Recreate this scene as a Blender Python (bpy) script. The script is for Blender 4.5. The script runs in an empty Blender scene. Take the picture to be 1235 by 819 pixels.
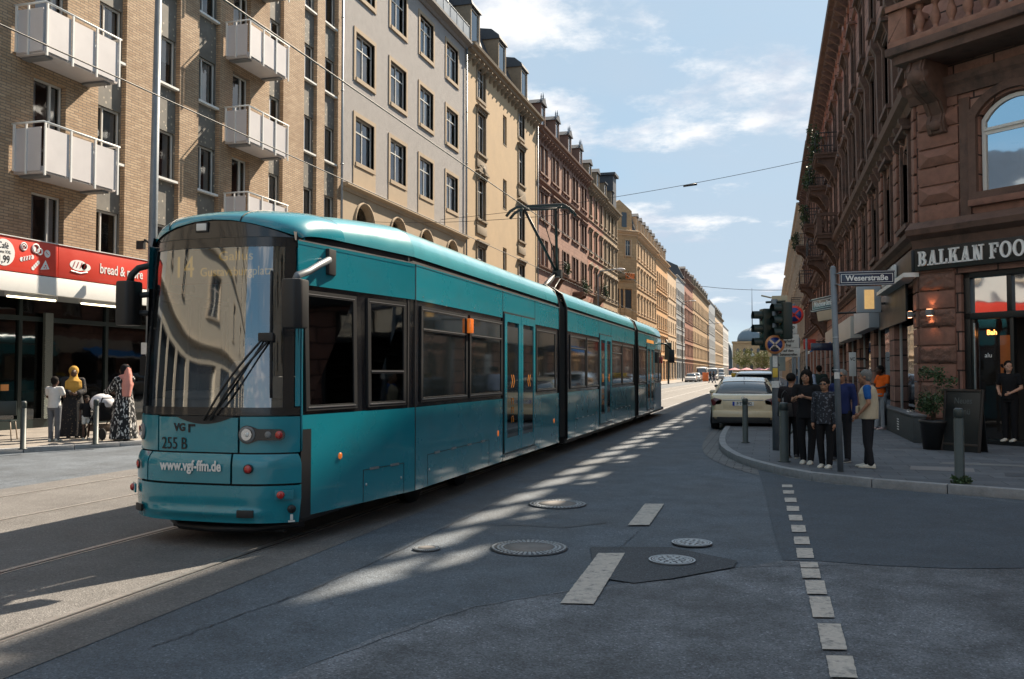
import bpy, bmesh, math, random
from mathutils import Vector, Matrix
PI=math.pi
random.seed(7)
sc=bpy.context.scene
COL=sc.collection
R=math.radians
# ---------------------------------------------------------------- mesh builder
class MB:
    def __init__(s): s.v=[];s.f=[];s.mi=[];s.sm=[]
    def add(s,vs,fs,m=0,smooth=False):
        o=len(s.v); s.v+= [tuple(p) for p in vs]
        for f in fs: s.f.append([i+o for i in f]); s.mi.append(m); s.sm.append(smooth)
        return s
    def box(s,x0,y0,z0,x1,y1,z1,m=0,M=None):
        if x0>x1:x0,x1=x1,x0
        if y0>y1:y0,y1=y1,y0
        if z0>z1:z0,z1=z1,z0
        vs=[Vector(p) for p in ((x0,y0,z0),(x1,y0,z0),(x1,y1,z0),(x0,y1,z0),(x0,y0,z1),(x1,y0,z1),(x1,y1,z1),(x0,y1,z1))]
        if M: vs=[M@p for p in vs]
        return s.add(vs,[(0,3,2,1),(4,5,6,7),(0,1,5,4),(1,2,6,5),(2,3,7,6),(3,0,4,7)],m)
    def quad(s,a,b,c,d,m=0): return s.add([a,b,c,d],[(0,1,2,3)],m)
    def ngon(s,pts,m=0): return s.add(pts,[tuple(range(len(pts)))],m)
    def prism(s,pts,z0,z1,m=0):
        n=len(pts)
        a=sum(pts[i][0]*pts[(i+1)%n][1]-pts[(i+1)%n][0]*pts[i][1] for i in range(n))
        if a<0: pts=pts[::-1]
        vs=[(p[0],p[1],z0) for p in pts]+[(p[0],p[1],z1) for p in pts]
        fs=[tuple(range(n-1,-1,-1)),tuple(range(n,2*n))]+[(i,(i+1)%n,n+(i+1)%n,n+i) for i in range(n)]
        return s.add(vs,fs,m)
    def prism_x(s,pts,x0,x1,m=0):      # profile in (y,z), run along x
        n=len(pts)
        a=sum(pts[i][0]*pts[(i+1)%n][1]-pts[(i+1)%n][0]*pts[i][1] for i in range(n))
        if a<0: pts=pts[::-1]
        vs=[(x0,p[0],p[1]) for p in pts]+[(x1,p[0],p[1]) for p in pts]
        fs=[tuple(range(n-1,-1,-1)),tuple(range(n,2*n))]+[(i,(i+1)%n,n+(i+1)%n,n+i) for i in range(n)]
        return s.add(vs,fs,m)
    def prism_y(s,pts,y0,y1,m=0):      # profile in (x,z), run along y
        n=len(pts)
        a=sum(pts[i][0]*pts[(i+1)%n][1]-pts[(i+1)%n][0]*pts[i][1] for i in range(n))
        if a>0: pts=pts[::-1]
        vs=[(p[0],y0,p[1]) for p in pts]+[(p[0],y1,p[1]) for p in pts]
        fs=[tuple(range(n-1,-1,-1)),tuple(range(n,2*n))]+[(i,(i+1)%n,n+(i+1)%n,n+i) for i in range(n)]
        return s.add(vs,fs,m)
    def loft(s,rings,m=0,cap=True,closed=True,smooth=True):
        n=len(rings[0]); vs=[p for r in rings for p in r]; fs=[]
        for k in range(len(rings)-1):
            for i in range(n if closed else n-1):
                j=(i+1)%n; fs.append((k*n+i,k*n+j,(k+1)*n+j,(k+1)*n+i))
        s.add(vs,fs,m,smooth)
        if cap and closed:
            s.add(rings[0],[tuple(range(n-1,-1,-1))],m); s.add(rings[-1],[tuple(range(n))],m)
        return s
    def tube(s,pts,r,n=10,m=0,cap=True,smooth=True):
        pts=[Vector(p) for p in pts]; rs=r if isinstance(r,(list,tuple)) else [r]*len(pts)
        rings=[]; up=None
        for i,p in enumerate(pts):
            t=(pts[min(i+1,len(pts)-1)]-pts[max(i-1,0)])
            if t.length<1e-9: t=Vector((0,0,1))
            t.normalize()
            if up is None: up=Vector((0,0,1)) if abs(t.z)<.9 else Vector((0,1,0))
            a=t.cross(up); 
            if a.length<1e-6: a=t.orthogonal()
            a.normalize(); b=a.cross(t).normalized(); up=b
            rings.append([p+(a*math.cos(2*PI*k/n)+b*math.sin(2*PI*k/n))*rs[i] for k in range(n)])
        return s.loft(rings,m,cap,True,smooth)
    def lathe(s,prof,c=(0,0,0),n=20,m=0,smooth=True,axis='z',cap=True):
        rings=[]
        for r,z in prof:
            rg=[]
            for k in range(n):
                a=2*PI*k/n; x,y=r*math.cos(a),r*math.sin(a)
                if axis=='z': q=(c[0]+x,c[1]+y,c[2]+z)
                elif axis=='y': q=(c[0]+y,c[1]+z,c[2]+x)
                else: q=(c[0]+z,c[1]+x,c[2]+y)
                rg.append(q)
            rings.append(rg)
        return s.loft(rings,m,cap,True,smooth)
    def ball(s,c,r,n=12,m=0,sx=1,sy=1,sz=1,M=None):
        rings=[]
        for i in range(1,n):
            a=PI*i/n
            rings.append([Vector((r*sx*math.sin(a)*math.cos(2*PI*k/n),r*sy*math.sin(a)*math.sin(2*PI*k/n),-r*sz*math.cos(a))) for k in range(n)])
        if M: rings=[[M@p for p in rg] for rg in rings]
        c=Vector(c); rings=[[p+c for p in rg] for rg in rings]
        return s.loft(rings,m,True,True,True)
    def grid(s,fn,us,vs,m=0,smooth=True):
        P=[fn(u,v) for v in vs for u in us]; n=len(us); fs=[]
        for j in range(len(vs)-1):
            for i in range(n-1): fs.append((j*n+i,j*n+i+1,(j+1)*n+i+1,(j+1)*n+i))
        return s.add(P,fs,m,smooth)
    def mesh(s,name,mats):
        me=bpy.data.meshes.new(name); me.from_pydata(s.v,[],s.f)
        for mm in (mats if isinstance(mats,(list,tuple)) else [mats]): me.materials.append(mm)
        me.polygons.foreach_set('material_index',s.mi); me.polygons.foreach_set('use_smooth',s.sm)
        me.update(); return me
    def build(s,name,mats,parent=None,loc=None,bevel=0,recalc=True,M=None,seg=2):
        me=s.mesh(name,mats)
        if recalc or bevel:
            bm=bmesh.new(); bm.from_mesh(me)
            bmesh.ops.remove_doubles(bm,verts=bm.verts,dist=1e-5)
            if recalc: bmesh.ops.recalc_face_normals(bm,faces=bm.faces)
            if bevel:
                ed=[e for e in bm.edges if len(e.link_faces)==2 and e.calc_face_angle(0)>R(30)]
                bmesh.ops.bevel(bm,geom=ed,offset=bevel,segments=seg,affect='EDGES',profile=.6,clamp_overlap=True)
                if seg>1:
                    for f in bm.faces: f.smooth=True
            bm.to_mesh(me); bm.free()
            if bevel and seg>1:
                try: me.set_sharp_from_angle(angle=R(40))
                except Exception: pass
        return put(name,me,parent,loc,M)
def put(name,me,parent=None,loc=None,M=None):
    o=bpy.data.objects.new(name,me); COL.objects.link(o)
    if parent: o.parent=parent
    if M is not None: o.matrix_local=M
    if loc is not None: o.location=loc
    return o
def tag(o,label=None,cat=None,group=None,kind=None):
    if label:o['label']=label
    if cat:o['category']=cat
    if group:o['group']=group
    if kind:o['kind']=kind
    return o
def thing(name,label,cat,loc=(0,0,0),rz=0,group=None):
    o=bpy.data.objects.new(name,None); COL.objects.link(o); o.location=loc; o.rotation_euler=(0,0,rz)
    o.empty_display_size=.2
    return tag(o,label,cat,group)
def copy_tree(o,parent=None):
    c=o.copy(); COL.objects.link(c); c.parent=parent
    for ch in list(o.children): copy_tree(ch,c)
    return c
# ---------------------------------------------------------------- camera model used to place things that the photo shows on known planes
F_=1080.;HC=1.64
YAW=math.atan(309.5/1080);PIT=math.atan(39.5/1080)
_s,_c=math.sin(YAW),math.cos(YAW);_sp,_cp=math.sin(PIT),math.cos(PIT)
# ---------------------------------------------------------------- materials
def nd(nt,t,**k):
    n=nt.nodes.new(t)
    for a,b in k.items(): setattr(n,a,b)
    return n
def rgba(c): return (c[0],c[1],c[2],1)
def newmat(name):
    m=bpy.data.materials.new(name); m.use_nodes=True; nt=m.node_tree
    for n in list(nt.nodes): nt.nodes.remove(n)
    out=nd(nt,'ShaderNodeOutputMaterial'); b=nd(nt,'ShaderNodeBsdfPrincipled'); nt.links.new(b.outputs[0],out.inputs[0])
    return m,nt,b,out
def mat(name,col,rough=.6,metal=0,var=.12,vs=2.,bump=.0,bs=40.,coat=0,spec=.5,dirt=0,dirtcol=(.03,.028,.025),ds=1.2,emit=None,es=1,rvar=0.1):
    m,nt,b,out=newmat(name); L=nt.links.new
    tc=nd(nt,'ShaderNodeTexCoord'); oi=nd(nt,'ShaderNodeObjectInfo')
    ad=nd(nt,'ShaderNodeVectorMath',operation='ADD'); mu=nd(nt,'ShaderNodeMath',operation='MULTIPLY'); mu.inputs[1].default_value=37.
    L(oi.outputs['Random'],mu.inputs[0]); L(tc.outputs['Object'],ad.inputs[0]); L(mu.outputs[0],ad.inputs[1])
    n=nd(nt,'ShaderNodeTexNoise'); n.inputs['Scale'].default_value=vs; n.inputs['Detail'].default_value=6; n.inputs['Roughness'].default_value=.6
    L(ad.outputs[0],n.inputs['Vector'])
    mx=nd(nt,'ShaderNodeMix',data_type='RGBA'); mx.inputs['A'].default_value=rgba([min(1,c*(1-var*1.6)) for c in col]); mx.inputs['B'].default_value=rgba([min(1,c*(1+var*1.6)) for c in col])
    L(n.outputs['Fac'],mx.inputs['Factor']); last=mx.outputs['Result']
    if dirt:
        n2=nd(nt,'ShaderNodeTexNoise'); n2.inputs['Scale'].default_value=ds; n2.inputs['Detail'].default_value=9; n2.inputs['Roughness'].default_value=.7
        L(ad.outputs[0],n2.inputs['Vector'])
        cr=nd(nt,'ShaderNodeMapRange'); cr.inputs['From Min'].default_value=.5; cr.inputs['From Max'].default_value=.72; cr.inputs['To Max'].default_value=dirt
        L(n2.outputs['Fac'],cr.inputs['Value'])
        m2=nd(nt,'ShaderNodeMix',data_type='RGBA'); m2.inputs['B'].default_value=rgba(dirtcol)
        L(cr.outputs[0],m2.inputs['Factor']); L(last,m2.inputs['A']); last=m2.outputs['Result']
    L(last,b.inputs['Base Color'])
    rr=nd(nt,'ShaderNodeMapRange'); rr.inputs['To Min'].default_value=max(0,rough-rvar); rr.inputs['To Max'].default_value=min(1,rough+rvar)
    L(n.outputs['Fac'],rr.inputs['Value']); L(rr.outputs[0],b.inputs['Roughness'])
    b.inputs['Metallic'].default_value=metal; b.inputs['Coat Weight'].default_value=coat; b.inputs['Specular IOR Level'].default_value=spec
    b.inputs['Coat Roughness'].default_value=.05
    if bump:
        n3=nd(nt,'ShaderNodeTexNoise'); n3.inputs['Scale'].default_value=bs; n3.inputs['Detail'].default_value=5
        L(ad.outputs[0],n3.inputs['Vector']); bp=nd(nt,'ShaderNodeBump'); bp.inputs['Strength'].default_value=bump; bp.inputs['Distance'].default_value=.02
        L(n3.outputs['Fac'],bp.inputs['Height']); L(bp.outputs[0],b.inputs['Normal'])
    if emit: b.inputs['Emission Color'].default_value=rgba(emit); b.inputs['Emission Strength'].default_value=es
    return m
def mat_blocks(name,c1,c2,mortar,bw,bh,ms=.01,rough=.85,bump=.5,dirt=.3,dirtcol=(.03,.025,.022),offset=.5,axis='xz',noise=.25,ds=.6):
    m,nt,b,out=newmat(name); L=nt.links.new
    tc=nd(nt,'ShaderNodeTexCoord'); sp=nd(nt,'ShaderNodeSeparateXYZ'); cb=nd(nt,'ShaderNodeCombineXYZ')
    L(tc.outputs['Object'],sp.inputs[0])
    ax={'x':0,'y':1,'z':2}
    if axis=='xz':
        s2=nd(nt,'ShaderNodeMath',operation='ADD'); L(sp.outputs[0],s2.inputs[0]); L(sp.outputs[1],s2.inputs[1]); L(s2.outputs[0],cb.inputs[0]); L(sp.outputs[2],cb.inputs[1])
    else: L(sp.outputs[0],cb.inputs[0]); L(sp.outputs[1],cb.inputs[1])
    br=nd(nt,'ShaderNodeTexBrick'); br.inputs['Scale'].default_value=1; br.inputs['Brick Width'].default_value=bw; br.inputs['Row Height'].default_value=bh
    br.inputs['Mortar Size'].default_value=ms; br.inputs['Mortar Smooth'].default_value=.15; br.offset=offset
    br.inputs['Color1'].default_value=rgba(c1); br.inputs['Color2'].default_value=rgba(c2); br.inputs['Mortar'].default_value=rgba(mortar); br.inputs['Bias'].default_value=0
    L(cb.outputs[0],br.inputs['Vector'])
    n=nd(nt,'ShaderNodeTexNoise'); n.inputs['Scale'].default_value=6; n.inputs['Detail'].default_value=8; n.inputs['Roughness'].default_value=.7; L(tc.outputs['Object'],n.inputs['Vector'])
    mr=nd(nt,'ShaderNodeMapRange'); mr.inputs['To Min'].default_value=1-noise*1.5; mr.inputs['To Max'].default_value=1+noise*1.5; L(n.outputs['Fac'],mr.inputs['Value'])
    vm=nd(nt,'ShaderNodeVectorMath',operation='SCALE'); L(br.outputs['Color'],vm.inputs[0]); L(mr.outputs[0],vm.inputs['Scale'])
    n2=nd(nt,'ShaderNodeTexNoise'); n2.inputs['Scale'].default_value=ds; n2.inputs['Detail'].default_value=10; n2.inputs['Roughness'].default_value=.72; L(tc.outputs['Object'],n2.inputs['Vector'])
    cr=nd(nt,'ShaderNodeMapRange'); cr.inputs['From Min'].default_value=.47; cr.inputs['From Max'].default_value=.7; cr.inputs['To Max'].default_value=dirt; L(n2.outputs['Fac'],cr.inputs['Value'])
    m2=nd(nt,'ShaderNodeMix',data_type='RGBA'); m2.inputs['B'].default_value=rgba(dirtcol); L(cr.outputs[0],m2.inputs['Factor']); L(vm.outputs[0],m2.inputs['A'])
    L(m2.outputs['Result'],b.inputs['Base Color']); b.inputs['Roughness'].default_value=rough
    bp=nd(nt,'ShaderNodeBump'); bp.inputs['Strength'].default_value=bump; bp.inputs['Distance'].default_value=.02
    iv=nd(nt,'ShaderNodeMath',operation='SUBTRACT'); iv.inputs[0].default_value=1; L(br.outputs['Fac'],iv.inputs[1])
    n4=nd(nt,'ShaderNodeMath',operation='MULTIPLY_ADD'); n4.inputs[1].default_value=.5; L(n.outputs['Fac'],n4.inputs[0]); L(iv.outputs[0],n4.inputs[2])
    L(n4.outputs[0],bp.inputs['Height']); L(bp.outputs[0],b.inputs['Normal'])
    return m
def mat_glass(name,tint=(.02,.025,.03),trans=.55,rough=.03,ior=1.5,refl=.08):
    """thin pane: part see-through, part mirror, more mirror at a grazing view"""
    m=bpy.data.materials.new(name); m.use_nodes=True; nt=m.node_tree
    for n in list(nt.nodes): nt.nodes.remove(n)
    L=nt.links.new; out=nd(nt,'ShaderNodeOutputMaterial')
    tr=nd(nt,'ShaderNodeBsdfTransparent'); tr.inputs[0].default_value=(trans,trans,trans*1.02,1)
    gl=nd(nt,'ShaderNodeBsdfGlossy'); gl.inputs['Roughness'].default_value=rough; gl.inputs['Color'].default_value=(.9,.95,1,1)
    fr=nd(nt,'ShaderNodeFresnel'); fr.inputs['IOR'].default_value=ior
    ad=nd(nt,'ShaderNodeMath',operation='ADD'); ad.inputs[1].default_value=refl; ad.use_clamp=True; L(fr.outputs[0],ad.inputs[0])
    mx=nd(nt,'ShaderNodeMixShader'); L(ad.outputs[0],mx.inputs[0]); L(tr.outputs[0],mx.inputs[1]); L(gl.outputs[0],mx.inputs[2])
    tc=nd(nt,'ShaderNodeTexCoord'); n=nd(nt,'ShaderNodeTexNoise'); n.inputs['Scale'].default_value=1.3; L(tc.outputs['Object'],n.inputs['Vector'])
    bp=nd(nt,'ShaderNodeBump'); bp.inputs['Strength'].default_value=.05; bp.inputs['Distance'].default_value=.05; L(n.outputs['Fac'],bp.inputs['Height']); L(bp.outputs[0],gl.inputs['Normal'])
    L(mx.outputs[0],out.inputs[0]); return m
def text(body,size,m,parent,M,extrude=.004,off=0,name='lettering',align='CENTER',spacing=1,sx=1):
    cu=bpy.data.curves.new('t','FONT'); cu.body=body; cu.size=size; cu.extrude=extrude; cu.offset=off; cu.align_x=align; cu.align_y='CENTER'; cu.space_character=spacing
    cu.resolution_u=3
    o=bpy.data.objects.new('t',cu); COL.objects.link(o)
    dg=bpy.context.evaluated_depsgraph_get(); dg.update()
    me=bpy.data.meshes.new_from_object(o.evaluated_get(dg)); bpy.data.objects.remove(o)
    me.materials.clear(); me.materials.append(m); me.name=name
    if sx!=1: me.transform(Matrix.Diagonal((sx,1,1,1)))
    return put(name,me,parent,M=M)
def Mt(loc,rx=90,rz=0,ry=0):   # text frame: default upright, facing -y
    return Matrix.Translation(loc)@Matrix.Rotation(R(rz),4,'Z')@Matrix.Rotation(R(ry),4,'Y')@Matrix.Rotation(R(rx),4,'X')
# palette
M={}
M['teal']=mat('teal paint',(.006,.225,.295),.28,var=.06,vs=.8,coat=.8,dirt=.28,dirtcol=(.035,.09,.10),ds=1.6)
M['teal_skylit']=mat('teal paint whitened by sky',(.05,.30,.36),.3,var=.06,coat=.6,dirt=.15,dirtcol=(.1,.14,.15),ds=3)  # same teal, lightened in colour for the white sky the roof mirrors
M['black']=mat('black rubber trim',(.012,.013,.015),.5,var=.1)
M['blackgloss']=mat('black gloss trim',(.012,.013,.016),.22,var=.1,coat=.5)
M['bellows']=mat('dark bellows rubber',(.012,.014,.015),.75,var=.2,bump=.2)
M['tramglass']=mat('dark tinted glass',(.012,.016,.018),.04,var=.1,coat=1,spec=.7,rvar=.02)
M['windscreen']=mat_glass('windscreen glass',trans=.55,refl=.2)
M['cabglass']=mat_glass('cab side glass',trans=.13,refl=.03)
M['alu']=mat('aluminium edge',(.5,.52,.54),.35,metal=.9,var=.08)
M['grey']=mat('grey painted metal',(.18,.19,.2),.5,var=.1)
M['galv']=mat('galvanised pole steel',(.17,.19,.21),.5,metal=.35,var=.15,vs=5,dirt=.2,ds=3)
M['darkmetal']=mat('dark green bollard paint',(.03,.042,.04),.5,var=.15,dirt=.3,dirtcol=(.06,.06,.055),ds=9)
M['white']=mat('white paint',(.72,.72,.7),.5,var=.05,dirt=.2,dirtcol=(.35,.33,.3),ds=2)
M['offwhite']=mat('balcony off white panel',(.56,.54,.55),.5,var=.04,dirt=.15,dirtcol=(.35,.33,.33))
M['cream']=mat('cream stone trim',(.5,.42,.33),.8,var=.12,bump=.1,dirt=.3,dirtcol=(.2,.16,.13))
M['orangelens']=mat('orange lens',(.8,.16,.02),.25,var=.1,coat=1,emit=(1,.25,.03),es=.15)
M['redlens']=mat('red lens',(.45,.015,.012),.2,var=.1,coat=1)
M['chrome']=mat('lamp reflector chrome',(.6,.62,.65),.15,metal=1,var=.05)
M['clear']=mat_glass('clear lens',trans=.85,refl=.05)
M['whiteprint']=mat('white lettering',(.78,.78,.77),.5,var=.03)
M['blackprint']=mat('black lettering',(.01,.01,.012),.5,var=.03)
M['tyre']=mat('tyre rubber',(.018,.018,.018),.85,var=.15,bump=.2)
M['steel']=mat('worn steel rail',(.30,.30,.30),.32,metal=.9,var=.2,vs=20)
M['amber']=mat('amber display lamps',(.2,.1,.01),.5,emit=(1,.62,.05),es=.13)
M['roofslate']=mat('slate roofing',(.045,.05,.06),.6,var=.25,vs=6,bump=.3,bs=15)
M['zinc']=mat('zinc sheet',(.22,.25,.28),.45,metal=.4,var=.15)
M['winframe']=mat('white window frame',(.62,.61,.58),.5,var=.06)
M['darkframe']=mat('dark window frame',(.05,.05,.05),.5,var=.06)
M['room']=mat('dark room behind glass',(.03,.028,.026),.9,var=.3)
M['curtain']=mat('pale curtain cloth',(.55,.53,.5),.9,var=.12,vs=7)
M['pane']=mat_glass('window pane',trans=.75,refl=.06)
M['farpane']=mat('distant dark pane',(.035,.045,.055),.08,var=.5,vs=.7,spec=.6,rvar=.04)
M['skin']=mat('brown skin',(.32,.16,.095),.55,var=.08,vs=12)
M['skin_dark']=mat('dark brown skin',(.075,.035,.022),.55,var=.08,vs=12)
M['skin_light']=mat('light skin',(.48,.27,.19),.55,var=.06,vs=12)
M['hair']=mat('black hair',(.010,.008,.007),.8,var=.3,vs=60,bump=.3,bs=90,spec=.15)
M['greyhair']=mat('grey hair',(.16,.155,.145),.7,var=.3,vs=60,bump=.5,bs=90)
M['iron']=mat('black wrought iron',(.018,.018,.02),.5,var=.2)
M['leaf']=mat('dark green leaves',(.03,.062,.018),.6,var=.5,vs=3)
M['leaf2']=mat('yellow green leaves',(.13,.135,.02),.6,var=.4,vs=.6)
M['bark']=mat('tree bark',(.09,.07,.05),.9,var=.3,vs=8,bump=.5)
M['wire']=mat('black cable',(.02,.02,.022),.5,var=.1)
# ---------------------------------------------------------------- ground
def mat_asphalt(name,c,blot=.35,spk=.35,crack=0,rough=.82,patchy=.5,ss=420):
    m,nt,b,out=newmat(name); L=nt.links.new
    tc=nd(nt,'ShaderNodeTexCoord')
    def noise(s,d=4,r=.6):
        n=nd(nt,'ShaderNodeTexNoise'); n.inputs['Scale'].default_value=s; n.inputs['Detail'].default_value=d; n.inputs['Roughness'].default_value=r; L(tc.outputs['Object'],n.inputs['Vector']); return n
    n1=noise(.45,10,.68); n2=noise(70,3,.7); n3=noise(2.2,6,.6)
    v=nd(nt,'ShaderNodeTexVoronoi'); v.inputs['Scale'].default_value=ss/4.5; L(tc.outputs['Object'],v.inputs['Vector'])
    mr1=nd(nt,'ShaderNodeMapRange'); mr1.inputs['From Min'].default_value=.3; mr1.inputs['From Max'].default_value=.7; mr1.inputs['To Min'].default_value=1-blot; mr1.inputs['To Max'].default_value=1+blot; L(n1.outputs['Fac'],mr1.inputs['Value'])
    mr3=nd(nt,'ShaderNodeMapRange'); mr3.inputs['From Min'].default_value=.35; mr3.inputs['From Max'].default_value=.65; mr3.inputs['To Min'].default_value=1-blot*.5; mr3.inputs['To Max'].default_value=1+blot*.5; L(n3.outputs['Fac'],mr3.inputs['Value'])
    mu=nd(nt,'ShaderNodeMath',operation='MULTIPLY'); L(mr1.outputs[0],mu.inputs[0]); L(mr3.outputs[0],mu.inputs[1])
    vc=nd(nt,'ShaderNodeSeparateColor'); L(v.outputs['Color'],vc.inputs[0])
    mrs=nd(nt,'ShaderNodeMapRange'); mrs.inputs['From Min'].default_value=.0; mrs.inputs['From Max'].default_value=1; mrs.inputs['To Min'].default_value=1-spk; mrs.inputs['To Max'].default_value=1+spk; L(vc.outputs[0],mrs.inputs['Value'])
    # pale stone chips
    gt=nd(nt,'ShaderNodeMath',operation='GREATER_THAN'); gt.inputs[1].default_value=.955; L(vc.outputs[1],gt.inputs[0])
    ch=nd(nt,'ShaderNodeMath',operation='MULTIPLY_ADD'); ch.inputs[1].default_value=2.2*spk; L(gt.outputs[0],ch.inputs[0]); L(mrs.outputs[0],ch.inputs[2])
    mu2=nd(nt,'ShaderNodeMath',operation='MULTIPLY'); L(mu.outputs[0],mu2.inputs[0]); L(ch.outputs[0],mu2.inputs[1])
    sc_=nd(nt,'ShaderNodeVectorMath',operation='SCALE'); sc_.inputs[0].default_value=c; L(mu2.outputs[0],sc_.inputs['Scale']); last=sc_.outputs[0]
    if crack:
        vv=nd(nt,'ShaderNodeTexVoronoi',feature='DISTANCE_TO_EDGE'); vv.inputs['Scale'].default_value=.33
        wn=noise(1.3,6,.7); wa=nd(nt,'ShaderNodeVectorMath',operation='ADD'); ws=nd(nt,'ShaderNodeVectorMath',operation='SCALE'); ws.inputs['Scale'].default_value=1.1
        L(wn.outputs['Color'],ws.inputs[0]); L(ws.outputs[0],wa.inputs[1]); L(tc.outputs['Object'],wa.inputs[0]); L(wa.outputs[0],vv.inputs['Vector'])
        lt=nd(nt,'ShaderNodeMath',operation='LESS_THAN'); lt.inputs[1].default_value=.004; L(vv.outputs['Distance'],lt.inputs[0])
        g2=nd(nt,'ShaderNodeMath',operation='GREATER_THAN'); g2.inputs[1].default_value=.52; L(n1.outputs['Fac'],g2.inputs[0])
        m3=nd(nt,'ShaderNodeMath',operation='MULTIPLY'); L(lt.outputs[0],m3.inputs[0]); L(g2.outputs[0],m3.inputs[1])
        m4=nd(nt,'ShaderNodeMath',operation='MULTIPLY'); m4.inputs[1].default_value=crack; L(m3.outputs[0],m4.inputs[0])
        mx=nd(nt,'ShaderNodeMix',data_type='RGBA'); mx.inputs['B'].default_value=(.008,.008,.009,1); L(m4.outputs[0],mx.inputs['Factor']); L(last,mx.inputs['A']); last=mx.outputs['Result']
    L(last,b.inputs['Base Color'])
    rr=nd(nt,'ShaderNodeMapRange'); rr.inputs['From Min'].default_value=.3; rr.inputs['From Max'].default_value=.7; rr.inputs['To Min'].default_value=rough-.18; rr.inputs['To Max'].default_value=min(1,rough+.1); L(n1.outputs['Fac'],rr.inputs['Value']); L(rr.outputs[0],b.inputs['Roughness'])
    bp=nd(nt,'ShaderNodeBump'); bp.inputs['Strength'].default_value=.55; bp.inputs['Distance'].default_value=.008
    ba=nd(nt,'ShaderNodeMath',operation='ADD'); L(v.outputs['Distance'],ba.inputs[0]); L(n2.outputs['Fac'],ba.inputs[1]); L(ba.outputs[0],bp.inputs['Height']); L(bp.outputs[0],b.inputs['Normal'])
    return m
M['asph']=mat_asphalt('road asphalt',(.082,.098,.118),crack=.25)
M['asph_near']=mat_asphalt('older worn asphalt',(.108,.116,.13),blot=.6,spk=.42,crack=.25)
M['asph_dark']=mat_asphalt('newer dark asphalt',(.055,.068,.085),blot=.22,spk=.3)
M['asph_patch']=mat_asphalt('fresh black asphalt patch',(.050,.056,.066),blot=.15,spk=.4)
M['asph_track']=mat_asphalt('track bed asphalt',(.125,.12,.117),blot=.22,spk=.3)
M['paint']=mat('worn road marking paint',(.50,.45,.40),.85,var=.2,vs=30,bump=.5,bs=80,dirt=.95,dirtcol=(.10,.11,.12),ds=14)
M['slab']=mat_blocks('concrete paving slabs',(.085,.095,.11),(.13,.14,.155),(.02,.02,.02),.62,.41,.006,.75,.35,.4,(.05,.05,.055),axis='xy',noise=.22,ds=1.3)
M['slabL']=mat_blocks('sidewalk paving',(.22,.2,.18),(.28,.25,.22),(.06,.05,.045),.4,.4,.006,.85,.35,.35,(.08,.07,.06),axis='xy',noise=.2,ds=1)
M['kerbstone']=mat('granite kerb stone',(.27,.275,.285),.8,var=.22,vs=14,bump=.3,bs=60,dirt=.4,dirtcol=(.09,.09,.09),ds=3)
M['iron_cover']=mat('cast iron cover',(.11,.115,.125),.5,metal=.5,var=.25,vs=15,bump=.2)
M['cover_pale']=mat('pale worn cast iron',(.42,.45,.48),.5,metal=.25,var=.25,vs=15)
M['concrete']=mat('concrete fill',(.21,.195,.185),.9,var=.25,vs=10,bump=.3)
M['earth']=mat('far ground',(.10,.10,.095),.9,var=.2,vs=.05)

def flat(name,pts,z,m,label=None,cat=None,kind=None,sub=0):
    mb=MB(); mb.ngon([(p[0],p[1],z) for p in pts]); o=mb.build(name,m,recalc=False)
    bm=bmesh.new(); bm.from_mesh(o.data); 
    for f in bm.faces:
        if f.normal.z<0: f.normal_flip()
    bmesh.ops.triangulate(bm,faces=bm.faces); bm.to_mesh(o.data); bm.free()
    return tag(o,label,cat,None,kind)
flat('ground',[(-900,-300),(900,-300),(900,1500),(-900,1500)],-.012,M['earth'],kind='structure')
flat('road',[(-18,-60),(40,-60),(40,17.5),(3.3,23),(3.3,560),(-18,560)],0,M['asph'],kind='structure')
flat('tram_track_bed',[(-10.35,-60),(-3.95,-60),(-3.95,560),(-10.35,560)],.004,M['asph_track'],kind='structure')
# older asphalt sheet in the foreground, seam edge as in the photograph
near=[(-2.55,-8),(-2.55,4.2),(-2.35,5.2),(-2.05,5.95),(-1.5,6.6),(-1.15,6.95),(-.75,7.2),(-.3,7.75),(.1,8.2),(.38,8.25),(.9,8.2),(1.5,8.25),(2.4,8.55),(12,9.5),(12,-8)]
flat('worn_asphalt_surface',near,.004,M['asph_near'],kind='structure')
flat('side_road_surface',[(.1,8.2),(.38,8.25),(.9,8.2),(1.5,8.25),(2.4,8.55),(12,9.5),(14,12.0),(3.4,12.2),(2.55,12.9),(2.0,13.3),(1.0,13.8),(.3,14.6),(-.2,15.7),(-.05,12.6),(.0,10.5)],.008,M['asph_dark'],kind='structure')
flat('manhole_asphalt_patch',[(-1.62,8.3),(-1.34,7.1),(-1.02,6.98),(-.75,7.22),(-.3,7.77),(-.28,8.05),(-.9,8.5)],.012,M['asph_patch'],kind='structure')
# pavement on the right
kerb=[(-1.25,560),(-1.25,60),(-1.2,26),(-1.17,22.3),(-1.02,19.2),(-.62,16.9),(-.05,15.35),(.5,14.4),(1.1,13.85),(1.7,13.55),(2.4,13.25),(3.2,12.9),(5,12.35),(8,11.8),(40,8)]
def inset(poly,d):
    out=[]
    for i,p in enumerate(poly):
        a=Vector(poly[max(i-1,0)]); b=Vector(poly[min(i+1,len(poly)-1)]); t=(b-a).normalized(); n=Vector((-t.y,t.x))
        out.append((p[0]+n.x*d,p[1]+n.y*d))
    return out
def smooth_poly(p,it=2):
    for _ in range(it):
        q=[p[0]]
        for i in range(len(p)-1):
            a,b=p[i],p[i+1]; q+=[(a[0]*.75+b[0]*.25,a[1]*.75+b[1]*.25),(a[0]*.25+b[0]*.75,a[1]*.25+b[1]*.75)]
        q.append(p[-1]); p=q
    return p
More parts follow.
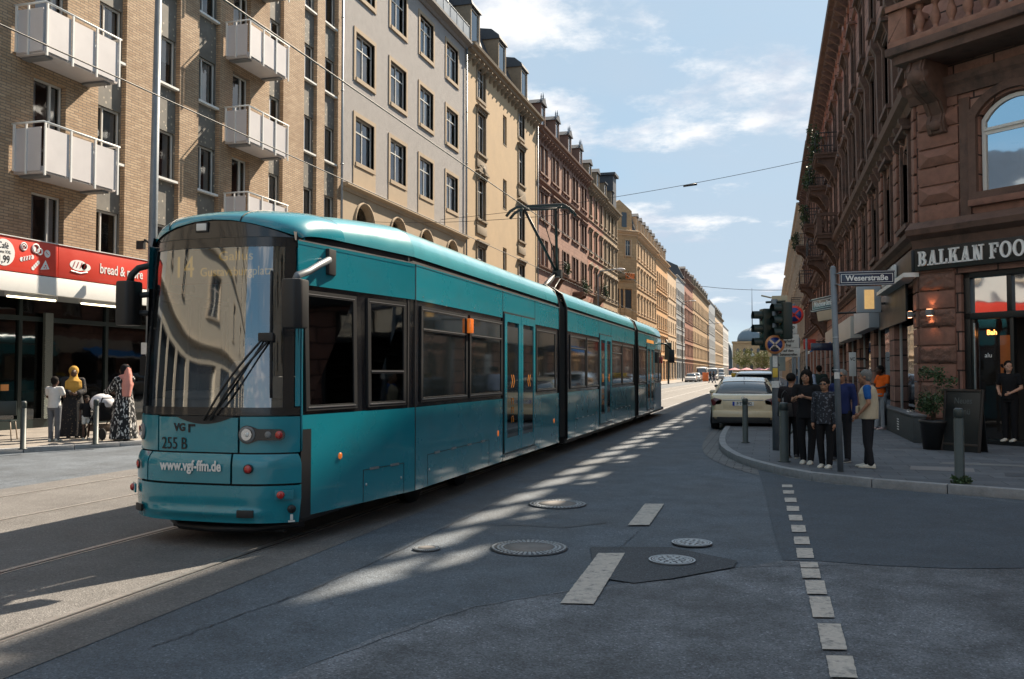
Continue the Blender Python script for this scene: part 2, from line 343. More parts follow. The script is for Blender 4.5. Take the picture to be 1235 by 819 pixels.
def kerbs(name,poly,side,m,w=.14,top=.125,label=None):
    """kerb stones laid end to end along a line: joints show as small gaps"""
    mb=MB()
    L=[0]
    for i in range(len(poly)-1): L.append(L[-1]+(Vector(poly[i+1])-Vector(poly[i])).length)
    def at(d):
        for i in range(len(poly)-1):
            if L[i+1]>=d or i==len(poly)-2:
                t=(d-L[i])/(L[i+1]-L[i]+1e-9); a,b=Vector(poly[i]),Vector(poly[i+1]); p=a.lerp(b,t); tt=(b-a).normalized(); return p,Vector((-tt.y,tt.x))
    d=0
    while d<L[-1]-.5:
        ln=1.0 if abs(at(d)[0].y-15)<60 else 20
        e=min(d+ln,L[-1]); p,n=at(d+.006); q,n2=at(e-.006)
        a=[p,q,q+n2*w*side,p+n*w*side]
        mb.prism([(x.x,x.y) for x in a],-.01,top+random.uniform(-.004,.004)); d=e
    return tag(mb.build(name,m,bevel=.012),kind='structure')
ks=smooth_poly(kerb)
kerbs('kerb',ks,1,M['kerbstone'])
inn=inset(ks,.135)
flat('sidewalk',inn+[(40,17.6),(7.3,18.6),(3.3,22.6),(3.3,560)],.12,M['slab'],kind='structure')
# larger slabs of another tone set in the pavement
for i,(x,y,w,d,c) in enumerate([(2.1,15.2,.9,.62,(.2,.19,.19)),(2.7,16.3,1.5,.3,(.17,.17,.17)),(3.3,14.6,.7,.5,(.07,.075,.085)),(4.3,15.6,1.1,.5,(.2,.195,.19))]):
    mm=mat('pavement slab tone %d'%i,c,.8,var=.15,vs=6,bump=.2)
    flat('sidewalk_slab',[(x,y),(x+w,y-.12*w),(x+w+.1,y-.12*w+d),(x+.1,y+d)],.124,mm,kind='structure')
# pavement on the left
kl=[(-15.9,-60),(-15.9,9),(-15.5,12.3),(-14.79,14.46),(-13.55,16.8),(-13.3,20),(-13.3,560)]
kls=smooth_poly(kl)
kerbs('kerb',kls,1,M['kerbstone'],top=.11)
flat('sidewalk',inset(kls,.13)+[(-19.6,560),(-19.6,-60)],.105,M['slabL'],kind='structure')
# gutter strip of small setts along the right kerb bulge
M['setts']=mat_blocks('gutter setts',(.13,.13,.135),(.18,.18,.18),(.03,.03,.03),.3,.14,.012,.8,.5,.4,(.05,.05,.055),axis='xy')
g1=inset(ks,-.01); g2=inset(ks,-.36)
sel=[i for i,p in enumerate(ks) if 13.9<p[1]<60]
flat('gutter',[g1[i] for i in sel]+[g2[i] for i in reversed(sel)],.006,M['setts'],kind='structure')
# rails: grooved rail = head, groove, guard lip
M['steel']=mat('worn steel rail head',(.42,.41,.40),.42,metal=.8,var=.2,vs=20)
def rail(x):
    mb=MB()
    for a,b,z0 in ((-.03,.028,.010),(.062,.085,.0085)):
        mb.box(x+a,-60,.0,x+b,560,z0)
    o=mb.build('tram_rail',M['steel']); g=MB(); g.box(x+.030,-60,.001,x+.060,560,.0055); g.build('groove',M['black'],o); return o
for i,x in enumerate((-4.57,-6.07,-8.2,-9.7)):
    o=rail(x); tag(o,['grooved rail nearest the camera, running under the right side of the tram','grooved rail under the left side of the tram','inner rail of the empty second track','outer rail of the empty second track, nearest the far pavement'][i],'tram rail','grooved tram rails in the street')
# painted markings
def mark(pts,label,group=None,z=.016):
    mb=MB(); n=len(pts)
    # ragged outline
    out=[]
    for i in range(n):
        a=Vector(pts[i]); b=Vector(pts[(i+1)%n]); L=(b-a).length; k=max(2,int(L/.05)); nrm=Vector((-(b-a).y,(b-a).x)).normalized()
        for j in range(k):
            p=a.lerp(b,j/k); w=0 if j==0 else random.uniform(-.003,.003); out.append((p.x+nrm.x*w,p.y+nrm.y*w))
    o=flat('road_marking',out,z,M['paint'],label,'road marking'); 
    if group: o['group']=group
    return o
mark([(-1.49,8.02),(-1.26,8.09),(-1.2,6.26),(-1.43,6.22)],'long pale lane dash crossed by the edge of the black asphalt patch')
mark([(-1.49,11.17),(-1.26,11.23),(-1.24,9.63),(-1.46,9.56)],'pale lane dash farther up the street, beyond the two pale manhole grates')
blocks=[(.30,4.55,5.02),(.30,5.12,5.5),(.285,5.62,6.18),(.265,6.33,6.9),(.255,6.98,7.42),(.24,7.5,7.86),(.24,7.9,8.12),(.225,8.3,8.75),(.22,8.95,9.35),(.21,9.62,10.05),(.20,10.35,10.75),(.19,11.05,11.45),(.18,11.8,12.2),(.17,12.6,12.95),(.165,13.3,13.6)]
for i,(x,a,b) in enumerate(blocks):
    mark([(x,a),(x+.14,a+.03),(x+.145,b+.03),(x+.0,b)],'worn pale block of the dotted line across the side street','dotted marking across the side street')
mark([(-2.0,8.5),(-.9,8.62),(-.9,8.65),(-2.0,8.53)],'thin faint pale line above the black asphalt patch') if False else None
flat('road_crack',[(-2.9,9.25),(-2.5,9.3),(-2.1,9.27),(-1.7,9.7),(-1.72,9.72),(-2.12,9.29),(-2.5,9.325),(-2.9,9.27)],.012,M['asph_patch'],kind='structure')
# manhole covers
def manhole(x,y,r,label,kind):
    t=thing('manhole_cover',label,'manhole cover',(x,y,.008),random.random()*3)
    mb=MB(); n=40
    def ring(r0,r1,z,m=0):
        vs=[(r0*math.cos(2*PI*k/n),r0*math.sin(2*PI*k/n),z) for k in range(n)]+[(r1*math.cos(2*PI*k/n),r1*math.sin(2*PI*k/n),z) for k in range(n)]
        mb.add(vs,[(k,n+k,n+(k+1)%n,(k+1)%n) for k in range(n)],m)
    if kind=='grate':
        mb.lathe([(r,.002),(r,.014),(.001,.014)],n=n); mb.build('plate',M['iron_cover'],t)
        mb=MB(); ring(r*.92,r*1.0,.018); ring(r*.80,r*.86,.018)
        for k in range(16):
            for rr,s in ((.68,.085),(.45,.085),(.22,.07)):
                if rr<.3 and k%2: continue
                if rr<.5 and rr>.3 and k%2: continue
                a=2*PI*k/16+rr; cx,cy=r*rr*math.cos(a),r*rr*math.sin(a); q=s*r
                mb.box(cx-q,cy-q,.0145,cx+q,cy+q,.018,M=None)
        mb.build('raised_pattern',M['cover_pale'],t)
    else:
        mb.lathe([(r*.63,.002),(r*.63,.012),(.001,.012)],n=n); mb.build('concrete_fill',M['concrete'],t)
        mb=MB(); mb.lathe([(r,.0),(r,.008),(r*.63,.008)],n=n,cap=False); mb.build('ring',M['iron_cover'],t)
        mb=MB()
        for k in range(44):
            a=2*PI*k/44
            for rr in (.70,.80,.93):
                c_=Vector((r*rr*math.cos(a),r*rr*math.sin(a),0)); Mx=Matrix.Translation(c_)@Matrix.Rotation(a,4,'Z')
                mb.box(-.028*r,-.03*r,.0085,.028*r,.03*r,.0125,M=Mx)
        mb.build('stud_pattern',M['cover_pale'],t)
    return t
def seam_strip(pts,w):
    up=[];dn=[]
    for i,p in enumerate(pts):
        a=Vector(pts[max(i-1,0)]); b=Vector(pts[min(i+1,len(pts)-1)]); t=(b-a).normalized(); j=random.uniform(-.012,.012); ww=w*random.uniform(.4,1.3)
        up.append((p[0]-t.y*(ww+j),p[1]+t.x*(ww+j))); dn.append((p[0]+t.y*(ww-j),p[1]-t.x*(ww-j)))
    return flat('road_seam',up+dn[::-1],.006 if w<.02 else .0065,M['asph_patch'],kind='structure')
def dense(p,n=14):
    q=[]
    for a,b in zip(p[:-1],p[1:]):
        for k in range(n): q.append((a[0]+(b[0]-a[0])*k/n+random.uniform(-.01,.01),a[1]+(b[1]-a[1])*k/n+random.uniform(-.01,.01)))
    return q+[p[-1]]
for line,w_ in (([(-3.55,4.6),(-3.45,5.3),(-3.32,6.2),(-3.28,7.5),(-3.3,11),(-3.35,18)],.006),([(-2.5,4.5),(-2.0,6.0),(-1.1,7.0),(-.3,7.8),(.9,8.25),(2.4,8.6),(9,9.3)],.006),([(-1.35,8.3),(-1.3,9.5)],.004)): seam_strip(dense(line),w_)
manhole(-2.53,10.87,.36,'round cover with studded ring and concrete centre, farther of the two large ones','ring')
manhole(-2.16,8.11,.36,'large round cover with studded ring and concrete centre, nearest to the camera','ring')
manhole(-3.06,7.81,.13,'small round cap cover in the sunlit streak beside the tram','ring')
manhole(-.72,8.73,.19,'pale round grate just outside the black asphalt patch','grate')
manhole(-.82,7.88,.2,'pale round grate set in the black asphalt patch','grate')
# ---------------------------------------------------------------- tram (local: x across, y back along the street, front at y=0)
TR=thing('tram','long teal articulated tram with black window band, pantograph up, running on the near track','tram',(-5.13,7.2,0))
def lin(a,b,n): return [a+(b-a)*i/(n-1) for i in range(n)]
HW=1.2
def tt(z): return max(0,(z-1.23)/1.7)
def hwy(y,z):
    """half width of the cab part at y"""
    k=min(1,max(0,(y-.4)/2.06)); return .88+(HW-.88)*k-.05*tt(z)*(1-k)
def lean(z): return .10*tt(z)**1.4
def nose(s,z,off=0.,B=.24):
    hw=hwy(.4,z)+off
    return Vector((hw*s,.385+lean(z)-(B+off)*(1-abs(s)**3.6),z))
def npatch(mb,s0,s1,z0,z1,off,m=0,ns=14,nz=5,thick=.03,B=.24,fz=None):
    ss=lin(s0,s1,ns); zz=lin(z0,z1,nz)
    f=(lambda s,z:nose(s,z,off,B)) if fz is None else fz
    fr=[[f(s,z) for s in ss] for z in zz]
    mb.grid(lambda s,z:f(s,z),ss,zz,m)
    # returns (edges)
    def back(p): 
        q=Vector(p); q.y+=thick; q.x*=(1-thick*.6); return q
    for row,rev in ((fr[0],0),(fr[-1],1)):
        vs=row+[back(p) for p in row]; n=len(row)
        mb.add(vs,[(i,i+1,n+i+1,n+i) for i in range(n-1)],m)
    for col in ([r[0] for r in fr],[r[-1] for r in fr]):
        vs=col+[back(p) for p in col]; n=len(col)
        mb.add(vs,[(i,i+1,n+i+1,n+i) for i in range(n-1)],m)
def nb(name,mat_,calls,parent=TR):
    mb=MB()
    for a in calls: npatch(mb,*a[:5],**(a[5] if len(a)>5 else {}))
    return mb.build(name,mat_,parent,recalc=False)
# dark core behind the gaps of the nose
mb=MB(); npatch(mb,-.99,.99,.34,1.2,-.045,ns=20,nz=3); mb.build('nose_frame',M['black'],TR,recalc=False)
S1,S2=-.60,.42
gap=.012
# hood: three panels, z .885 - 1.225 (a cowl notch for the wipers in the centre one)
nb('headlight_panel',M['teal'],[(-1,S1-gap,.89,1.225,0)])
nb('headlight_panel',M['teal'],[(S2+gap,1,.89,1.225,0)])
nb('hood_panel',M['teal'],[(S1+gap,S2-gap,.89,1.215,0)])
# upper bumper
def bump_f(off,z0,z1,out=.04):
    def f(s,z):
        k=(z-z0)/(z1-z0); o=off+out*min(1,max(0,(1-k)*3.2))**.7 
        return nose(s,z,o)
    return f
for a,b in ((-1,S1-.1-gap),(S1-.1+gap,S2-.07-gap),(S2-.07+gap,.985)):
    nb('bumper_panel',M['teal'],[(a,b,.605,.875,0,dict(fz=bump_f(.0,.605,.875),nz=9))])
def skirt_f(s,z):
    k=(z-.24)/(.585-.24); lip=.032*math.exp(-((z-.33)/.035)**2)*max(0,1-(abs(s)/.72)**4)
    return nose(s,z,.04*min(1,.35+k)+lip)
nb('bumper_skirt',M['teal'],[(-1,.985,.24,.585,0,dict(fz=skirt_f,nz=18,ns=26))])
# windscreen frame, glass
fr=MB()
npatch(fr,-1,1,1.235,1.31,-.005); npatch(fr,-1,1,2.84,2.93,-.005)
npatch(fr,-1,-.88,1.31,2.84,-.005,ns=5,nz=12); npatch(fr,.86,.955,1.31,2.84,-.005,ns=5,nz=12)
fr.build('windscreen_frame',M['blackgloss'],TR,recalc=False)
nb('corner_pillar',M['teal'],[(.96,1,1.32,2.83,0.0,dict(nz=12,ns=4))])
gl=MB(); gl.grid(lambda s,z:nose(s,z,-.02),lin(-.885,.865,24),lin(1.3,2.85,14)); gl.build('windscreen',M['windscreen'],TR,recalc=False)
# brow and roof cap
def cap_h(s): return 2.93+.30*(1-abs(s)**3.2)            # upper silhouette of the nose
def brow_h(s): return 2.93+.18*(1-abs(s)**1.8)
def dome(s,k):
    """k 0..1 from brow edge to the roof top"""
    z=brow_h(s)+(cap_h(s)-brow_h(s))*math.sin(k*PI/2)
    p=nose(s,min(z,2.93),0); return Vector((p.x*(1-.03*k*k),p.y+.55*(1-math.cos(k*PI/2)),z))
mb=MB(); mb.grid(lambda s,k:(lambda p:Vector((p.x,p.y+.02*k,2.93+(brow_h(s)-2.93)*k)))(nose(s,2.93,0)),lin(-1,1,25),lin(0,1,5)); mb.build('brow',M['blackgloss'],TR,recalc=False)
RP=[(1.0,2.98),(.998,3.03),(.985,3.10),(.955,3.18),(.90,3.26),(.82,3.32),(.70,3.365),(.5,3.39),(.25,3.40),(0,3.405)]
RPF=RP+[(-a,z) for a,z in RP[-2::-1]]
CY=1.15; CF=.72
def dome(s,k):
    a=abs(s); zr=RP[0][1]
    for (a0,z0),(a1,z1) in zip(RP[:-1],RP[1:]):
        if a1<=a<=a0: zr=z0+(z1-z0)*((a0-a)/(a0-a1)); break
    p=nose(s,2.93,0); z0=brow_h(s); z1=2.98+(zr-2.98)*CF; q=k*PI/2
    return Vector((p.x+(s*(hwy(CY,2.9)-.02)-p.x)*k,p.y+(CY-p.y)*(1-math.cos(q)),z0+(z1-z0)*math.sin(q)))
mb=MB(); mb.grid(dome,[a for a,z in RPF][::-1],lin(0,1,12)); mb.build('roof_cap',M['teal'],TR,recalc=False)
def seam(name,fn,r=.006,parent=TR,m='black'):
    mb=MB(); mb.tube([fn(k/8) for k in range(9)],r,6); return mb.build(name,M[m],parent)
seam('seam',lambda k:dome(-.62,k)+Vector((0,-.002,0.002))); seam('seam',lambda k:dome(.36,k)+Vector((0,-.002,.002)))
mb=MB(); p=nose(-.12,3.0); mb.box(p.x-.09,p.y-.012,2.99,p.x+.05,p.y+.03,3.09); o=mb.build('brow_lamp',M['black'],TR,bevel=.01)
mb=MB(); mb.box(p.x-.075,p.y-.02,3.005,p.x+.035,p.y-.005,3.075); mb.build('lens',M['white'],o,bevel=.008)
# sides of the tram
def section(y0,y1,x=HW,cab=False,rear=False):
    """half profile rings between stations, teal below and above, roof"""
    ys=lin(y0,y1,2 if not cab else 9)
    def hw(y,z):
        if cab: return hwy(y,z)
        if rear and y>y1-1.3: return HW-.28*((y-(y1-1.3))/1.3)**1.2
        return HW
    if rear: ys=lin(y0,y1-1.3,3)+lin(y1-1.1,y1,7)
    for side in (-1,1):
        lo=MB(); lo.grid(lambda y,z:Vector((side*hw(y,z),y,z)),ys,[.28,.6,.9,1.235]); lo.build('lower_side_panel',M['teal'],TR,recalc=False)
        up=MB(); up.grid(lambda y,z:Vector((side*hw(y,z),y,z)),ys,[2.48,2.7,2.9]); up.build('upper_side_panel',M['teal'],TR,recalc=False)
        bd=MB(); bd.grid(lambda y,z:Vector((side*(hw(y,z)-.012),y,z)),ys,[1.235,1.6,2.0,2.3,2.48]); bd.build('window_band',M['blackgloss'],TR,recalc=False)
        gt=MB(); gt.grid(lambda y,z:Vector((side*(hw(y,2.9)-.03-(z-2.9)*.2),y,z)),ys,[2.9,2.985]); gt.build('gutter',M['black'],TR,recalc=False)
        st=MB()
        st.grid(lambda y,z:Vector((side*(hw(y,2.9)+.010),y,z)),ys,[2.893,2.906]); st.build('gutter_strip',M['alu'],TR,recalc=False)
    full=RPF
    rings=[]
    for y in (lin(CY,y1,7) if cab else ys):
        k=min(1,max(0,(y-CY)/(2.46-CY)))**.8 if cab else 1
        w=hw(y,2.9)-.02
        if rear: k=min(1,max(.0,(y1-y)/.9))**.5
        rings.append([Vector((a*w,y,2.98+(z-2.98)*((CF if cab else .62)+(1-(CF if cab else .62))*k))) for a,z in full])
    rf=MB(); rf.loft(rings,cap=False,closed=False); return rf.build('roof',M['teal_skylit'],TR,recalc=False)
L1,L2,L3=(.4,2.46,9.85),(10.55,20.12),(20.78,28.35)
section(.4,2.46,cab=True); section(2.462,9.85); section(10.55,20.12); section(20.78,28.35,rear=True)
# connector between nose dome and first roof station, end caps, floor
bm_=MB()
for a,b in ((.5,9.85),(10.55,20.12),(20.78,28.2)):
    bm_.box(-.8 if a<1 else -1.15,a,.2,.8 if a<1 else 1.15,b,.3)
    if a>1: bm_.box(-1.19,a,.3,1.19,a+.02,2.97)
    if b<28: bm_.box(-1.19,b-.02,.3,1.19,b,2.97)
bm_.box(-1.17,2.3,.3,1.17,2.34,2.95)
bm_.box(-.88,28.28,.3,.88,28.33,3.2)
bm_.build('underframe',M['black'],TR)
mb=MB(); mb.prism_y([(-.9,.3),(.9,.3),(.9,1.3),(-.9,1.3)],28.34,28.4); mb.build('rear_panel',M['teal'],TR)
mb=MB(); mb.box(-.88,28.34,1.31,.88,28.39,2.9); mb.build('rear_window',M['tramglass'],TR)
def bellow(y0,y1):
    rings=[]; n=14
    for i in range(n*2+1):
        y=y0+(y1-y0)*i/(2*n); w=1.1 if i%2 else 1.155; t=3.2 if i%2 else 3.26
        rings.append([Vector(p) for p in ((-w,y,.35),(w,y,.35),(w,y,2.9),(w-.12,y,t-.08),(w-.3,y,t),(-w+.3,y,t),(-w+.12,y,t-.08),(-w,y,2.9))])
    b=MB(); b.loft(rings,smooth=False); return b.build('bellows',M['bellows'],TR)
bellow(9.85,10.55); bellow(20.12,20.78)
# joint end frames
for y in (9.85,10.55,20.12,20.78):
    mb=MB(); mb.tube([(s*1.19,y,z) if False else (1.195,y,.3),(1.195,y,2.95),(1.1,y,3.22),(.9,y,3.36),(-.9,y,3.36),(-1.1,y,3.22),(-1.195,y,2.95),(-1.195,y,.3)],.022,6); mb.build('joint_frame',M['black'],TR)
# wheels, blackened in colour for the deep shade under the tram
def wheelset(y):
    o=MB()
    for sx in (-.72,.72): o.lathe([(.001,-.06),(.30,-.06),(.30,.06),(.33,.065),(.33,.075),(.001,.075)],(sx,y,.31),24,axis='x')
    o.tube([(-.72,y,.31),(.72,y,.31)],.06,8); return o.build('wheelset',M['black'],TR)
for y in (3.4,5.2,14.2,16.0,25.0,26.8): wheelset(y)
mb=MB(); mb.box(-.62,.55,.10,.62,.62,.26); mb.tube([(-.75,.7,.17),(-.4,.38,.15),(0,.3,.15),(.4,.38,.15),(.75,.7,.17)],.04,8); mb.build('lifeguard',M['black'],TR,recalc=True)
# windows on the sides: frame proud, glass, edge line, small openable light on top
def sp(y,z,side,off=0):
    if y<2.46: return Vector((side*(hwy(y,z)+off),y,z))
    if y>27.05: return Vector((side*(HW-.28*((y-27.05)/1.3)**1.2+off),y,z))
    return Vector((side*(HW+off),y,z))
def side_plate(mb,y0,y1,z0,z1,side,o0,o1,m=0):
    a=[sp(y0,z0,side,o0),sp(y1,z0,side,o0),sp(y1,z1,side,o0),sp(y0,z1,side,o0)]; b=[sp(y0,z0,side,o1),sp(y1,z0,side,o1),sp(y1,z1,side,o1),sp(y0,z1,side,o1)]
    mb.add(a+b,[(0,1,2,3),(4,5,6,7),(0,1,5,4),(1,2,6,5),(2,3,7,6),(3,0,4,7)],m)
def ring_plate(mb,y0,y1,z0,z1,t,side,o0,o1,m=0):
    for q in ((y0,y1,z0,z0+t),(y0,y1,z1-t,z1),(y0,y0+t,z0+t,z1-t),(y1-t,y1,z0+t,z1-t)): side_plate(mb,*q,side,o0,o1,m)
def side_window(y0,y1,z0,z1,side,hopper=0,glass='tramglass',sill=True):
    mb=MB(); ring_plate(mb,y0,y1,z0,z1,.055,side,-.014,.010)
    if hopper: side_plate(mb,y0+.05,y1-.05,z1-hopper-.02,z1-hopper+.015,side,-.012,.012)
    f=mb.build('side_window',M['black'],TR)
    mb=MB(); side_plate(mb,y0+.05,y1-.05,z0+.05,z1-.05,side,-.010,-.002); mb.build('pane',M[glass],f)
    mb=MB(); side_plate(mb,y0+.03,y1-.03,z0+.028,z0+.04,side,.006,.014); side_plate(mb,y0+.03,y1-.03,z1-.04,z1-.032,side,.006,.012)
    if hopper: side_plate(mb,y0+.06,y1-.06,z1-hopper-.004,z1-hopper+.006,side,.012,.015)
    mb.build('edge_strip',M['alu'],f); return f
ya=lambda u:18*0+(lambda d:0)(0)
for side in (1,-1):
    side_window(.47,1.30,1.27,2.43,side,glass='cabglass'); side_window(1.50,2.25,1.27,2.43,side,hopper=.78,glass='cabglass')
    side_window(2.62,4.30,1.29,2.42,side,hopper=.27); side_window(4.40,5.95,1.29,2.42,side,hopper=.27)
    side_window(8.05,9.55,1.29,2.42,side)
    side_window(10.85,12.5,1.29,2.42,side,hopper=.27); side_window(12.6,14.1,1.29,2.42,side)
    side_window(15.95,17.6,1.29,2.42,side,hopper=.27); side_window(17.7,19.8,1.29,2.42,side)
    side_window(20.95,22.75,1.29,2.42,side); side_window(24.95,26.2,1.29,2.42,side); side_window(26.3,27.2,1.29,2.42,side)
# doors
M['chevron']=mat('orange door marking',(.75,.26,.03),.5,var=.05)
def door(y0,y1,side,txt=True):
    mb=MB(); ring_plate(mb,y0,y1,.38,2.58,.03,side,-.02,.012); d=mb.build('door',M['black'],TR)
    ym=(y0+y1)/2
    for k,(a,b) in enumerate(((y0+.03,ym-.012),(ym+.012,y1-.03))):
        mb=MB(); ring_plate(mb,a,b,.40,2.55,.12,side,-.03,.022); side_plate(mb,a+.1,b-.1,.42,.62,side,-.03,.02); lf=mb.build('door_leaf',M['teal'],d,recalc=True)
        mb=MB(); side_plate(mb,a+.11,b-.11,.6,2.36,side,-.02,.012); mb.build('door_glass',M['tramglass'],lf)
        if txt:
            mb=MB()
            for j in range(2):
                c=(a+b)/2+(-.09 if k==0 else .02)+j*.11; zz=1.5; sg=1 if k==0 else -1
                for dz in (-1,1):
                    p0=sp(c,zz+dz*.10,side,.013); p1=sp(c+sg*.06,zz,side,.013); p2=sp(c+sg*.06+.03,zz,side,.013); p3=sp(c+.03,zz+dz*.10,side,.013)
                    mb.add([p0,p1,p2,p3,*[p+Vector((side*.003,0,0)) for p in (p0,p1,p2,p3)]],[(0,1,2,3),(4,5,6,7),(0,1,5,4),(1,2,6,5),(2,3,7,6),(3,0,4,7)])
            if k==0:   # small orange pictogram and handrail mark low on the glass
                c=(a+b)/2
                for zz in (.85,.99,1.13):
                    for q in ((-.07,.0,-.05,.1),(.03,.0,.05,.1),(-.07,.08,.05,.1)): side_plate(mb,c+q[0],c+q[2],zz+q[1],zz+q[3],side,.013,.016)
            mb.build('chevron_mark',M['chevron'],lf)
    mb=MB(); side_plate(mb,y0-.02,y1+.02,.335,.365,side,-.03,.035); mb.build('door_sill',M['alu'],d)
    return d
for side in (1,-1):
    door(6.02,7.95,side); door(14.15,15.85,side); door(22.85,24.85,side)
M['orange_plate']=mat('orange notice',(.75,.33,.07),.5)
mb=MB(); side_plate(mb,22.9,24.8,2.64,2.75,1,.001,.006); mb.build('orange_strip',M['orange_plate'],TR)
# side details
side=1
def vline(y,z0,z1,name='seam',side=1): 
    mb=MB(); side_plate(mb,y-.008,y+.008,z0,z1,side,-.004,.0025); return mb.build(name,M['black'],TR)
vline(2.46,.28,2.9); vline(2.46,.28,2.9,side=-1)
def hatch(y0,y1,z0,z1,hinges):
    mb=MB()
    for q in ((y0,y1,z1-.008,z1),(y0,y0+.008,z0,z1-.008),(y1-.008,y1,z0,z1-.008)): side_plate(mb,*q,1,-.002,.0025)
    h=mb.build('service_hatch',M['black'],TR); mb=MB()
    for k in range(hinges):
        c=y0+(y1-y0)*(k+.5)/hinges; side_plate(mb,c-.08,c+.08,z1-.012,z1+.012,1,.001,.012)
    for c in (y0+.06,y1-.06): mb.ball(sp(c,z0+.28*(z1-z0)+.08,1,.0),.018,8,sx=.6)
    mb.build('hinge',M['alu'],h); return h
hatch(1.42,2.22,.285,.62,2); hatch(2.85,5.3,.285,.66,4); hatch(11.3,13.6,.285,.66,4); hatch(16.4,19.4,.285,.66,4)
def reflector(y,z,r=.035,m='orangelens',sx=.5,sz=1):
    mb=MB(); mb.ball(sp(y,z,1,.0),r,10,sx=sx,sz=sz); return mb.build('side_reflector',M[m],TR)
reflector(1.02,.80); reflector(5.75,.72,.03,sz=1.6); reflector(9.4,.72,.03,sz=1.6)
mb=MB(); q=sp(4.35,2.27,1,.03); mb.box(q.x-.03,q.y-.07,q.z-.1,q.x+.03,q.y+.07,q.z+.1); mb.build('side_indicator',M['orangelens'],TR,bevel=.015)
mb=MB(); q=sp(27.0,2.1,1,.03); mb.box(q.x-.03,q.y-.12,q.z-.12,q.x+.03,q.y+.12,q.z+.12); mb.build('side_indicator',M['redlens'],TR,bevel=.015)
# dark strip between bumper and cab side
mb=MB(); mb.grid(lambda a,z:Vector((hwy(.4,z)+.002+.03*a,.4+lean(z)+.14*a,z)),[0,1],lin(.26,1.1,6)); mb.build('bumper_gap_trim',M['black'],TR,recalc=False)
mb=MB(); mb.grid(lambda a,z:Vector((-(hwy(.4,z)+.002+.03*a),.4+lean(z)+.14*a,z)),[0,1],lin(.26,1.1,6)); mb.build('bumper_gap_trim',M['black'],TR,recalc=False)
for y in (6.0,7.97,14.12,15.88,22.82,24.88):
    for sd in (1,-1): vline(y,.28,2.9,side=sd)
mb=MB()
for y in lin(2.7,9.7,12)+lin(10.7,20,14)+lin(21,28,9):
    for z in (.33,1.19,2.53): mb.ball(sp(y,z,1,.0),.009,6,sx=.5)
mb.build('rivets',M['grey'],TR)
# A pillar edge in teal along the windscreen frame
for sd in (1,-1):
    mb=MB(); mb.tube([Vector((sd*(hwy(.4,z)+.0),.4+lean(z)+.012,z)) for z in lin(.90,2.93,9)],.012,6); mb.build('corner_bead',M['teal'],TR)
# head lamps
def onN(s,z,off=.0,B=.24): return nose(s,z,off,B)
def nrm(s,z):
    a=nose(s-.01,z); b=nose(s+.01,z); t=(b-a).normalized(); return Vector((t.y,-t.x,0)).normalized()
def Nfr(s,z,off=.0):
    """frame on the nose: local x = along surface, local y = up, local z = out"""
    n=nrm(s,z); p=nose(s,z)+n*off; x=Vector((-n.y,n.x,0)); 
    Mx=Matrix((x,Vector((0,0,1)),n)).transposed().to_4x4(); Mx.translation=p; return Mx
def headlamp(s,z,flip):
    Mx=Nfr(s,z,.003); f=-1 if flip else 1
    mb=MB(); pts=[]
    for k in range(17):
        a=PI/2+PI*k/16; pts.append((.085*math.cos(a),.085*math.sin(a)))
    pts+=[(.02,-.083),(.10,-.052),(.31,-.052)]
    for k in range(1,12):
        a=-PI/2+PI*k/12; pts.append((.31+.052*math.cos(a),.052*math.sin(a)))
    pts+=[(.31,.052),(.10,.052),(.04,.075)]
    pts=[(p[0]*f,p[1]) for p in pts]
    mb.prism(pts,0,.012); o=mb.build('headlight',M['blackgloss'],TR,M=Mx)
    mb=MB(); mb.lathe([(.001,.006),(.035,.008),(.05,.014),(.056,.018)],(-.012*f,0,.0),20); mb.build('reflector_bowl',M['chrome'],o,recalc=False)
    mb=MB(); mb.lathe([(.058,.013),(.078,.013),(.078,.02),(.058,.02)],(0,0,0),20,cap=False); mb.build('lamp_ring',M['grey'],o)
    mb=MB(); mb.ball((0,0,.012),.024,10,sz=.8); mb.build('bulb',M['white'],o)
    mb=MB(); mb.ball((.20*f,0,.012),.033,12,sz=.4); mb.build('fog_lamp',M['grey'],o)
    mb=MB(); mb.ball((.305*f,0,.012),.038,12,sz=.5); mb.build('marker_lamp',M['redlens'],o)
headlamp(.52,1.06,False)
headlamp(-.865,1.06,True) if False else None
Mx=Nfr(-.93,1.06,.004)
mb=MB(); mb.ball((0,0,0),.085,14,sz=.25); o=mb.build('headlight',M['grey'],TR,M=Mx); mb=MB(); mb.ball((0,0,.01),.055,12,sz=.3); mb.build('reflector_bowl',M['chrome'],o); mb=MB(); mb.box(-.13,-.05,-.04,-.05,.05,.012); mb.build('marker_lamp',M['redlens'],o,bevel=.01)
def roundlamp(s,z,r,off,m='redlens',name='marker_lamp'):
    Mx=Nfr(s,z,off); mb=MB(); mb.lathe([(r*1.25,0),(r*1.25,.012),(r,.012)],n=18,cap=True); o=mb.build(name,M['black'],TR,M=Mx)
    mb=MB(); mb.ball((0,0,.012),r,12,sz=.35); mb.build('lens',M[m],o)
roundlamp(.55,.745,.036,.05); roundlamp(-.88,.745,.036,.05)
for s,dx in ((.86,-.04),(-1.0,.0)):
    Mx=Nfr(s,.505,.05); mb=MB(); mb.box(-.07,-.045,0,.10,.045,.02); o=mb.build('bumper_lamp',M['teal'],TR,M=Mx,bevel=.01); mb=MB(); mb.ball((-.02,0,.02),.038,12,sz=.8); mb.build('lens',M['redlens'],o)
for s in (-.86,.52):
    Mx=Nfr(s,.33,.046); mb=MB(); mb.box(-.08,-.035,-.01,.08,.035,.012); o=mb.build('tow_opening',M['black'],TR,M=Mx,bevel=.008)
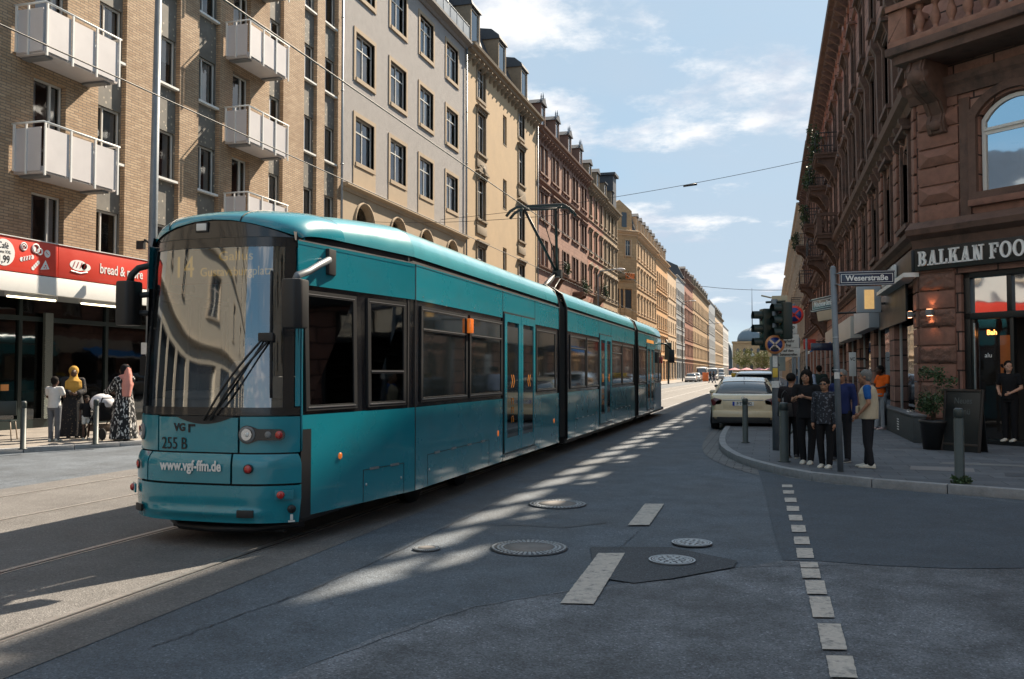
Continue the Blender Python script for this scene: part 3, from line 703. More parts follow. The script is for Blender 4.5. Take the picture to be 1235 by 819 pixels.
Mx=Nfr(.93,.37,.05); mb=MB(); mb.lathe([(.001,0),(.04,0),(.04,.01),(.001,.01)],n=14); mb.build('socket_cover',M['black'],TR,M=Mx)
mb=MB(); Mx=Nfr(.93,.30,.052); mb.box(-.012,-.03,0,.012,.02,.012); mb.box(-.03,-.05,0,.03,-.035,.008); mb.build('chipped_edge',M['white'],TR,M=Mx)
# writing on the nose
def ntext(body,s,z,size,m,off=.004,bold=0,sx=1,out=0):
    Mx=Nfr(s,z,off+out); return text(body,size,M[m],TR,Mx,.0015,bold,sx=sx)
ntext('www.vgf-ffm.de',-.12,.76,.135,'whiteprint',.008,.004,.78,out=.045)
ntext('255 B',-.37,.96,.16,'blackprint',.004,.0,.8)
# operator emblem: V G and a bent bar, and a small curved bar above
ntext('VG',-.30,1.115,.10,'blackprint',.004,.004,.95)
mb=MB(); mb.box(0,-.045,0,.02,.035,.003); mb.box(0,.012,0,.075,.035,.003); mb.build('emblem',M['blackprint'],TR,M=Nfr(-.19,1.115,.003))
mb=MB(); mb.box(-.03,-.01,0,.04,.008,.003); mb.build('emblem_bar',M['blackprint'],TR,M=Nfr(-.2,1.195,.003))
# wiper cowl, wipers
mb=MB(); mb.grid(lambda s,k:nose(s,1.228-.075*k*(1-(abs(s-.0)/.36)**2 if abs(s)<.36 else 0),.006),lin(-.36,.36,15),[0,.5,1]); mb.build('wiper_cowl',M['black'],TR,recalc=False)
def onglass(s,z,o=.05): return nose(s,z,-.02)+nrm(s,z)*o
for k,(a,b,c,d) in enumerate(((.02,1.19,.70,1.98),(.10,1.19,.76,1.97))):
    mb=MB(); mb.tube([onglass(a+(c-a)*t,b+(d-b)*t,.045+.05*math.sin(PI*t)) for t in lin(0,1,9)],.011,6); w=mb.build('wiper_arm',M['black'],TR)
mb=MB(); mb.tube([onglass(.76-.02*t,1.40+1.2*t,.03) for t in lin(0,1,9)],.013,6); mb.build('wiper_blade',M['black'],TR)
mb=MB(); p=onglass(.72,1.98,.06); mb.box(p.x-.09,p.y-.02,p.z-.05,p.x+.07,p.y+.02,p.z+.03); mb.build('wiper_joint',M['black'],TR,bevel=.012)
# cab interior
mb=MB()
mb.box(-.75,.35,1.0,.75,1.0,1.38); mb.box(-.55,.28,1.38,.1,.7,1.46); mb.box(.2,.55,1.38,.62,.8,1.6)
mb.build('dashboard',mat('cab dashboard',(.30,.31,.30),.6,var=.1),TR,bevel=.03)
mb=MB(); mb.box(-.5,.45,1.46,.0,.47,1.72); mb.build('cab_notice',mat('red cab sticker',(.35,.05,.04),.6),TR) if False else None
mb=MB(); mb.box(-1.1,2.2,.3,1.1,2.26,2.95); mb.build('cab_rear_wall',mat('cab rear wall',(.06,.065,.07),.6,var=.2),TR)
mb=MB(); mb.box(-.24,1.30,1.1,.24,1.42,1.95); mb.box(-.12,1.3,1.95,.12,1.4,2.15); mb.box(-.24,.9,1.0,.24,1.35,1.15); mb.build('driver_seat',mat('seat fabric',(.05,.06,.08),.9),TR,bevel=.03)
# destination display
mb=MB(); mb.box(-.52,.34,2.50,.66,.38,2.84); dd=mb.build('destination_display',mat('display board',(.05,.045,.03),.6),TR)
text('14',.30,M['amber'],dd,Mt((-.38,.335,2.66)),.001,0,sx=.8); text('Gallus',.13,M['amber'],dd,Mt((.2,.335,2.76)),.001,0,sx=1.2); text('Gustavsburgplatz',.125,M['amber'],dd,Mt((.2,.335,2.61)),.001,0,sx=.92)
# mirrors
def mirror(side):
    if side>0: root=sp(.82,2.75,1,.02); pts=[root,root+Vector((.06,-.10,-.01)),root+Vector((.08,-.34,-.09)),root+Vector((.07,-.52,-.17)),root+Vector((.045,-.68,-.22)),root+Vector((.04,-.70,-.28))]
    else: root=Vector((-.85,.60,2.70)); pts=[root,Vector((-.93,.54,2.73)),Vector((-1.03,.49,2.70)),Vector((-1.09,.46,2.63)),Vector((-1.1,.45,2.54))]
    mb=MB(); mb.tube(pts,[.03]+[.034]*(len(pts)-2)+[.04],10); arm=mb.build('mirror_arm',M['black' if side<0 else 'galv'],TR)
    e=pts[-1]; mb=MB(); w=.105
    mb.prism([(e.x-w,e.y-.07),(e.x-w*.6,e.y-.13),(e.x+w*.6,e.y-.13),(e.x+w,e.y-.07),(e.x+w,e.y+.07),(e.x-w,e.y+.07)],e.z-.43,e.z+.02)
    h=mb.build('mirror_housing',M['black'],arm,bevel=.025)
    mb=MB(); mb.box(e.x-w*.8,e.y+.07,e.z-.40,e.x+w*.8,e.y+.076,e.z-.03); mb.build('mirror_glass',M['chrome'],h)
    if side>0:
        mb=MB(); mb.box(root.x-.03,root.y-.01,root.z-.14,root.x+.02,root.y+.14,root.z+.12); mb.build('mirror_bracket',M['black'],arm,bevel=.01)
    else:
        mb=MB(); mb.tube([(e.x+.1,e.y+.02,e.z-.12),(e.x+.22,e.y+.12,e.z-.10)],.03,8); mb.tube([(e.x+.1,e.y+.02,e.z-.3),(e.x+.22,e.y+.12,e.z-.3)],.03,8); mb.build('mirror_stay',M['black'],arm)
mirror(1); mirror(-1)
# rear mirror on the third section
r0=sp(27.6,2.75,1,0); mb=MB(); mb.tube([r0,r0+Vector((.22,.15,-.02)),r0+Vector((.42,.3,-.25))],.035,8); a=mb.build('mirror_arm',M['black'],TR); e=r0+Vector((.42,.3,-.25)); mb=MB(); mb.box(e.x-.1,e.y-.06,e.z-.5,e.x+.1,e.y+.06,e.z+.02); mb.build('mirror_housing',M['black'],a,bevel=.02)
# roof equipment (mostly hidden) and pantograph
mb=MB(); mb.box(-.55,4.2,3.38,.45,7.4,3.5); mb.box(-.55,15,3.38,.45,18,3.5); mb.build('roof_equipment',M['zinc'],TR,bevel=.03)
pg=MB(); py=14.0
pz=3.42
pg.box(-.55,py-.7,pz,.55,py-.62,pz+.06); pg.box(-.55,py+.62,pz,.55,py+.7,pz+.06); pg.box(-.55,py-.7,pz,-.48,py+.7,pz+.06); pg.box(.48,py-.7,pz,.55,py+.7,pz+.06)
pan=pg.build('pantograph',M['iron'],TR)
for sx in (-.5,.5):
    for sy in (-.65,.65):
        mb=MB(); mb.lathe([(.05,-.12),(.08,-.1),(.05,-.08),(.08,-.05),(.05,-.03),(.08,0),(.04,.02)],(sx,py+sy,pz),10); mb.build('insulator',mat('insulator',(.12,.05,.03),.3) if sx<0 and sy<0 else bpy.data.materials['insulator'],pan)
kn=Vector((0,py+.85,pz+.72)); ft=Vector((0,py-.55,pz+.1)); hd=Vector((-.1,py-.5,pz+2.12))
mb=MB()
mb.tube([ft+Vector((-.12,0,0)),kn+Vector((-.04,0,0))],.07,8); mb.tube([ft+Vector((.18,0,-.02)),kn+Vector((.08,.05,-.1))],.018,6); mb.box(-.18,py-.65,pz,.2,py-.45,pz+.2); mb.box(-.10,kn.y-.1,kn.z-.09,.12,kn.y+.1,kn.z+.09)
mb.build('lower_arm',M['iron'],pan)
mb=MB(); mb.tube([kn,hd+Vector((-.38,0,0))],.036,8); mb.tube([kn,hd+Vector((.38,0,0))],.036,8); mb.tube([kn+Vector((.06,0,.05)),hd+Vector((0,.1,-.05))],.012,6); mb.tube([hd+Vector((-.42,0,0)),hd+Vector((.42,0,0))],.024,6)
mb.build('upper_arm',M['iron'],pan)
mb=MB()
for dy in (-.17,.17):
    mb.tube([(-.9,hd.y+dy,hd.z-.16),(-.8,hd.y+dy,hd.z-.04),(-.62,hd.y+dy,hd.z+.06),(.5,hd.y+dy,hd.z+.06),(.66,hd.y+dy,hd.z-.04),(.74,hd.y+dy,hd.z-.16)],.036,6)
for x in (-.55,.55): mb.tube([(x,hd.y-.17,hd.z+.05),(x,hd.y+.17,hd.z+.05)],.018,6)
for x in (-.4,.4): mb.tube([(x,hd.y,hd.z),(x,hd.y,hd.z+.05)],.03,6)
mb.build('collector_head',M['iron'],pan)
# ---------------------------------------------------------------- facades (local: x along, y inward, z up; outside is -y)
def wall_mesh(mb,W,z0,z1,ops,y=0.,depth=.25,room=.7,m=0,mroom=1,x0=0.):
    """a wall sheet with real openings: reveals, then a dark room behind. ops: (x,z,w,h,arch) x = centre"""
    xs=sorted(set([x0,W]+[round(v,4) for o in ops for v in (o[0]-o[2]/2,o[0]+o[2]/2)])); zs=sorted(set([z0,z1]+[round(v,4) for o in ops for v in (o[1],o[1]+o[3])]))
    xs=[v for v in xs if x0<=v<=W]; zs=[v for v in zs if z0<=v<=z1]
    def inop(x,z): 
        for o in ops:
            if abs(x-o[0])<o[2]/2 and o[1]<z<o[1]+o[3]: return True
        return False
    idx={}; vs=[]
    def V(x,z):
        k=(x,z)
        if k not in idx: idx[k]=len(vs); vs.append((x,y,z))
        return idx[k]
    fs=[]
    for i in range(len(xs)-1):
        for j in range(len(zs)-1):
            if not inop((xs[i]+xs[i+1])/2,(zs[j]+zs[j+1])/2): fs.append((V(xs[i],zs[j]),V(xs[i+1],zs[j]),V(xs[i+1],zs[j+1]),V(xs[i],zs[j+1])))
    mb.add(vs,fs,m)
    for o in ops:
        x,z,w,h=o[:4]; a,b,c,d=x-w/2,x+w/2,z,z+h; e=y+depth; g=e+room
        mb.add([(a,y,c),(b,y,c),(b,y,d),(a,y,d),(a,e,c),(b,e,c),(b,e,d),(a,e,d)],[(0,4,5,1),(1,5,6,2),(2,6,7,3),(3,7,4,0)],m)
        if room: mb.add([(a,e,c),(b,e,c),(b,e,d),(a,e,d),(a,g,c),(b,g,c),(b,g,d),(a,g,d)],[(0,4,5,1),(1,5,6,2),(2,6,7,3),(3,7,4,0),(4,7,6,5)],mroom)
        if len(o)>4 and o[4]:
            rise=o[4]; r=(rise*rise+w*w/4)/(2*rise); cz=d-r; n=10
            ac=math.asin(min(1,(w/2)/r)); pts=[(x+r*math.sin(-ac+2*ac*k/n),cz+r*math.cos(-ac+2*ac*k/n)) for k in range(n+1)]
            for k in range(n):
                p,q=pts[k],pts[k+1]
                mb.add([(p[0],y,p[1]),(q[0],y,q[1]),(q[0],y,d),(p[0],y,d)],[(0,1,2,3)],m)
                mb.add([(p[0],y,p[1]),(q[0],y,q[1]),(q[0],e,q[1]),(p[0],e,p[1])],[(0,1,2,3)],m)
_wc={}
def wparts(w,h,st,arch):
    k=(round(w,2),round(h,2),st,arch)
    if k in _wc: return _wc[k]
    fy=.14; t=.055
    fr=MB(); x0,x1=-w/2,w/2
    for q in ((x0,0,x0+t,h),(x1-t,0,x1,h),(x0+t,0,x1-t,t),(x0+t,h-t,x1-t,h)): fr.box(q[0],fy,q[1],q[2],fy+.06,q[3])
    if st in('alt','ped','hood','plain','arch','slim'):
        if w>.7: fr.box(-.03,fy-.01,t,.03,fy+.05,h-t)
        if h>1.3: fr.box(x0+t,fy-.012,h*.68,x1-t,fy+.052,h*.68+.055)
    if st=='mod': fr.box(x0+w*.36,fy-.012,t,x0+w*.36+.05,fy+.05,h-t)
    if st=='bdoor': fr.box(x0+w*.62,fy-.012,t,x0+w*.62+.06,fy+.05,h-t)
    fm=fr.mesh('frame',[M['winframe']])
    pn=MB(); pn.quad((x0+t,fy+.03,t),(x1-t,fy+.03,t),(x1-t,fy+.03,h-t),(x0+t,fy+.03,h-t)); pm=pn.mesh('pane',[M['pane']]); pf=pn.mesh('pane',[M['farpane']])
    cu=[]
    for v in range(4):
        c=MB(); 
        def sh(a,b,zt=h-t,zb=t):
            us=lin(a,b,max(4,int((b-a)/.05)))
            c.grid(lambda u,z:Vector((u,fy+.12+.02*math.sin(u*38+v),z)),us,[zb,zt])
        if v==0: sh(x0+t,x1-t)
        elif v==1: sh(x0+t,x0+w*.33); sh(x1-w*.3,x1-t)
        elif v==2: sh(x0+t,x0+w*.48,h-t)
        else: sh(x0+t,x1-t,h-t,h*.52)
        cu.append(c.mesh('curtain',[M['curtain']]))
    _wc[k]=(fm,pm,pf,cu); return _wc[k]
_sc={}
def surround(w,h,st,m,arch):
    k=(round(w,2),round(h,2),st,m.name)
    if k in _sc: return _sc[k]
    s=MB(); x0,x1=-w/2,w/2
    if st=='mod': s.box(x0-.06,-.09,-.07,x1+.06,.13,0.0)
    elif st=='bdoor': s.box(x0-.02,-.02,-.05,x1+.02,.13,0.0)
    elif st in('alt','plain'):
        t=.19 if st=='alt' else .12
        s.box(x0-t,-.045,-t,x0,.12,h+t); s.box(x1,-.045,-t,x1+t,.12,h+t); s.box(x0,-.045,h,x1,.12,h+t); s.box(x0,-.08,-t,x1,.12,0)
    elif st in('hood','ped','slim','arch'):
        t=.14; s.box(x0-t,-.07,-.02,x0,.12,h+.1); s.box(x1,-.07,-.02,x1+t,.12,h+.1)
        if not arch: s.box(x0,-.07,h,x1,.12,h+.1)
        s.box(x0-t-.08,-.16,-.14,x1+t+.08,.12,-.02)
        s.box(x0-t,-.10,-.34,x0-t+.12,0,-.14); s.box(x1+t-.12,-.10,-.34,x1+t,0,-.14)
        if st in('hood','ped'):
            s.box(x0-t-.04,-.10,h+.12,x1+t+.04,.0,h+.26); s.box(x0-t-.14,-.26,h+.26,x1+t+.14,0,h+.36)
            for xx in (x0-t-.02,x1+t-.12): s.prism_x([(0,h-.12),(-.08,h-.05),(-.2,h+.26),(0,h+.26)],xx,xx+.14)
        if st=='ped': s.prism_y([(x0-t-.14,h+.36),(x1+t+.14,h+.36),(0,h+.36+.26*w)],-.22,0)
        if st=='arch': s.box(x0-t-.1,-.2,h+.22,x1+t+.1,0,h+.32)
    else: s.box(x0,-.02,-.05,x1,.12,0)
    me=s.mesh('window',[m]); _sc[k]=me; return me
def window(root,x,z,w,h,st='alt',m=None,y=0.,arch=0,far=False,cur=None,frame_m=None,label=None,rnd=random):
    o=put('window',surround(w,h,st,m or M['cream'],arch),root,loc=(x,y,z)); fm,pm,pf,cu=wparts(w,h,st,arch)
    if far: put('pane',pf,o); 
    else: put('pane',pm,o)
    f=put('frame',fm,o)
    if not far:
        v=rnd.choice([0,1,2,3,None,None]) if cur is None else cur
        if v is not None and v>=0: put('curtain',cu[v],o)
    return o
def box_shell(mb,W,D,H,m=0,y0=.0):
    """sides, back and top of the block behind a facade sheet"""
    mb.add([(0,y0,0),(0,D,0),(W,D,0),(W,y0,0),(0,y0,H),(0,D,H),(W,D,H),(W,y0,H)],[(0,4,5,1),(1,5,6,2),(2,6,7,3),(4,7,6,5)],m)
def cornice(root,W,z,prof,m,name='cornice',x0=0.,brackets=0,bw=.16,x1=None):
    mb=MB(); mb.prism_x(prof_pts(prof,z),x0-.0,(x1 if x1 is not None else W))
    if brackets:
        n=int(W/brackets); lo=min(p[1] for p in prof)
        for i in range(n):
            x=x0+(i+.5)*brackets; d=-min(p[0] for p in prof)*.75
            mb.prism_x([(0,z+lo-.42),(-.1,z+lo-.36),(-d,z+lo-.06),(-d,z+lo+.02),(0,z+lo+.02)],x-bw/2,x+bw/2)
    return mb.build(name,m,root)
def prof_pts(p,z): return [(0.0,z+p[0][1])]+[(a,z+b) for a,b in p]+[(0.0,z+p[-1][1])]
BIG=[(-.10,-.5),(-.14,-.3),(-.36,-.2),(-.42,-.05),(-.62,.0),(-.66,.16),(-.60,.2)]
MID=[(-.06,-.18),(-.12,-.1),(-.26,-.04),(-.28,.05),(-.22,.08)]
SMALL=[(-.05,-.06),(-.12,-.02),(-.12,.05)]
def mansard(root,W,z,D=6,h=3.0,back=1.7,m=None,name='roof'):
    mb=MB(); mb.prism_x([(.05,z),(back,z+h),(back+.6,z+h+.25),(D-2,z+h+1.2),(D,z+.2),(D,z)],0,W); return mb.build(name,m or M['roofslate'],root)
def dormer(root,x,z,w=1.1,h=1.7,y=.35,m=None,style='gable',spires=0,far=False,wm=None):
    mb=MB(); D=2.2
    t=.13
    mb.box(-w/2-t,0,0,-w/2,D,h+.1); mb.box(w/2,0,0,w/2+t,D,h+.1); mb.box(-w/2,0.02,-.25,w/2,D,0.0)
    d=mb.build('dormer',m or M['cream'],root,loc=(x,y,z))
    r=MB()
    if style=='gable': r.prism_y([(-w/2-.28,h+.1),(w/2+.28,h+.1),(0,h+.1+.45*w)],-.15,D)
    elif style=='flat': r.box(-w/2-.25,-.15,h+.1,w/2+.25,D,h+.22)
    else:
        r.prism_x([(-.12,h+.1),(-.05,h+.35),(.5,h+.8),(1.4,h+.95),(D,h+.9),(D,h+.1)],-w/2-.22,w/2+.22)
    r.build('dormer_roof',M['roofslate'],d)
    if spires:
        for sx in (-w/2-.06,0,w/2+.06)[:spires]:
            s=MB(); hh=h+.25+(.25 if sx==0 else 0); s.lathe([(.10,0),(.11,.12),(.05,.3),(.07,.36),(.02,.62),(.001,.8)],(sx,.0,hh),8); s.build('spire',M['zinc'],d)
    window(d,0,0,w,h,'slim' if False else 'none',wm or M['winframe'],y=-.08,far=far)
    return d
def balcony_iron(root,x,z,w,d=.9,h=1.0,m=None,slabm=None,planted=False,brk=True,rail='iron'):
    mb=MB(); mb.box(-w/2,-d,-.22,w/2,0,0); mb.box(-w/2-.06,-d-.06,-.06,w/2+.06,0,.03)
    o=mb.build('balcony',slabm or M['cream'],root,loc=(x,0,z))
    if brk:
        for xx in (-w/2+.15,w/2-.4):
            b=MB(); b.prism_x([(0,-1.2),(-.12,-1.25),(-.3,-.9),(-d*.55,-.55),(-d*.9,-.4),(-d*.9,-.22),(0,-.22)],xx,xx+.26); b.build('bracket',slabm or M['cream'],o)
    r=MB()
    if rail=='iron':
        pts=[(-w/2,0),(-w/2,-d),(w/2,-d),(w/2,0)]
        for a,b in zip(pts[:-1],pts[1:]):
            for zz,t in ((h,.03),(.1,.015),(h*.8,.012)): r.tube([(a[0],a[1],zz),(b[0],b[1],zz)],t,5,smooth=False)
            L=math.hypot(b[0]-a[0],b[1]-a[1]); n=max(2,int(L/.13))
            for i in range(n+1):
                t=i/n; r.box(a[0]+(b[0]-a[0])*t-.01,a[1]+(b[1]-a[1])*t-.01,0.02,a[0]+(b[0]-a[0])*t+.01,a[1]+(b[1]-a[1])*t+.01,h)
        r.build('railing',M['iron'],o)
    else:
        def bal(x,y):
            r.lathe([(.05,.03),(.09,.08),(.05,.15),(.10,.33),(.07,.5),(.04,.62),(.09,.68),(.05,.72)],(x,y,0),8,smooth=True)
        n=int(w/.32)
        for i in range(n+1): bal(-w/2+.1+(w-.2)*i/n,-d+.1)
        for i in range(1,3): bal(-w/2+.1,-d+.1+i*.33); bal(w/2-.1,-d+.1+i*.33)
        for xx in (-w/2,w/2-.22): r.box(xx,-d,.03,xx+.22,-d+.22,h-.1)
        r.box(-w/2-.03,-d-.03,h-.14,w/2+.03,-d+.24,h); r.box(-w/2-.03,-d+.24,h-.14,-w/2+.2,0,h); r.box(w/2-.2,-d+.24,h-.14,w/2+.03,0,h)
        r.build('balustrade',slabm or M['cream'],o)
    if planted:
        f=leafcloud([(random.uniform(-w/2,w/2),-d-.02+random.uniform(-.12,.15),random.uniform(.1,h+.25)) for _ in range(14)],.3,.09,26,M['leaf']); pb=f.build('foliage',M['leaf'],o,recalc=False)
    return o
def leafcloud(cs,r,ls,n,m=None,flat_=1.0):
    mb=MB()
    for c in cs:
        for _ in range(n):
            d=Vector((random.gauss(0,1),random.gauss(0,1),random.gauss(0,1)*flat_)).normalized()*r*random.random()**.4
            p=Vector(c)+d; a=Vector((random.gauss(0,1),random.gauss(0,1),random.gauss(0,1))).normalized()*ls; b=a.orthogonal().normalized()*ls*.5
            b=Matrix.Rotation(random.random()*6,3,a)@b
            mb.add([p-a,p-b,p+a,p+b],[(0,1,2,3)])
    return mb
def downpipe(root,x,z0,z1,y=-.12,m=None):
    mb=MB(); mb.tube([(x,y,z0),(x,y,z1)],.055,8)
    for z in lin(z0+1,z1-1,int((z1-z0)/3)): mb.tube([(x,y,z-.03),(x,y,z+.03)],.075,8)
    return mb.build('downpipe',m or M['zinc'],root)
LEFT=R(90); RIGHT=R(-90)
XL=-18.
# ================= first left building: tan brick, balconies
M['brick']=mat_blocks('tan brick',(.36,.24,.145),(.48,.345,.225),(.20,.16,.12),.30,.075,.012,.85,.35,.6,(.20,.12,.07),noise=.22,ds=.5)
def mat_terrazzo():
    m,nt,b,out=newmat('speckled spandrel'); L=nt.links.new; tc=nd(nt,'ShaderNodeTexCoord'); v=nd(nt,'ShaderNodeTexVoronoi'); v.inputs['Scale'].default_value=5.5; L(tc.outputs['Object'],v.inputs['Vector'])
    n=nd(nt,'ShaderNodeTexNoise'); n.inputs['Scale'].default_value=4; n.inputs['Detail'].default_value=8; L(tc.outputs['Object'],n.inputs['Vector'])
    lt=nd(nt,'ShaderNodeMath',operation='LESS_THAN'); lt.inputs[1].default_value=.2; L(v.outputs['Distance'],lt.inputs[0])
    a=nd(nt,'ShaderNodeMix',data_type='RGBA'); a.inputs['A'].default_value=(.10,.095,.085,1); a.inputs['B'].default_value=(.22,.205,.18,1); L(n.outputs['Fac'],a.inputs['Factor'])
    c=nd(nt,'ShaderNodeMix',data_type='RGBA'); c.inputs['B'].default_value=(.42,.37,.29,1); L(lt.outputs[0],c.inputs['Factor']); L(a.outputs['Result'],c.inputs['A']); L(c.outputs['Result'],b.inputs['Base Color']); b.inputs['Roughness'].default_value=.7; return m
M['terrazzo']=mat_terrazzo()
Y0,Y1=15.9,35.55; W=Y1-Y0; Hb=21.5
b1=thing('apartment_building','tan brick apartment block with speckled grey spandrels, nearest on the left','building',(XL,Y0,0),LEFT)
OF=11.9
cols=[(3.05,1.1,'b'),(5.35,1.1),(7.8,1.15),(9.95,1.15),(11.85,1.1,'b'),(14.2,1.0),(16.85,1.05),(18.65,1.15)]
# strips = recessed bays of windows and spandrels
strips=[(c[0],4.55,c[1]+.02,16.2) for c in cols if len(c)==2]
wm=MB()
sills=[4.72+2.98*i for i in range(5)]
dops=[(c[0],s-.85,c[1],2.4) for c in cols if len(c)==3 for s in sills]
wall_mesh(wm,W,4.5,Hb,[s for s in strips]+dops,0,.16,0.0,x0=0)
for x,z,w_,h_ in dops:                       # dark niches behind the balcony doors
    wm.add([(x-w_/2,.16,z),(x+w_/2,.16,z),(x+w_/2,.16,z+h_),(x-w_/2,.16,z+h_),(x-w_/2,1,z),(x+w_/2,1,z),(x+w_/2,1,z+h_),(x-w_/2,1,z+h_)],[(0,4,5,1),(1,5,6,2),(2,6,7,3),(3,7,4,0),(4,7,6,5)],1)
box_shell(wm,W,12,Hb); wm.add([(0,0,0),(0,.0,4.5),(0,1.6,4.5),(0,1.6,0)],[(0,1,2,3)])
wm.build('wall',[M['brick'],M['room']],b1,recalc=False)
rn=random.Random(5)
for c in cols:
    if len(c)==2:
        x,w_=c
        sp1=MB(); wall_mesh(sp1,x+w_/2+.01,4.55,20.75,[(x,s,w_-.02,1.52) for s in sills],.16,.05,.8,x0=x-w_/2-.01)
        sp1.build('spandrel_panels',[M['terrazzo'],M['room']],b1,recalc=False)
        for s in sills: window(b1,x,s,w_-.02,1.52,'mod',M['white'],y=.10,rnd=rn)
    else:
        for s in sills: window(b1,c[0],s-.85,c[1],2.4,'bdoor',M['white'],y=.03,rnd=rn,cur=rn.choice([0,1,1,2]))
def balcony_panel(x,z):
    w,d,h=2.55,.88,1.08
    mb=MB(); mb.box(-w/2,-d,-.16,w/2,0,0); o=mb.build('balcony',M['offwhite'],b1,loc=(x,0,z),bevel=.01)
    mb=MB()
    for xx in (-w/2+.25,w/2-.25): mb.box(xx-.12,-d+.1,-.22,xx+.12,-.05,-.165)
    mb.build('support_beam',M['grey'],o)
    # white panels: front three, sides
    n=3
    for i in range(n):
        p=MB(); a=-w/2+w*i/n+.04; b=-w/2+w*(i+1)/n-.04; p.box(a,-d-.05,-.12,b,-d-.03,h-.12); p.build('front_panel',M['offwhite'],o)
    for sx in (-1,1):
        p=MB(); p.box(sx*(w/2+.03),-d+.02,-.12,sx*(w/2+.05),-.05,h-.12); p.build('side_panel',M['offwhite'],o)
    r=MB()
    for xx in [-w/2+w*i/n for i in range(n+1)]: r.box(xx-.025,-d-.09,-.24,xx+.025,-d-.052,h)
    for sx in (-1,1): r.box(sx*(w/2+.055),-.1,-.1,sx*(w/2+.09),-.04,h); r.box(sx*(w/2+.055),-d*.5-.02,-.2,sx*(w/2+.09),-d*.5+.02,h)
    r.tube([(-w/2-.07,0,h),(-w/2-.07,-d-.07,h),(w/2+.07,-d-.07,h),(w/2+.07,0,h)],.028,6)
    r.build('railing',M['white'],o)
for c in cols:
    if len(c)==3:
        for s in sills[1:]: balcony_panel(c[0]+.15 if c[0]<8 else c[0]+.3,s-.98)
mb=MB(); mb.box(0,-.3,Hb-.02,W,.2,Hb+.25); mb.build('roof_edge',M['concrete'],b1)
downpipe(b1,W-.2,0,Hb)
# ground floor: recessed dark glass shop front
M['shopglass']=mat_glass('shop glass',trans=.35,refl=.05)
M['shopdark']=mat('dark shop interior',(.022,.024,.024),.8,var=.4,vs=1)
M['shopframe']=mat('dark green shop frame',(.012,.022,.022),.35,var=.2)
mb=MB(); mb.box(0,4.0,.1,W,4.1,4.5); mb.box(0,.0,4.40,W,4.1,4.5); mb.box(0,1.55,.08,W,4.1,.13); mb.build('shop_interior',M['shopdark'],b1)
mb=MB()
for x in [0,.5,1.3,1.7,2.5,3.7]+lin(7.0,19.5,6): mb.box(x,1.5,.1,x+.12,1.62,4.4)
mb.box(0,1.49,.1,W,1.63,.34); mb.box(0,1.49,3.05,W,1.63,3.18); mb.box(15.62,.0,.1,18.9,1.5,3.9) if False else None
sf=mb.build('shop_front_frame',M['shopframe'],b1)
mb=MB(); mb.quad((0,1.56,.3),(W,1.56,.3),(W,1.56,4.4),(0,1.56,4.4)); mb.build('shop_window',M['shopglass'],sf,recalc=False)
def mat_ornament():
    m,nt,b,out=newmat('ornament strip'); L=nt.links.new; tc=nd(nt,'ShaderNodeTexCoord'); w_=nd(nt,'ShaderNodeTexVoronoi',distance='MANHATTAN'); w_.inputs['Scale'].default_value=5; w_.inputs['Randomness'].default_value=0; L(tc.outputs['Object'],w_.inputs['Vector'])
    ml=nd(nt,'ShaderNodeMath',operation='PINGPONG'); ml.inputs[1].default_value=.12; L(w_.outputs['Distance'],ml.inputs[0]); gt=nd(nt,'ShaderNodeMath',operation='GREATER_THAN'); gt.inputs[1].default_value=.07; L(ml.outputs[0],gt.inputs[0])
    a=nd(nt,'ShaderNodeMix',data_type='RGBA'); a.inputs['A'].default_value=(.02,.04,.045,1); a.inputs['B'].default_value=(.30,.31,.27,1); L(gt.outputs[0],a.inputs['Factor']); L(a.outputs['Result'],b.inputs['Base Color']); return m
M['ornament']=mat_ornament()
mb=MB(); mb.box(4.5,1.38,.35,4.78,1.47,3.3); mb.build('ornament_strip',M['ornament'],sf)
mb=MB(); mb.box(5,2.6,.13,8,3.2,1.05); mb.box(5,2.5,1.05,8,3.2,1.12); mb.build('counter',mat('shop counter',(.05,.045,.04),.5,var=.3),b1,bevel=.02)
# canopy with the red sign
cn=thing('shop_canopy','white edged shop canopy carrying the red bakery sign over the left pavement','canopy',(XL,7.5,3.5),LEFT)
mb=MB(); mb.box(0,-1.5,0,13.6,0,.12); mb.build('soffit',M['zinc'],cn)
mb=MB(); mb.box(-.02,-1.62,-.03,13.62,-1.5,.40); mb.build('fascia',M['white'],cn,bevel=.01)
mb=MB(); mb.box(0,-1.5,.12,13.6,-.0,.42); mb.build('deck',M['concrete'],cn)
M['tubelight']=mat('fluorescent tube',(.9,.85,.7),.5,emit=(1,.86,.55),es=2.2)
for x in (8.9,11.2):
    mb=MB(); mb.box(x,-1.35,-.10,x+1.5,-1.25,-.0); q=mb.build('light_fitting',M['white'],cn); mb=MB(); mb.tube([(x+.03,-1.3,-.12),(x+1.47,-1.3,-.12)],.022,8); mb.build('tube_light',M['tubelight'],q)
M['signred']=mat('red sign panel',(.62,.045,.025),.45,var=.05,coat=.2)
sg=thing('bakery_sign','long red bakery fascia sign with white pastry drawings and bread lettering','sign',(XL,7.5,3.92),LEFT)
for a,b_ in ((0,4.6),(4.62,10.08),(10.1,13.4)):
    mb=MB(); mb.box(a,-1.62,0,b_,-1.5,.78); mb.build('sign_panel',M['signred'],sg,bevel=.006)
mb=MB(); mb.box(0,-1.64,.78,13.4,-1.5,.80); mb.build('edge_strip',M['white'],sg)
sy=-1.626
def disc(mb,x,z,r,y=sy,n=28,sx=1): mb.prism_y([(x+r*sx*math.cos(2*PI*k/n),z+r*math.sin(2*PI*k/n)) for k in range(n)],y,y+.008)
mb=MB(); disc(mb,8.50,.40,.30); o=mb.build('white_disc',M['whiteprint'],sg)
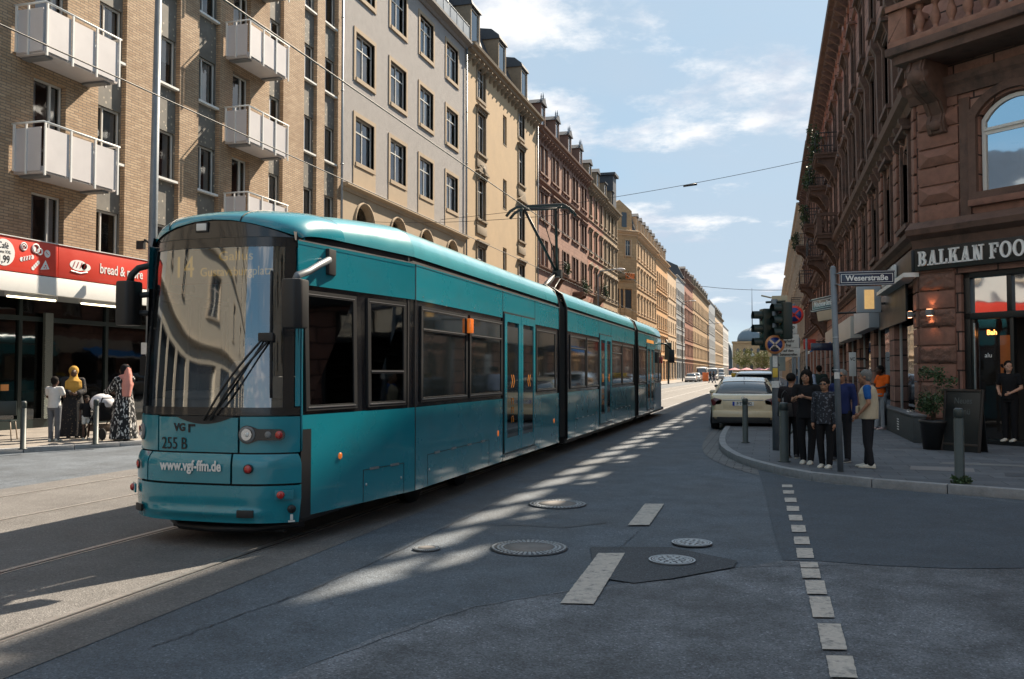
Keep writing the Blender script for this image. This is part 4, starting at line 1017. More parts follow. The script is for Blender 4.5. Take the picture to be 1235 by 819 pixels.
text('Café',.2,M['blackprint'],sg,Mt((8.48,sy-.004,.55)),.001,0,sx=.8); text('Creme XXL',.1,M['blackprint'],sg,Mt((8.48,sy-.004,.41)),.001,0,sx=.85); text('1,99',.24,M['blackprint'],sg,Mt((8.50,sy-.004,.24)),.001,.003,sx=.8)
def stroke(mb,pts,r,y=sy): mb.tube([(x,y,z) for x,z in pts],r,5,smooth=False)
mb=MB()
def ringp(cx,cz,r,t,sx=1,a0=0,a1=2*PI): stroke(mb,[(cx+sx*r*math.cos(a0+(a1-a0)*k/16),cz+r*math.sin(a0+(a1-a0)*k/16)) for k in range(17)],t)
ringp(9.05,.60,.085,.016); ringp(9.05,.60,.04,.014,a1=5)
disc(mb,9.35,.58,.06); ringp(9.40,.60,.10,.02); ringp(9.52,.54,.07,.02); disc(mb,9.75,.52,.09)
for k in range(5): disc(mb,9.0+.075*k,.30+.022*k,.052)
for k in range(4): disc(mb,9.33+.05*k,.13+.05*k,.045)
mb.prism_y([(9.55,.12),(9.82,.16),(9.70,.36)],sy,sy+.008)
mb.build('pastry_drawing',M['whiteprint'],sg)
mb=MB()
for q in ((9.70,.23,.02),(9.66,.18,.016),(9.73,.18,.014)): disc(mb,q[0],q[1],q[2],sy-.003)
for k in range(4): stroke(mb,[(9.0+.075*k+.03,.27+.02*k),(9.0+.075*k+.05,.36+.02*k)],.007,sy-.004)
stroke(mb,[(9.70,.56),(9.78,.50)],.007,sy-.004)
mb.build('drawing_lines',M['signred'],sg)
mb=MB(); disc(mb,10.75,.36,.13,sx=2.2); disc(mb,11.0,.34,.09,sx=1.8); stroke(mb,[(10.5,.2),(10.8,.17),(11.05,.22)],.018); mb.build('bread_drawing',M['whiteprint'],sg)
mb=MB()
for k in range(4): stroke(mb,[(10.56+.12*k,.30),(10.63+.12*k,.44)],.010,sy-.004)
mb.build('bread_lines',M['signred'],sg)
text('bread & more',.36,M['whiteprint'],sg,Mt((12.30,sy,.36)),.003,.004,sx=.80)
# poster and notice on the glass
mb=MB(); mb.box(2.1,1.40,1.75,2.6,1.43,2.25); o=mb.build('poster',M['white'],sf); mb=MB(); mb.box(2.16,1.394,1.81,2.54,1.40,2.19); mb.build('poster_print',mat('dark poster print',(.04,.05,.06),.4,var=.6,vs=8),o)
mb=MB(); mb.box(3.05,1.40,1.15,3.3,1.425,1.32); mb.build('orange_notice',mat('orange sticker',(.65,.3,.1),.5),sf)
# ================= second: grey stucco
M['stucco']=mat('grey roughcast render',(.33,.31,.30),.95,var=.14,vs=3,bump=.9,bs=45,dirt=.3,dirtcol=(.24,.22,.21),ds=1.5)
M['tanstone']=mat('tan plaster and stone',(.39,.30,.205),.85,var=.1,vs=1.5,bump=.15,dirt=.3,dirtcol=(.25,.19,.14))
def bldg(name,label,y0,y1,H,wallm,x=XL,rot=LEFT,group=None):
    loc=(x,y0,0) if rot==LEFT else (x,y1,0)
    return thing(name,label,'building',loc,rot,group),y1-y0
b2,W=bldg('apartment_building','grey roughcast apartment house with tan framed windows and round arches below',35.6,52.3,22,M['stucco'])
wx=[37.85,41.75,45.65,49.8]; ops=[]
for c in wx:
    for z in (11.22,15.12,19.0): ops.append((c-35.6,z,2.0,2.1))
mb=MB(); wall_mesh(mb,W,9.9,22,ops,0,.3,.7); box_shell(mb,W,12,22); mb.build('wall',[M['stucco'],M['room']],b2,recalc=False)
arch=[(c-35.6,7.0,1.9,2.35,.95) for c in wx]; shops=[(c-35.6,.3,2.7,3.6) for c in wx]
mb=MB(); wall_mesh(mb,W,0,9.9,arch+shops,-.03,.4,.7); mb.build('plinth_wall',[M['tanstone'],M['room']],b2,recalc=False)
rn=random.Random(8)
for o in ops: 
    w_=window(b2,*o,st='alt',m=M['tanstone'],rnd=rn)
    
for o in ops[::3]:
    mb=MB(); mb.box(o[0]-1.19,-.035,9.98,o[0]+1.19,0,o[1]-.19); mb.build('apron_panel',M['tanstone'],b2)
for o in arch: window(b2,o[0],o[1],o[2],o[3],'none',M['tanstone'],y=.1,arch=.95,rnd=rn,cur=-1)
for o in arch:
    mb=MB(); r0,r1=.97,1.15; mb.tube([(o[0]+1.06*math.cos(PI*k/14),-.05,o[1]+1.40+1.06*math.sin(PI*k/14)) for k in range(15)],.07,6); mb.build('arch_moulding',M['tanstone'],b2)
for o in shops: window(b2,o[0],o[1],o[2],o[3],'none',M['darkframe'],y=.1,rnd=rn,cur=-1)
cornice(b2,W,9.95,[(-.08,-.25),(-.12,-.1),(-.3,-.02),(-.3,.08)],M['tanstone'])
cornice(b2,W,22.05,[(-.1,-.3),(-.2,-.15),(-.5,-.05),(-.5,.1)],M['concrete'])
mansard(b2,W,22.1,h=2.6,back=1.6)
mb=MB(); mb.box(.2,-.35,22.15,W-.3,-.33,23.0); 
for x in lin(.2,W-.3,15): mb.box(x-.02,-.37,22.1,x+.02,-.3,23.1)
mb.tube([(.2,-.34,23.1),(W-.3,-.34,23.1)],.03,6); mb.build('roof_railing',M['zinc'],b2)
downpipe(b2,W-.12,4,22)
# ================= third: cream with ornate bays and slit windows
M['creamwall']=mat('cream plaster',(.46,.335,.205),.9,var=.1,vs=.8,bump=.2,dirt=.3,dirtcol=(.33,.25,.17),ds=.5)
M['ornstone']=mat('brown grey stone ornament',(.25,.195,.135),.85,var=.2,vs=5,bump=.3,dirt=.4,dirtcol=(.1,.08,.06))
b3,W=bldg('apartment_building','cream yellow apartment house with dark ornate window frames and narrow slit windows',52.35,70.2,22,M['creamwall'])
ops=[];st=[]
for c,w_ in ((3.1,1.7),(13.0,1.6)):
    for z,h,s in ((7.3,2.5,'hood'),(11.6,2.7,'ped'),(15.9,2.7,'hood'),(19.5,2.0,'alt')): ops.append((c,z,w_,h)); st.append(s)
for z in (8.4,13.3,17.9): ops.append((8.6,z,.95,2.1)); st.append('none')
for x in (3.1,8.6,14.): ops.append((x,.4,3.4,3.9)); st.append('none')
mb=MB(); wall_mesh(mb,W,0,22,ops,0,.3,.7); box_shell(mb,W,12,22); mb.build('wall',[M['creamwall'],M['room']],b3,recalc=False)
for o,s in zip(ops,st): window(b3,*o,st=s,m=M['ornstone'],rnd=rn,cur=-1 if o[1]<1 else None)
# carved cartouche over the third floor window and shell brackets
for (x,z) in ((3.1,14.55),):
    mb=MB()
    for k in range(7):
        a=PI*k/6; mb.ball((x+.62*math.cos(a),-.12,z+.5*math.sin(a)),.2,8,sy=.6)
    mb.ball((x,-.15,z+.25),.32,10,sy=.6); mb.ball((x-.72,-.1,z-.1),.2,8,sz=1.6,sy=.6); mb.ball((x+.72,-.1,z-.1),.2,8,sz=1.6,sy=.6); mb.build('cartouche',M['ornstone'],b3)
for c in (3.1,13.0):
    for z in (10.6,14.9):
        mb=MB(); mb.box(c-1.05,-.1,z,c+1.05,0,z+.55); mb.build('window_apron',M['ornstone'],b3,bevel=.04)
mb=MB(); mb.box(3,-.9,4.85,15,0,5.0); mb.prism_x([(-.9,4.7),(0,5.3),(0,4.7)],3,15); mb.build('shop_awning',mat('dark awning cloth',(.06,.055,.06),.9),b3)
cornice(b3,W,22.1,BIG,M['ornstone'],brackets=.9); cornice(b3,W,5.9,MID,M['ornstone']); mansard(b3,W,22.25,h=3.4,back=1.5)
for x in (2.2,8.3,14.3): dormer(b3,x,22.6,1.6,2.5,.1,M['ornstone'],'curved')
downpipe(b3,W-.15,3,22); 
# ================= fourth and following: red sandstone
M['pink']=mat_blocks('pink sandstone',(.27,.145,.105),(.34,.19,.14),(.16,.08,.06),.7,.33,.012,.85,.35,.4,(.12,.07,.055),noise=.2,ds=.5)
M['pinktrim']=mat('pale red stone trim',(.20,.115,.085),.8,var=.18,vs=4,bump=.25,dirt=.35,dirtcol=(.08,.05,.04))
M['yellowstone']=mat_blocks('yellow brick',(.36,.25,.15),(.43,.31,.19),(.25,.18,.12),.4,.12,.01,.85,.3,.35,(.2,.14,.09),noise=.18,ds=.5)
M['redbrick']=mat_blocks('red brick',(.33,.13,.085),(.40,.17,.11),(.25,.18,.14),.3,.1,.01,.85,.3,.3,(.12,.06,.05),noise=.18,ds=.5)
M['ochre']=mat_blocks('ochre stone',(.42,.27,.14),(.50,.33,.18),(.26,.17,.1),.8,.4,.012,.85,.35,.35,(.22,.14,.08),noise=.18,ds=.4)
M['orange']=mat('orange plaster',(.60,.34,.15),.9,var=.1,vs=.5,dirt=.25,dirtcol=(.35,.2,.1),ds=.4)
M['sand']=mat('sand plaster',(.55,.40,.26),.9,var=.1,vs=.5,dirt=.25,dirtcol=(.35,.25,.17),ds=.4)
M['coolgrey']=mat('grey cladding',(.28,.30,.32),.8,var=.1,vs=.5)
M['palewall']=mat('pale plaster',(.58,.56,.53),.9,var=.08,vs=.5)
def rowhouse(root,W,H,wallm,trim,nx,zrows,w_=1.1,h=2.1,pair=False,styles=('hood','ped','alt','slim'),dorm=0,far=False,eave=BIG,spires=0,dst='gable',mans=3.2,x0=0.,shopm=None,bal=(),curt=None,balm=None,cy=None):
    rr=random.Random(int(W*100)+nx); ops=[];st=[]; m0=(W-x0)/nx
    for i in range(nx):
        c=x0+m0*(i+.5)
        for j,z in enumerate(zrows):
            if pair: 
                for dx in (-.66,.66): ops.append((c+dx*w_*.95,z,w_,h)); st.append(styles[j%len(styles)])
            else: ops.append((c,z,w_,h)); st.append(styles[j%len(styles)])
    for i in range(max(1,int((W-x0)/4.2))):
        mm=(W-x0)/max(1,int((W-x0)/4.2)); ops.append((x0+mm*(i+.5),.3,mm-.9,3.4)); st.append('none')
    mb=MB(); wall_mesh(mb,W,0,H,ops,0,.28,.5,x0=x0); box_shell(mb,W,12,H); mb.build('wall',[wallm,M['room']],root,recalc=False)
    for o,s in zip(ops,st): window(root,*o,st=s,m=trim,far=far,rnd=rr,cur=-1 if o[1]<1 else curt)
    cornice(root,W,H+.05,eave,trim,brackets=0 if far else 1.0)
    cornice(root,W,4.6,MID,trim)
    for z in (cy if cy is not None else zrows[1:]): cornice(root,W,z-.55,SMALL if cy is None else MID,trim,'string_course')
    if mans: mansard(root,W,H+.2,h=mans,back=1.5)
    for i in range(dorm): dormer(root,x0+(W-x0)*(i+.5)/dorm,H+.45,1.25,2.1,.15,trim,dst,spires,far=far)
    for (x,z) in bal: balcony_iron(root,x,z,2.2,1.0,planted=True,slabm=balm or trim)
ZR=(6.4,10.4,14.3,18.2)
b4,W=bldg('townhouse','pink sandstone townhouse with paired windows, spired dormers and a plant filled balcony',70.3,91.4,21.6,M['pink'])
rowhouse(b4,W,21.6,M['pink'],M['pinktrim'],5,ZR,1.15,2.3,True,('slim','slim','hood','slim'),4,spires=3,bal=((6.3,10.2),(6.3,6.2),(14.8,9.3)),dst='gable',cy=(10.9,18.0))
b5,W=bldg('townhouse','narrow pink stone townhouse with tall windows beside the spired one',91.45,100.5,21.6,M['pink'])
rowhouse(b5,W,21.2,M['redbrick'],M['ornstone'],3,ZR,1.2,2.2,False,('hood','ped','hood','slim'),2,bal=((4.5,9.8),))
b6,W=bldg('townhouse','yellow brick townhouse with tall dark dormers at the side street corner',100.55,110.5,21.6,M['yellowstone'])
rowhouse(b6,W,21.0,M['yellowstone'],M['ornstone'],4,ZR,1.1,2.2,False,('hood','ped','hood','slim'),2,dst='flat',bal=())
mb=MB(); mb.box(W-2.4,.1,21,W-.1,4,25.8); mb.box(W-2.7,-.2,25.8,W+.2,4.2,26.1); mb.build('roof_turret',M['roofslate'],b6)
# the corner house beyond the side street: chamfered corner with bay and balcony
b7=thing('corner_house','ochre corner house with rounded bay windows and a balcony draped with an orange cloth','building',(XL,127.5,0),LEFT)
W=23.2
rr=random.Random(3)
rowhouse(b7,W,21.5,M['ochre'],M['sand'],7,ZR,1.15,2.2,False,('hood','hood','hood','slim'),6,far=False,mans=3.4)
def side_face(root,pts,H,wallm,trim,nwin,zr,w_,h,far=True):
    """a facade on another side of the block, given its two ground corners in the root's frame"""
    a,b=Vector(pts[0]),Vector(pts[1]); L_=(b-a).length; ang=math.atan2((b-a).y,(b-a).x)
    e=MB(); ops=[(L_*(i+.5)/nwin,z,w_,h) for i in range(nwin) for z in zr]+[(L_/2,.3,min(L_-1,3),3.4)]
    wall_mesh(e,L_,0,H,ops,0,.28,.5); Mx=Matrix.Translation((a.x,a.y,0))@Matrix.Rotation(ang,4,'Z')
    wl=e.build('wall',[wallm,M['room']],root,recalc=False,M=Mx)
    for o in ops: 
        q=window(root,*o,st='slim' if o[1]>1 else 'none',m=trim,far=far,rnd=rr,cur=-1); q.matrix_local=Mx@Matrix.Translation((o[0],0,o[1]))
    mb=MB(); mb.prism_x(prof_pts(BIG,H+.05),0,L_); mb.build('cornice',trim,root,M=Mx)
    mb=MB(); mb.prism_x([(.05,H+.2),(1.5,H+3.4),(4,H+3.8),(4,H+.2)],0,L_); mb.build('roof',M['roofslate'],root,M=Mx)
    return Mx,L_
# local frame: x along the street, y into the block; chamfer from (0,0) to (-4.5,4.0), then the side street face
Mx,Lc=side_face(b7,((-4.6,4.2),(0,0)),21.5,M['ochre'],M['sand'],2,(18.2,),1.0,2.2)
side_face(b7,((-4.6,16),(-4.6,4.2)),21.5,M['ochre'],M['sand'],3,ZR,1.1,2.1)
mb=MB(); mb.add([(-4.6,16,0),(-4.6,4.2,0),(0,0,0),(0,12,0),(-4.6,16,21.5),(-4.6,4.2,21.5),(0,0,21.5),(0,12,21.5)],[(4,5,6,7)]); mb.build('roof_deck',M['roofslate'],b7,recalc=False)
# bay on the chamfer over two floors
bay=MB(); bp=[(1.2,0),(1.6,-1.1),(4.6,-1.1),(5.0,0)]
bay.prism(bp,5.6,6.6); bay.prism(bp,9.2,10.6); bay.prism(bp,13.3,14.5)
for x,y in ((1.62,-1.06),(3.1,-1.06),(4.58,-1.06),(2.35,-1.06)): bay.box(x-.14,y-.04,6.6,x+.14,y+.3,13.3)
bo=bay.build('bay',M['ochre'],b7,M=Mx,bevel=.03)
for z in (6.6,10.6):
    for x in (1.75,2.5,3.24,): 
        mb=MB(); mb.box(x+.0,-.98,z,x+.55 if x<3 else x+1.2,-.94,z+2.6); mb.build('bay_window',M['farpane'],bo)
mb=MB(); mb.prism_y([(.9,21.6),(5.3,21.6),(5.3,24.6),(3.1,26.0),(.9,24.6)],-.1,3); mb.build('gable',M['ochre'],b7,M=Mx)
for x in (2.2,3.9): 
    mb=MB(); mb.box(x-.45,-.13,22.2,x+.45,-.1,24.3); mb.build('gable_window',M['farpane'],b7,M=Mx)
bb=balcony_iron(b7,3.1,14.55,3.6,1.2,1.0,slabm=M['ochre'],planted=True,brk=False); bb.matrix_local=Mx@Matrix.Translation((3.1,0,14.55))
mb=MB(); mb.box(.1,-1.27,.2,1.7,-1.24,1.0); mb.build('orange_cloth',mat('orange cloth',(.75,.2,.06),.9),bb)
# the rest of the row, farther and farther
far=[(150.8,168,'orange',M['orange'],M['sand'],21.2,6,'orange plastered house with rows of close set windows, after the ochre corner house',True),
(168.1,184,'sand',M['sand'],M['sand'],20.8,4,'sand coloured house with a plain blank facade beyond the orange one',False),
(184.1,203,'grey',M['coolgrey'],M['palewall'],21.5,6,'cool grey clad office block with square windows in the far row',False),
(203.1,226,'red',M['redbrick'],M['pinktrim'],22.5,6,'far red brick house with heavy cornices and string courses',True),
(226.1,288,'ochre',M['ochre'],M['ornstone'],23,12,'long ochre stone block with many dark dormers, far down the left side',True),
(288.2,322,'slab',M['coolgrey'],M['palewall'],24.5,6,'slim tall grey block near the far end of the left row',False),
(322.2,378,'sand',M['sand'],M['ornstone'],22.5,10,'far sandy house row with small dormers before the last white house',True),
(378.2,430,'white',M['palewall'],M['palewall'],21,9,'last pale white house at the end of the left row',False)]
for (a,b_,k,wm_,tm,H,nx,lab,mans) in far:
    r_,W=bldg('townhouse',lab,a,b_,H,wm_)
    zr=[5.6+(H-6.5)*j/4 for j in range(4)] if k!='grey' else [5+3.1*j for j in range(5)]
    rowhouse(r_,W,H,wm_,tm,nx,zr,1.2 if k!='grey' else 1.7,2.1 if k!='grey' else 1.5,False,('hood','slim','hood','slim') if mans else ('plain',),(nx*2//3) if mans else 0,far=True,mans=3.0 if mans else 0,eave=BIG if mans else MID)
M['palebeige']=mat('pale beige plaster',(.62,.55,.45),.9,var=.06)
# blocks standing behind the camera on both sides: seen as reflections
bl,W=bldg('low_house','low house with steep roof left of the picture edge, mirrored in the arched window',5.0,15.85,8.6,M['palewall'])
rowhouse(bl,W,8.6,M['palewall'],M['cream'],4,(5.8,),1.2,1.6,False,('plain',),0,far=True,mans=0,eave=MID)
mb=MB(); mb.prism_x([(-.2,8.6),(3.6,12.4),(8,8.6)],0,W); mb.build('roof',M['zinc'],bl)
b0,W=bldg('apartment_building','beige plastered building behind the camera, seen mirrored in the tram windscreen',-34,4.9,22,M['palebeige'])
rowhouse(b0,W,20,M['palebeige'],M['cream'],6,(5.8,9.2,12.6,16.0),1.3,1.9,False,('plain',),0,far=True,mans=0,eave=MID)
XR=3.3
M['brownstone']=mat_blocks('dark red sandstone',(.255,.13,.10),(.36,.20,.155),(.035,.02,.016),.9,.42,.02,.85,.7,.6,(.035,.024,.02),noise=.35,ds=.7)
M['browntrim']=mat('dark weathered sandstone',(.135,.08,.062),.85,var=.3,vs=4,bump=.4,dirt=.8,dirtcol=(.022,.02,.019),ds=1.5)
M['redblock']=mat('dressed red sandstone block',(.24,.12,.088),.85,var=.3,vs=5,bump=.35,dirt=.3,dirtcol=(.06,.03,.025),ds=2)
M['roughblock']=mat('rough hewn red sandstone block',(.19,.105,.08),.95,var=.35,vs=8,bump=2.5,bs=9,dirt=.3,dirtcol=(.04,.025,.02),ds=4)
M['beigestone']=mat_blocks('beige stone',(.42,.33,.24),(.5,.4,.3),(.22,.17,.13),.8,.4,.012,.85,.3,.4,(.16,.12,.09),noise=.18)
# ---------- corner building: main facade looks at the street (right side frame: x runs towards the camera)
ZRR=(5.2,9.0,12.6,15.7)
Yc=22.0
def right(name,label,y0,y1): return thing(name,label,'building',(XR,y1,0),RIGHT),y1-y0
c1,W=right('corner_building','dark red sandstone corner building with the white lettered shop on the ground floor',Yc,41.5)
HR=17.6
def main_front(root,W,H,wallm,trim,nx,zr,shop=True,w_=1.15,h=2.0,bal=(),dorm=0,styles=('arch','ped','hood','slim'),planted=True,far=False,low=True,sun_slots=False):
    ops=[];st=[];rr=random.Random(nx+int(W))
    for i in range(nx):
        c=W*(i+.5)/nx
        for j,z in enumerate(zr):
            if sun_slots and j==3:
                for dx in (-.25,.25): ops.append((c+dx*W/nx,14.62,W/nx/2-.2,2.15)); st.append('sun_slot')
                continue
            ops.append((c,z,w_,h,.35) if styles[j]=='arch' else (c,z,w_,h)); st.append(styles[j])
    n=max(1,int(W/4.4))
    for i in range(n): ops.append((W*(i+.5)/n,.5,W/n-1.0,3.2)); st.append('none')
    mb=MB(); 
    if sun_slots:      # added roofless gallery: sun through it imitates light thrown by the tram windows
        A=14.35; lowops=[o for o in ops if o[1]<14.5]; wall_mesh(mb,W,0,A,lowops,0,.3,.6)
        wall_mesh(mb,W,A,H,[o for o in ops if o[1]>=14.5],0,.16,0)
        mb.add([(0,.16,A),(W,.16,A),(W,3.5,A),(0,3.5,A),(0,3.5,H),(W,3.5,H),(W,12,H),(0,12,H),(0,12,0),(W,12,0),(0,0,0),(W,0,0),(0,0,A),(W,0,A),(0,12,A),(W,12,A)],[(0,1,2,3),(3,2,5,4),(4,5,6,7),(8,9,6,7),(10,8,14,12),(11,9,15,13),(3,14,7,4),(2,15,6,5)],0)
        mb.add([(0,.16,H),(W,.16,H),(W,0,H),(0,0,H)],[(0,1,2,3)],0)
    else: wall_mesh(mb,W,0,H,ops,0,.3,.6); box_shell(mb,W,12,H)
    mb.build('wall',[wallm,M['room']],root,recalc=False)
    for o,s in zip(ops,st):
        if s=='sun_slot': continue      # added sun opening, left without glass
        window(root,o[0],o[1],o[2],o[3],s,trim,far=far,arch=.35 if s=='arch' else 0,rnd=rr,cur=-1 if o[1]<1 or (sun_slots and o[1]>14.5) else None)
    cornice(root,W,H+.05,BIG,trim,brackets=1.0); cornice(root,W,4.75,MID,trim); cornice(root,W,8.0,[(-.08,-.3),(-.14,-.12),(-.3,-.04),(-.34,.12),(-.2,.2)],trim,brackets=0 if far else .9)
    cornice(root,W,11.9,SMALL,trim,'string_course'); cornice(root,W,15.2,SMALL,trim,'string_course')
    for b_ in bal: balcony_iron(root,b_[0],b_[1],b_[2],b_[3],slabm=trim,planted=b_[4],rail=b_[5])
main_front(c1,W,HR,M['brownstone'],M['browntrim'],6,ZRR,sun_slots=True)
# pilaster strips of projecting blocks between first floor windows
for i in range(7):
    x=W*i/6; mb=MB()
    for k in range(7): mb.box(x-.32 if i else x,-.07,4.9+.42*k,x+.32 if i<6 else W-.0,0,5.27+.42*k)
    mb.build('quoin_strip',M['redblock'],c1,bevel=.02)
    if i<6:
        mb=MB(); mb.prism_x([(0,8.4),(-.12,8.5),(-.16,11),(-.3,11.3),(-.3,11.5),(0,11.5)],x+.05,x+.4); mb.build('pilaster',M['browntrim'],c1)
# ---------- chamfered corner with the shop entrance
d8=Vector((.749,-.663)); ang=math.atan2(d8.y,d8.x)
CW=6.2
CM=Matrix.Translation((XR,Yc,0))@Matrix.Rotation(ang,4,'Z')     # local x along chamfer, y inward, z up
inv=c1.matrix_basis.inverted() if False else (Matrix.Translation((XR,41.5,0))@Matrix.Rotation(RIGHT,4,'Z')).inverted()
CL=inv@CM
def cput(mb,name,m,bevel=0,parent=c1,**k): return mb.build(name,m,parent,M=CL,bevel=bevel,**k)
dx0,dx1=.98,4.9
mb=MB(); wall_mesh(mb,CW,0,HR,[(2.94,.1,3.92,3.7),(2.2,5.35,1.55,2.15,.42),(2.7,9.2,1.3,2.5),(2.7,13.6,1.3,2.1)],0,.32,1.6)
cput(mb,'corner_wall',[M['brownstone'],M['room']],recalc=False)
# side street facade beyond the chamfer
ex=CW; e0=CM@Vector((CW,0,0))
SM=Matrix.Translation(e0)@Matrix.Rotation(R(-8),4,'Z')
mb=MB(); mb.box(0,0.05,0,34,12,HR); mb.build('side_wing',M['brownstone'],c1,M=inv@SM)
mb=MB(); mb.ngon([(XR+.1,Yc+.1,HR),(e0.x,e0.y,HR),(e0.x+20,e0.y+8,HR),(XR+12,41,HR),(XR+3.5,41,HR),(XR+3.5,Yc+1.5,HR)]); mb.build('roof_deck',M['roofslate'],c1,M=inv,recalc=False)
# corner pier blocks, dressed and rough in turn
for k in range(9):
    z0=.62+.405*k
    rough=k%2==1
    mb=MB()
    if rough:
        f=lambda x,z:Vector((x,-.06-.05*random.random() if .05<x<.83 and z0+.03<z<z0+.35 else -.03,z))
        mb.grid(f,lin(.02,.86,16),lin(z0+.01,z0+.385,9)); mb.box(.02,-.03,z0+.01,.86,0,z0+.385)
    else: mb.box(.02,-.05,z0+.01,.86,0.0,z0+.385)
    cput(mb,'pier_block',M['roughblock' if rough else 'redblock'],0.0 if rough else .012,recalc=not rough)
    mb=MB(); mb.box(W-.62,-.05,z0+.01,W-.02,0,z0+.385); mb.build('pier_block',M['roughblock' if rough else 'redblock'],c1,bevel=.012)
# pyramid faced blocks on the first floor corner
for k in range(7):
    z0=4.98+.42*k
    mb=MB(); a,b_,c_,d_=.06,1.0,z0,z0+.38
    q=-.05; 
    if k%2: mb.add([(a,0,c_),(b_,0,c_),(b_,0,d_),(a,0,d_),(a,q,c_),(b_,q,c_),(b_,q,d_),(a,q,d_),(a+.3,q-.10,(c_+d_)/2),(b_-.25,q-.10,(c_+d_)/2)],[(0,1,5,4),(1,2,6,5),(2,3,7,6),(3,0,4,7),(4,5,9,8),(5,6,9),(6,7,8,9),(7,4,8)])
    else: mb.box(a,q,c_,b_,0,d_)
    cput(mb,'corner_block',M['redblock'],.008)
# mouldings on the chamfer
def ccorn(z,prof,brk=0): 
    mb=MB(); mb.prism_x(prof_pts(prof,z),-.12,CW+.1)
    return cput(mb,'cornice',M['browntrim'])
ccorn(4.72,[(-.06,-.3),(-.10,-.1),(-.3,0),(-.34,.12),(-.12,.3)]); ccorn(8.0,[(-.08,-.3),(-.14,-.12),(-.2,-.04),(-.22,.12)]); ccorn(HR,BIG)
# arched first floor window
mb=MB(); 
def archframe(x,z,w,h,rise,t,y0,y1,mat_,name,par):
    mb=MB(); r=(rise*rise+w*w/4)/(2*rise); ac=math.asin(min(1,(w/2)/r)); cz=z+h-r
    outer=[(x-w/2,z),(x-w/2,z+h-rise)]+[(x+r*math.sin(-ac+2*ac*k/12),cz+r*math.cos(-ac+2*ac*k/12)) for k in range(13)]+[(x+w/2,z+h-rise),(x+w/2,z)]
    cx,cz2=x,z+h*.5
    innr=[(cx+(p[0]-cx)*(1-2*t/w),cz2+(p[1]-cz2)*(1-2*t/h)) for p in outer]
    n=len(outer); vs=[(p[0],y0,p[1]) for p in outer]+[(p[0],y0,p[1]) for p in innr]+[(p[0],y1,p[1]) for p in outer]+[(p[0],y1,p[1]) for p in innr]
    fs=[]
    for i in range(n):
        j=(i+1)%n; fs+=[(i,j,n+j,n+i),(2*n+i,2*n+j,3*n+j,3*n+i),(i,j,2*n+j,2*n+i),(n+i,n+j,3*n+j,3*n+i)]
    mb.add(vs,fs); return mb.build(name,mat_,par,M=CL)
wf=archframe(2.2,5.35,1.5,2.12,.42,.085,.10,.18,M['white'],'arched_window',c1)
M['mirrorglass']=mat_glass('reflecting pane',trans=.2,refl=.7)
mb=MB(); mb.box(1.5,.12,6.72,2.9,.16,6.83); mb.box(1.5,.08,6.80,2.9,.13,6.86); o=mb.build('transom',M['white'],wf)
mb=MB(); mb.quad((1.47,.14,5.37),(2.93,.14,5.37),(2.93,.14,7.45),(1.47,.14,7.45)); mb.build('pane',M['mirrorglass'],wf,recalc=False)
mb=MB(); mb.box(1.28,-.2,5.18,3.1,.0,5.32); mb.box(1.35,-.08,4.98,3.05,0,5.18); cput(mb,'window_sill',M['redblock'],.015)
archframe(2.2,5.32,1.9,2.4,.5,.17,-.10,.0,M['browntrim'],'window_moulding',c1)
for x in (1.05,3.15):
    mb=MB(); mb.box(x-.02,-.05,5.0,x+.22,0,7.6); cput(mb,'strip_pilaster',M['browntrim'],.01)
# stone balcony on scroll brackets over the chamfer
mb=MB(); mb.box(.1,-1.0,8.42,CW,0,8.62); mb.box(-.02,-1.12,8.62,CW,0,8.80); bal=cput(mb,'stone_balcony',M['browntrim'],.02)
M['balred']=mat('red sandstone balustrade',(.27,.14,.10),.85,var=.3,vs=5,bump=.4,dirt=.35,dirtcol=(.06,.04,.03),ds=3)
mb=MB(); mb.box(.02,-1.08,8.80,CW,-.78,8.93); mb.box(.0,-1.12,9.60,CW,-.76,9.74); mb.box(.04,-1.06,8.93,.48,-.80,9.6); mb.box(.04,-1.06,8.8,.3,0,8.93); mb.box(.0,-1.12,9.6,.34,0,9.74); mb.build('balustrade',M['balred'],bal,bevel=.012)
def baluster(x,y):
    mb=MB(); mb.lathe([(.09,0),(.09,.05),(.05,.08),(.06,.14),(.11,.26),(.10,.34),(.05,.5),(.045,.56),(.08,.6),(.09,.67)],(x,y,8.93),12); return mb.build('baluster',M['balred'],bal)
for i in range(14): baluster(.72+.36*i,-.93)
for i in range(2): baluster(.2,-.55+.33*i)
for x in (.35,3.9):
    mb=MB(); pr=[(0,6.9),(-.12,6.95),(-.2,7.15),(-.14,7.35),(-.3,7.6),(-.62,7.75),(-.86,7.95),(-.92,8.2),(-.84,8.42),(0,8.42)]
    mb.prism_x(pr,x,x+.42)
    for xx in (x+.05,x+.31): mb.prism_x([(a-.03 if a<0 else a,b_) for a,b_ in pr],xx,xx+.06)
    mb.ball((x+.21,-.78,8.1),.2,12,sx=1.25); mb.ball((x+.21,-.14,7.12),.13,10,sx=1.4)
    mb.build('scroll_bracket',M['browntrim'],bal)
# corner building upper windows on the chamfer
for (x,z,w_,h) in ((2.7,9.2,1.3,2.5),(2.7,13.6,1.3,2.1)):
    q=window(c1,x,z,w_,h,'hood',M['browntrim'],rnd=rr); q.matrix_local=CL@Matrix.Translation((x,0,z))
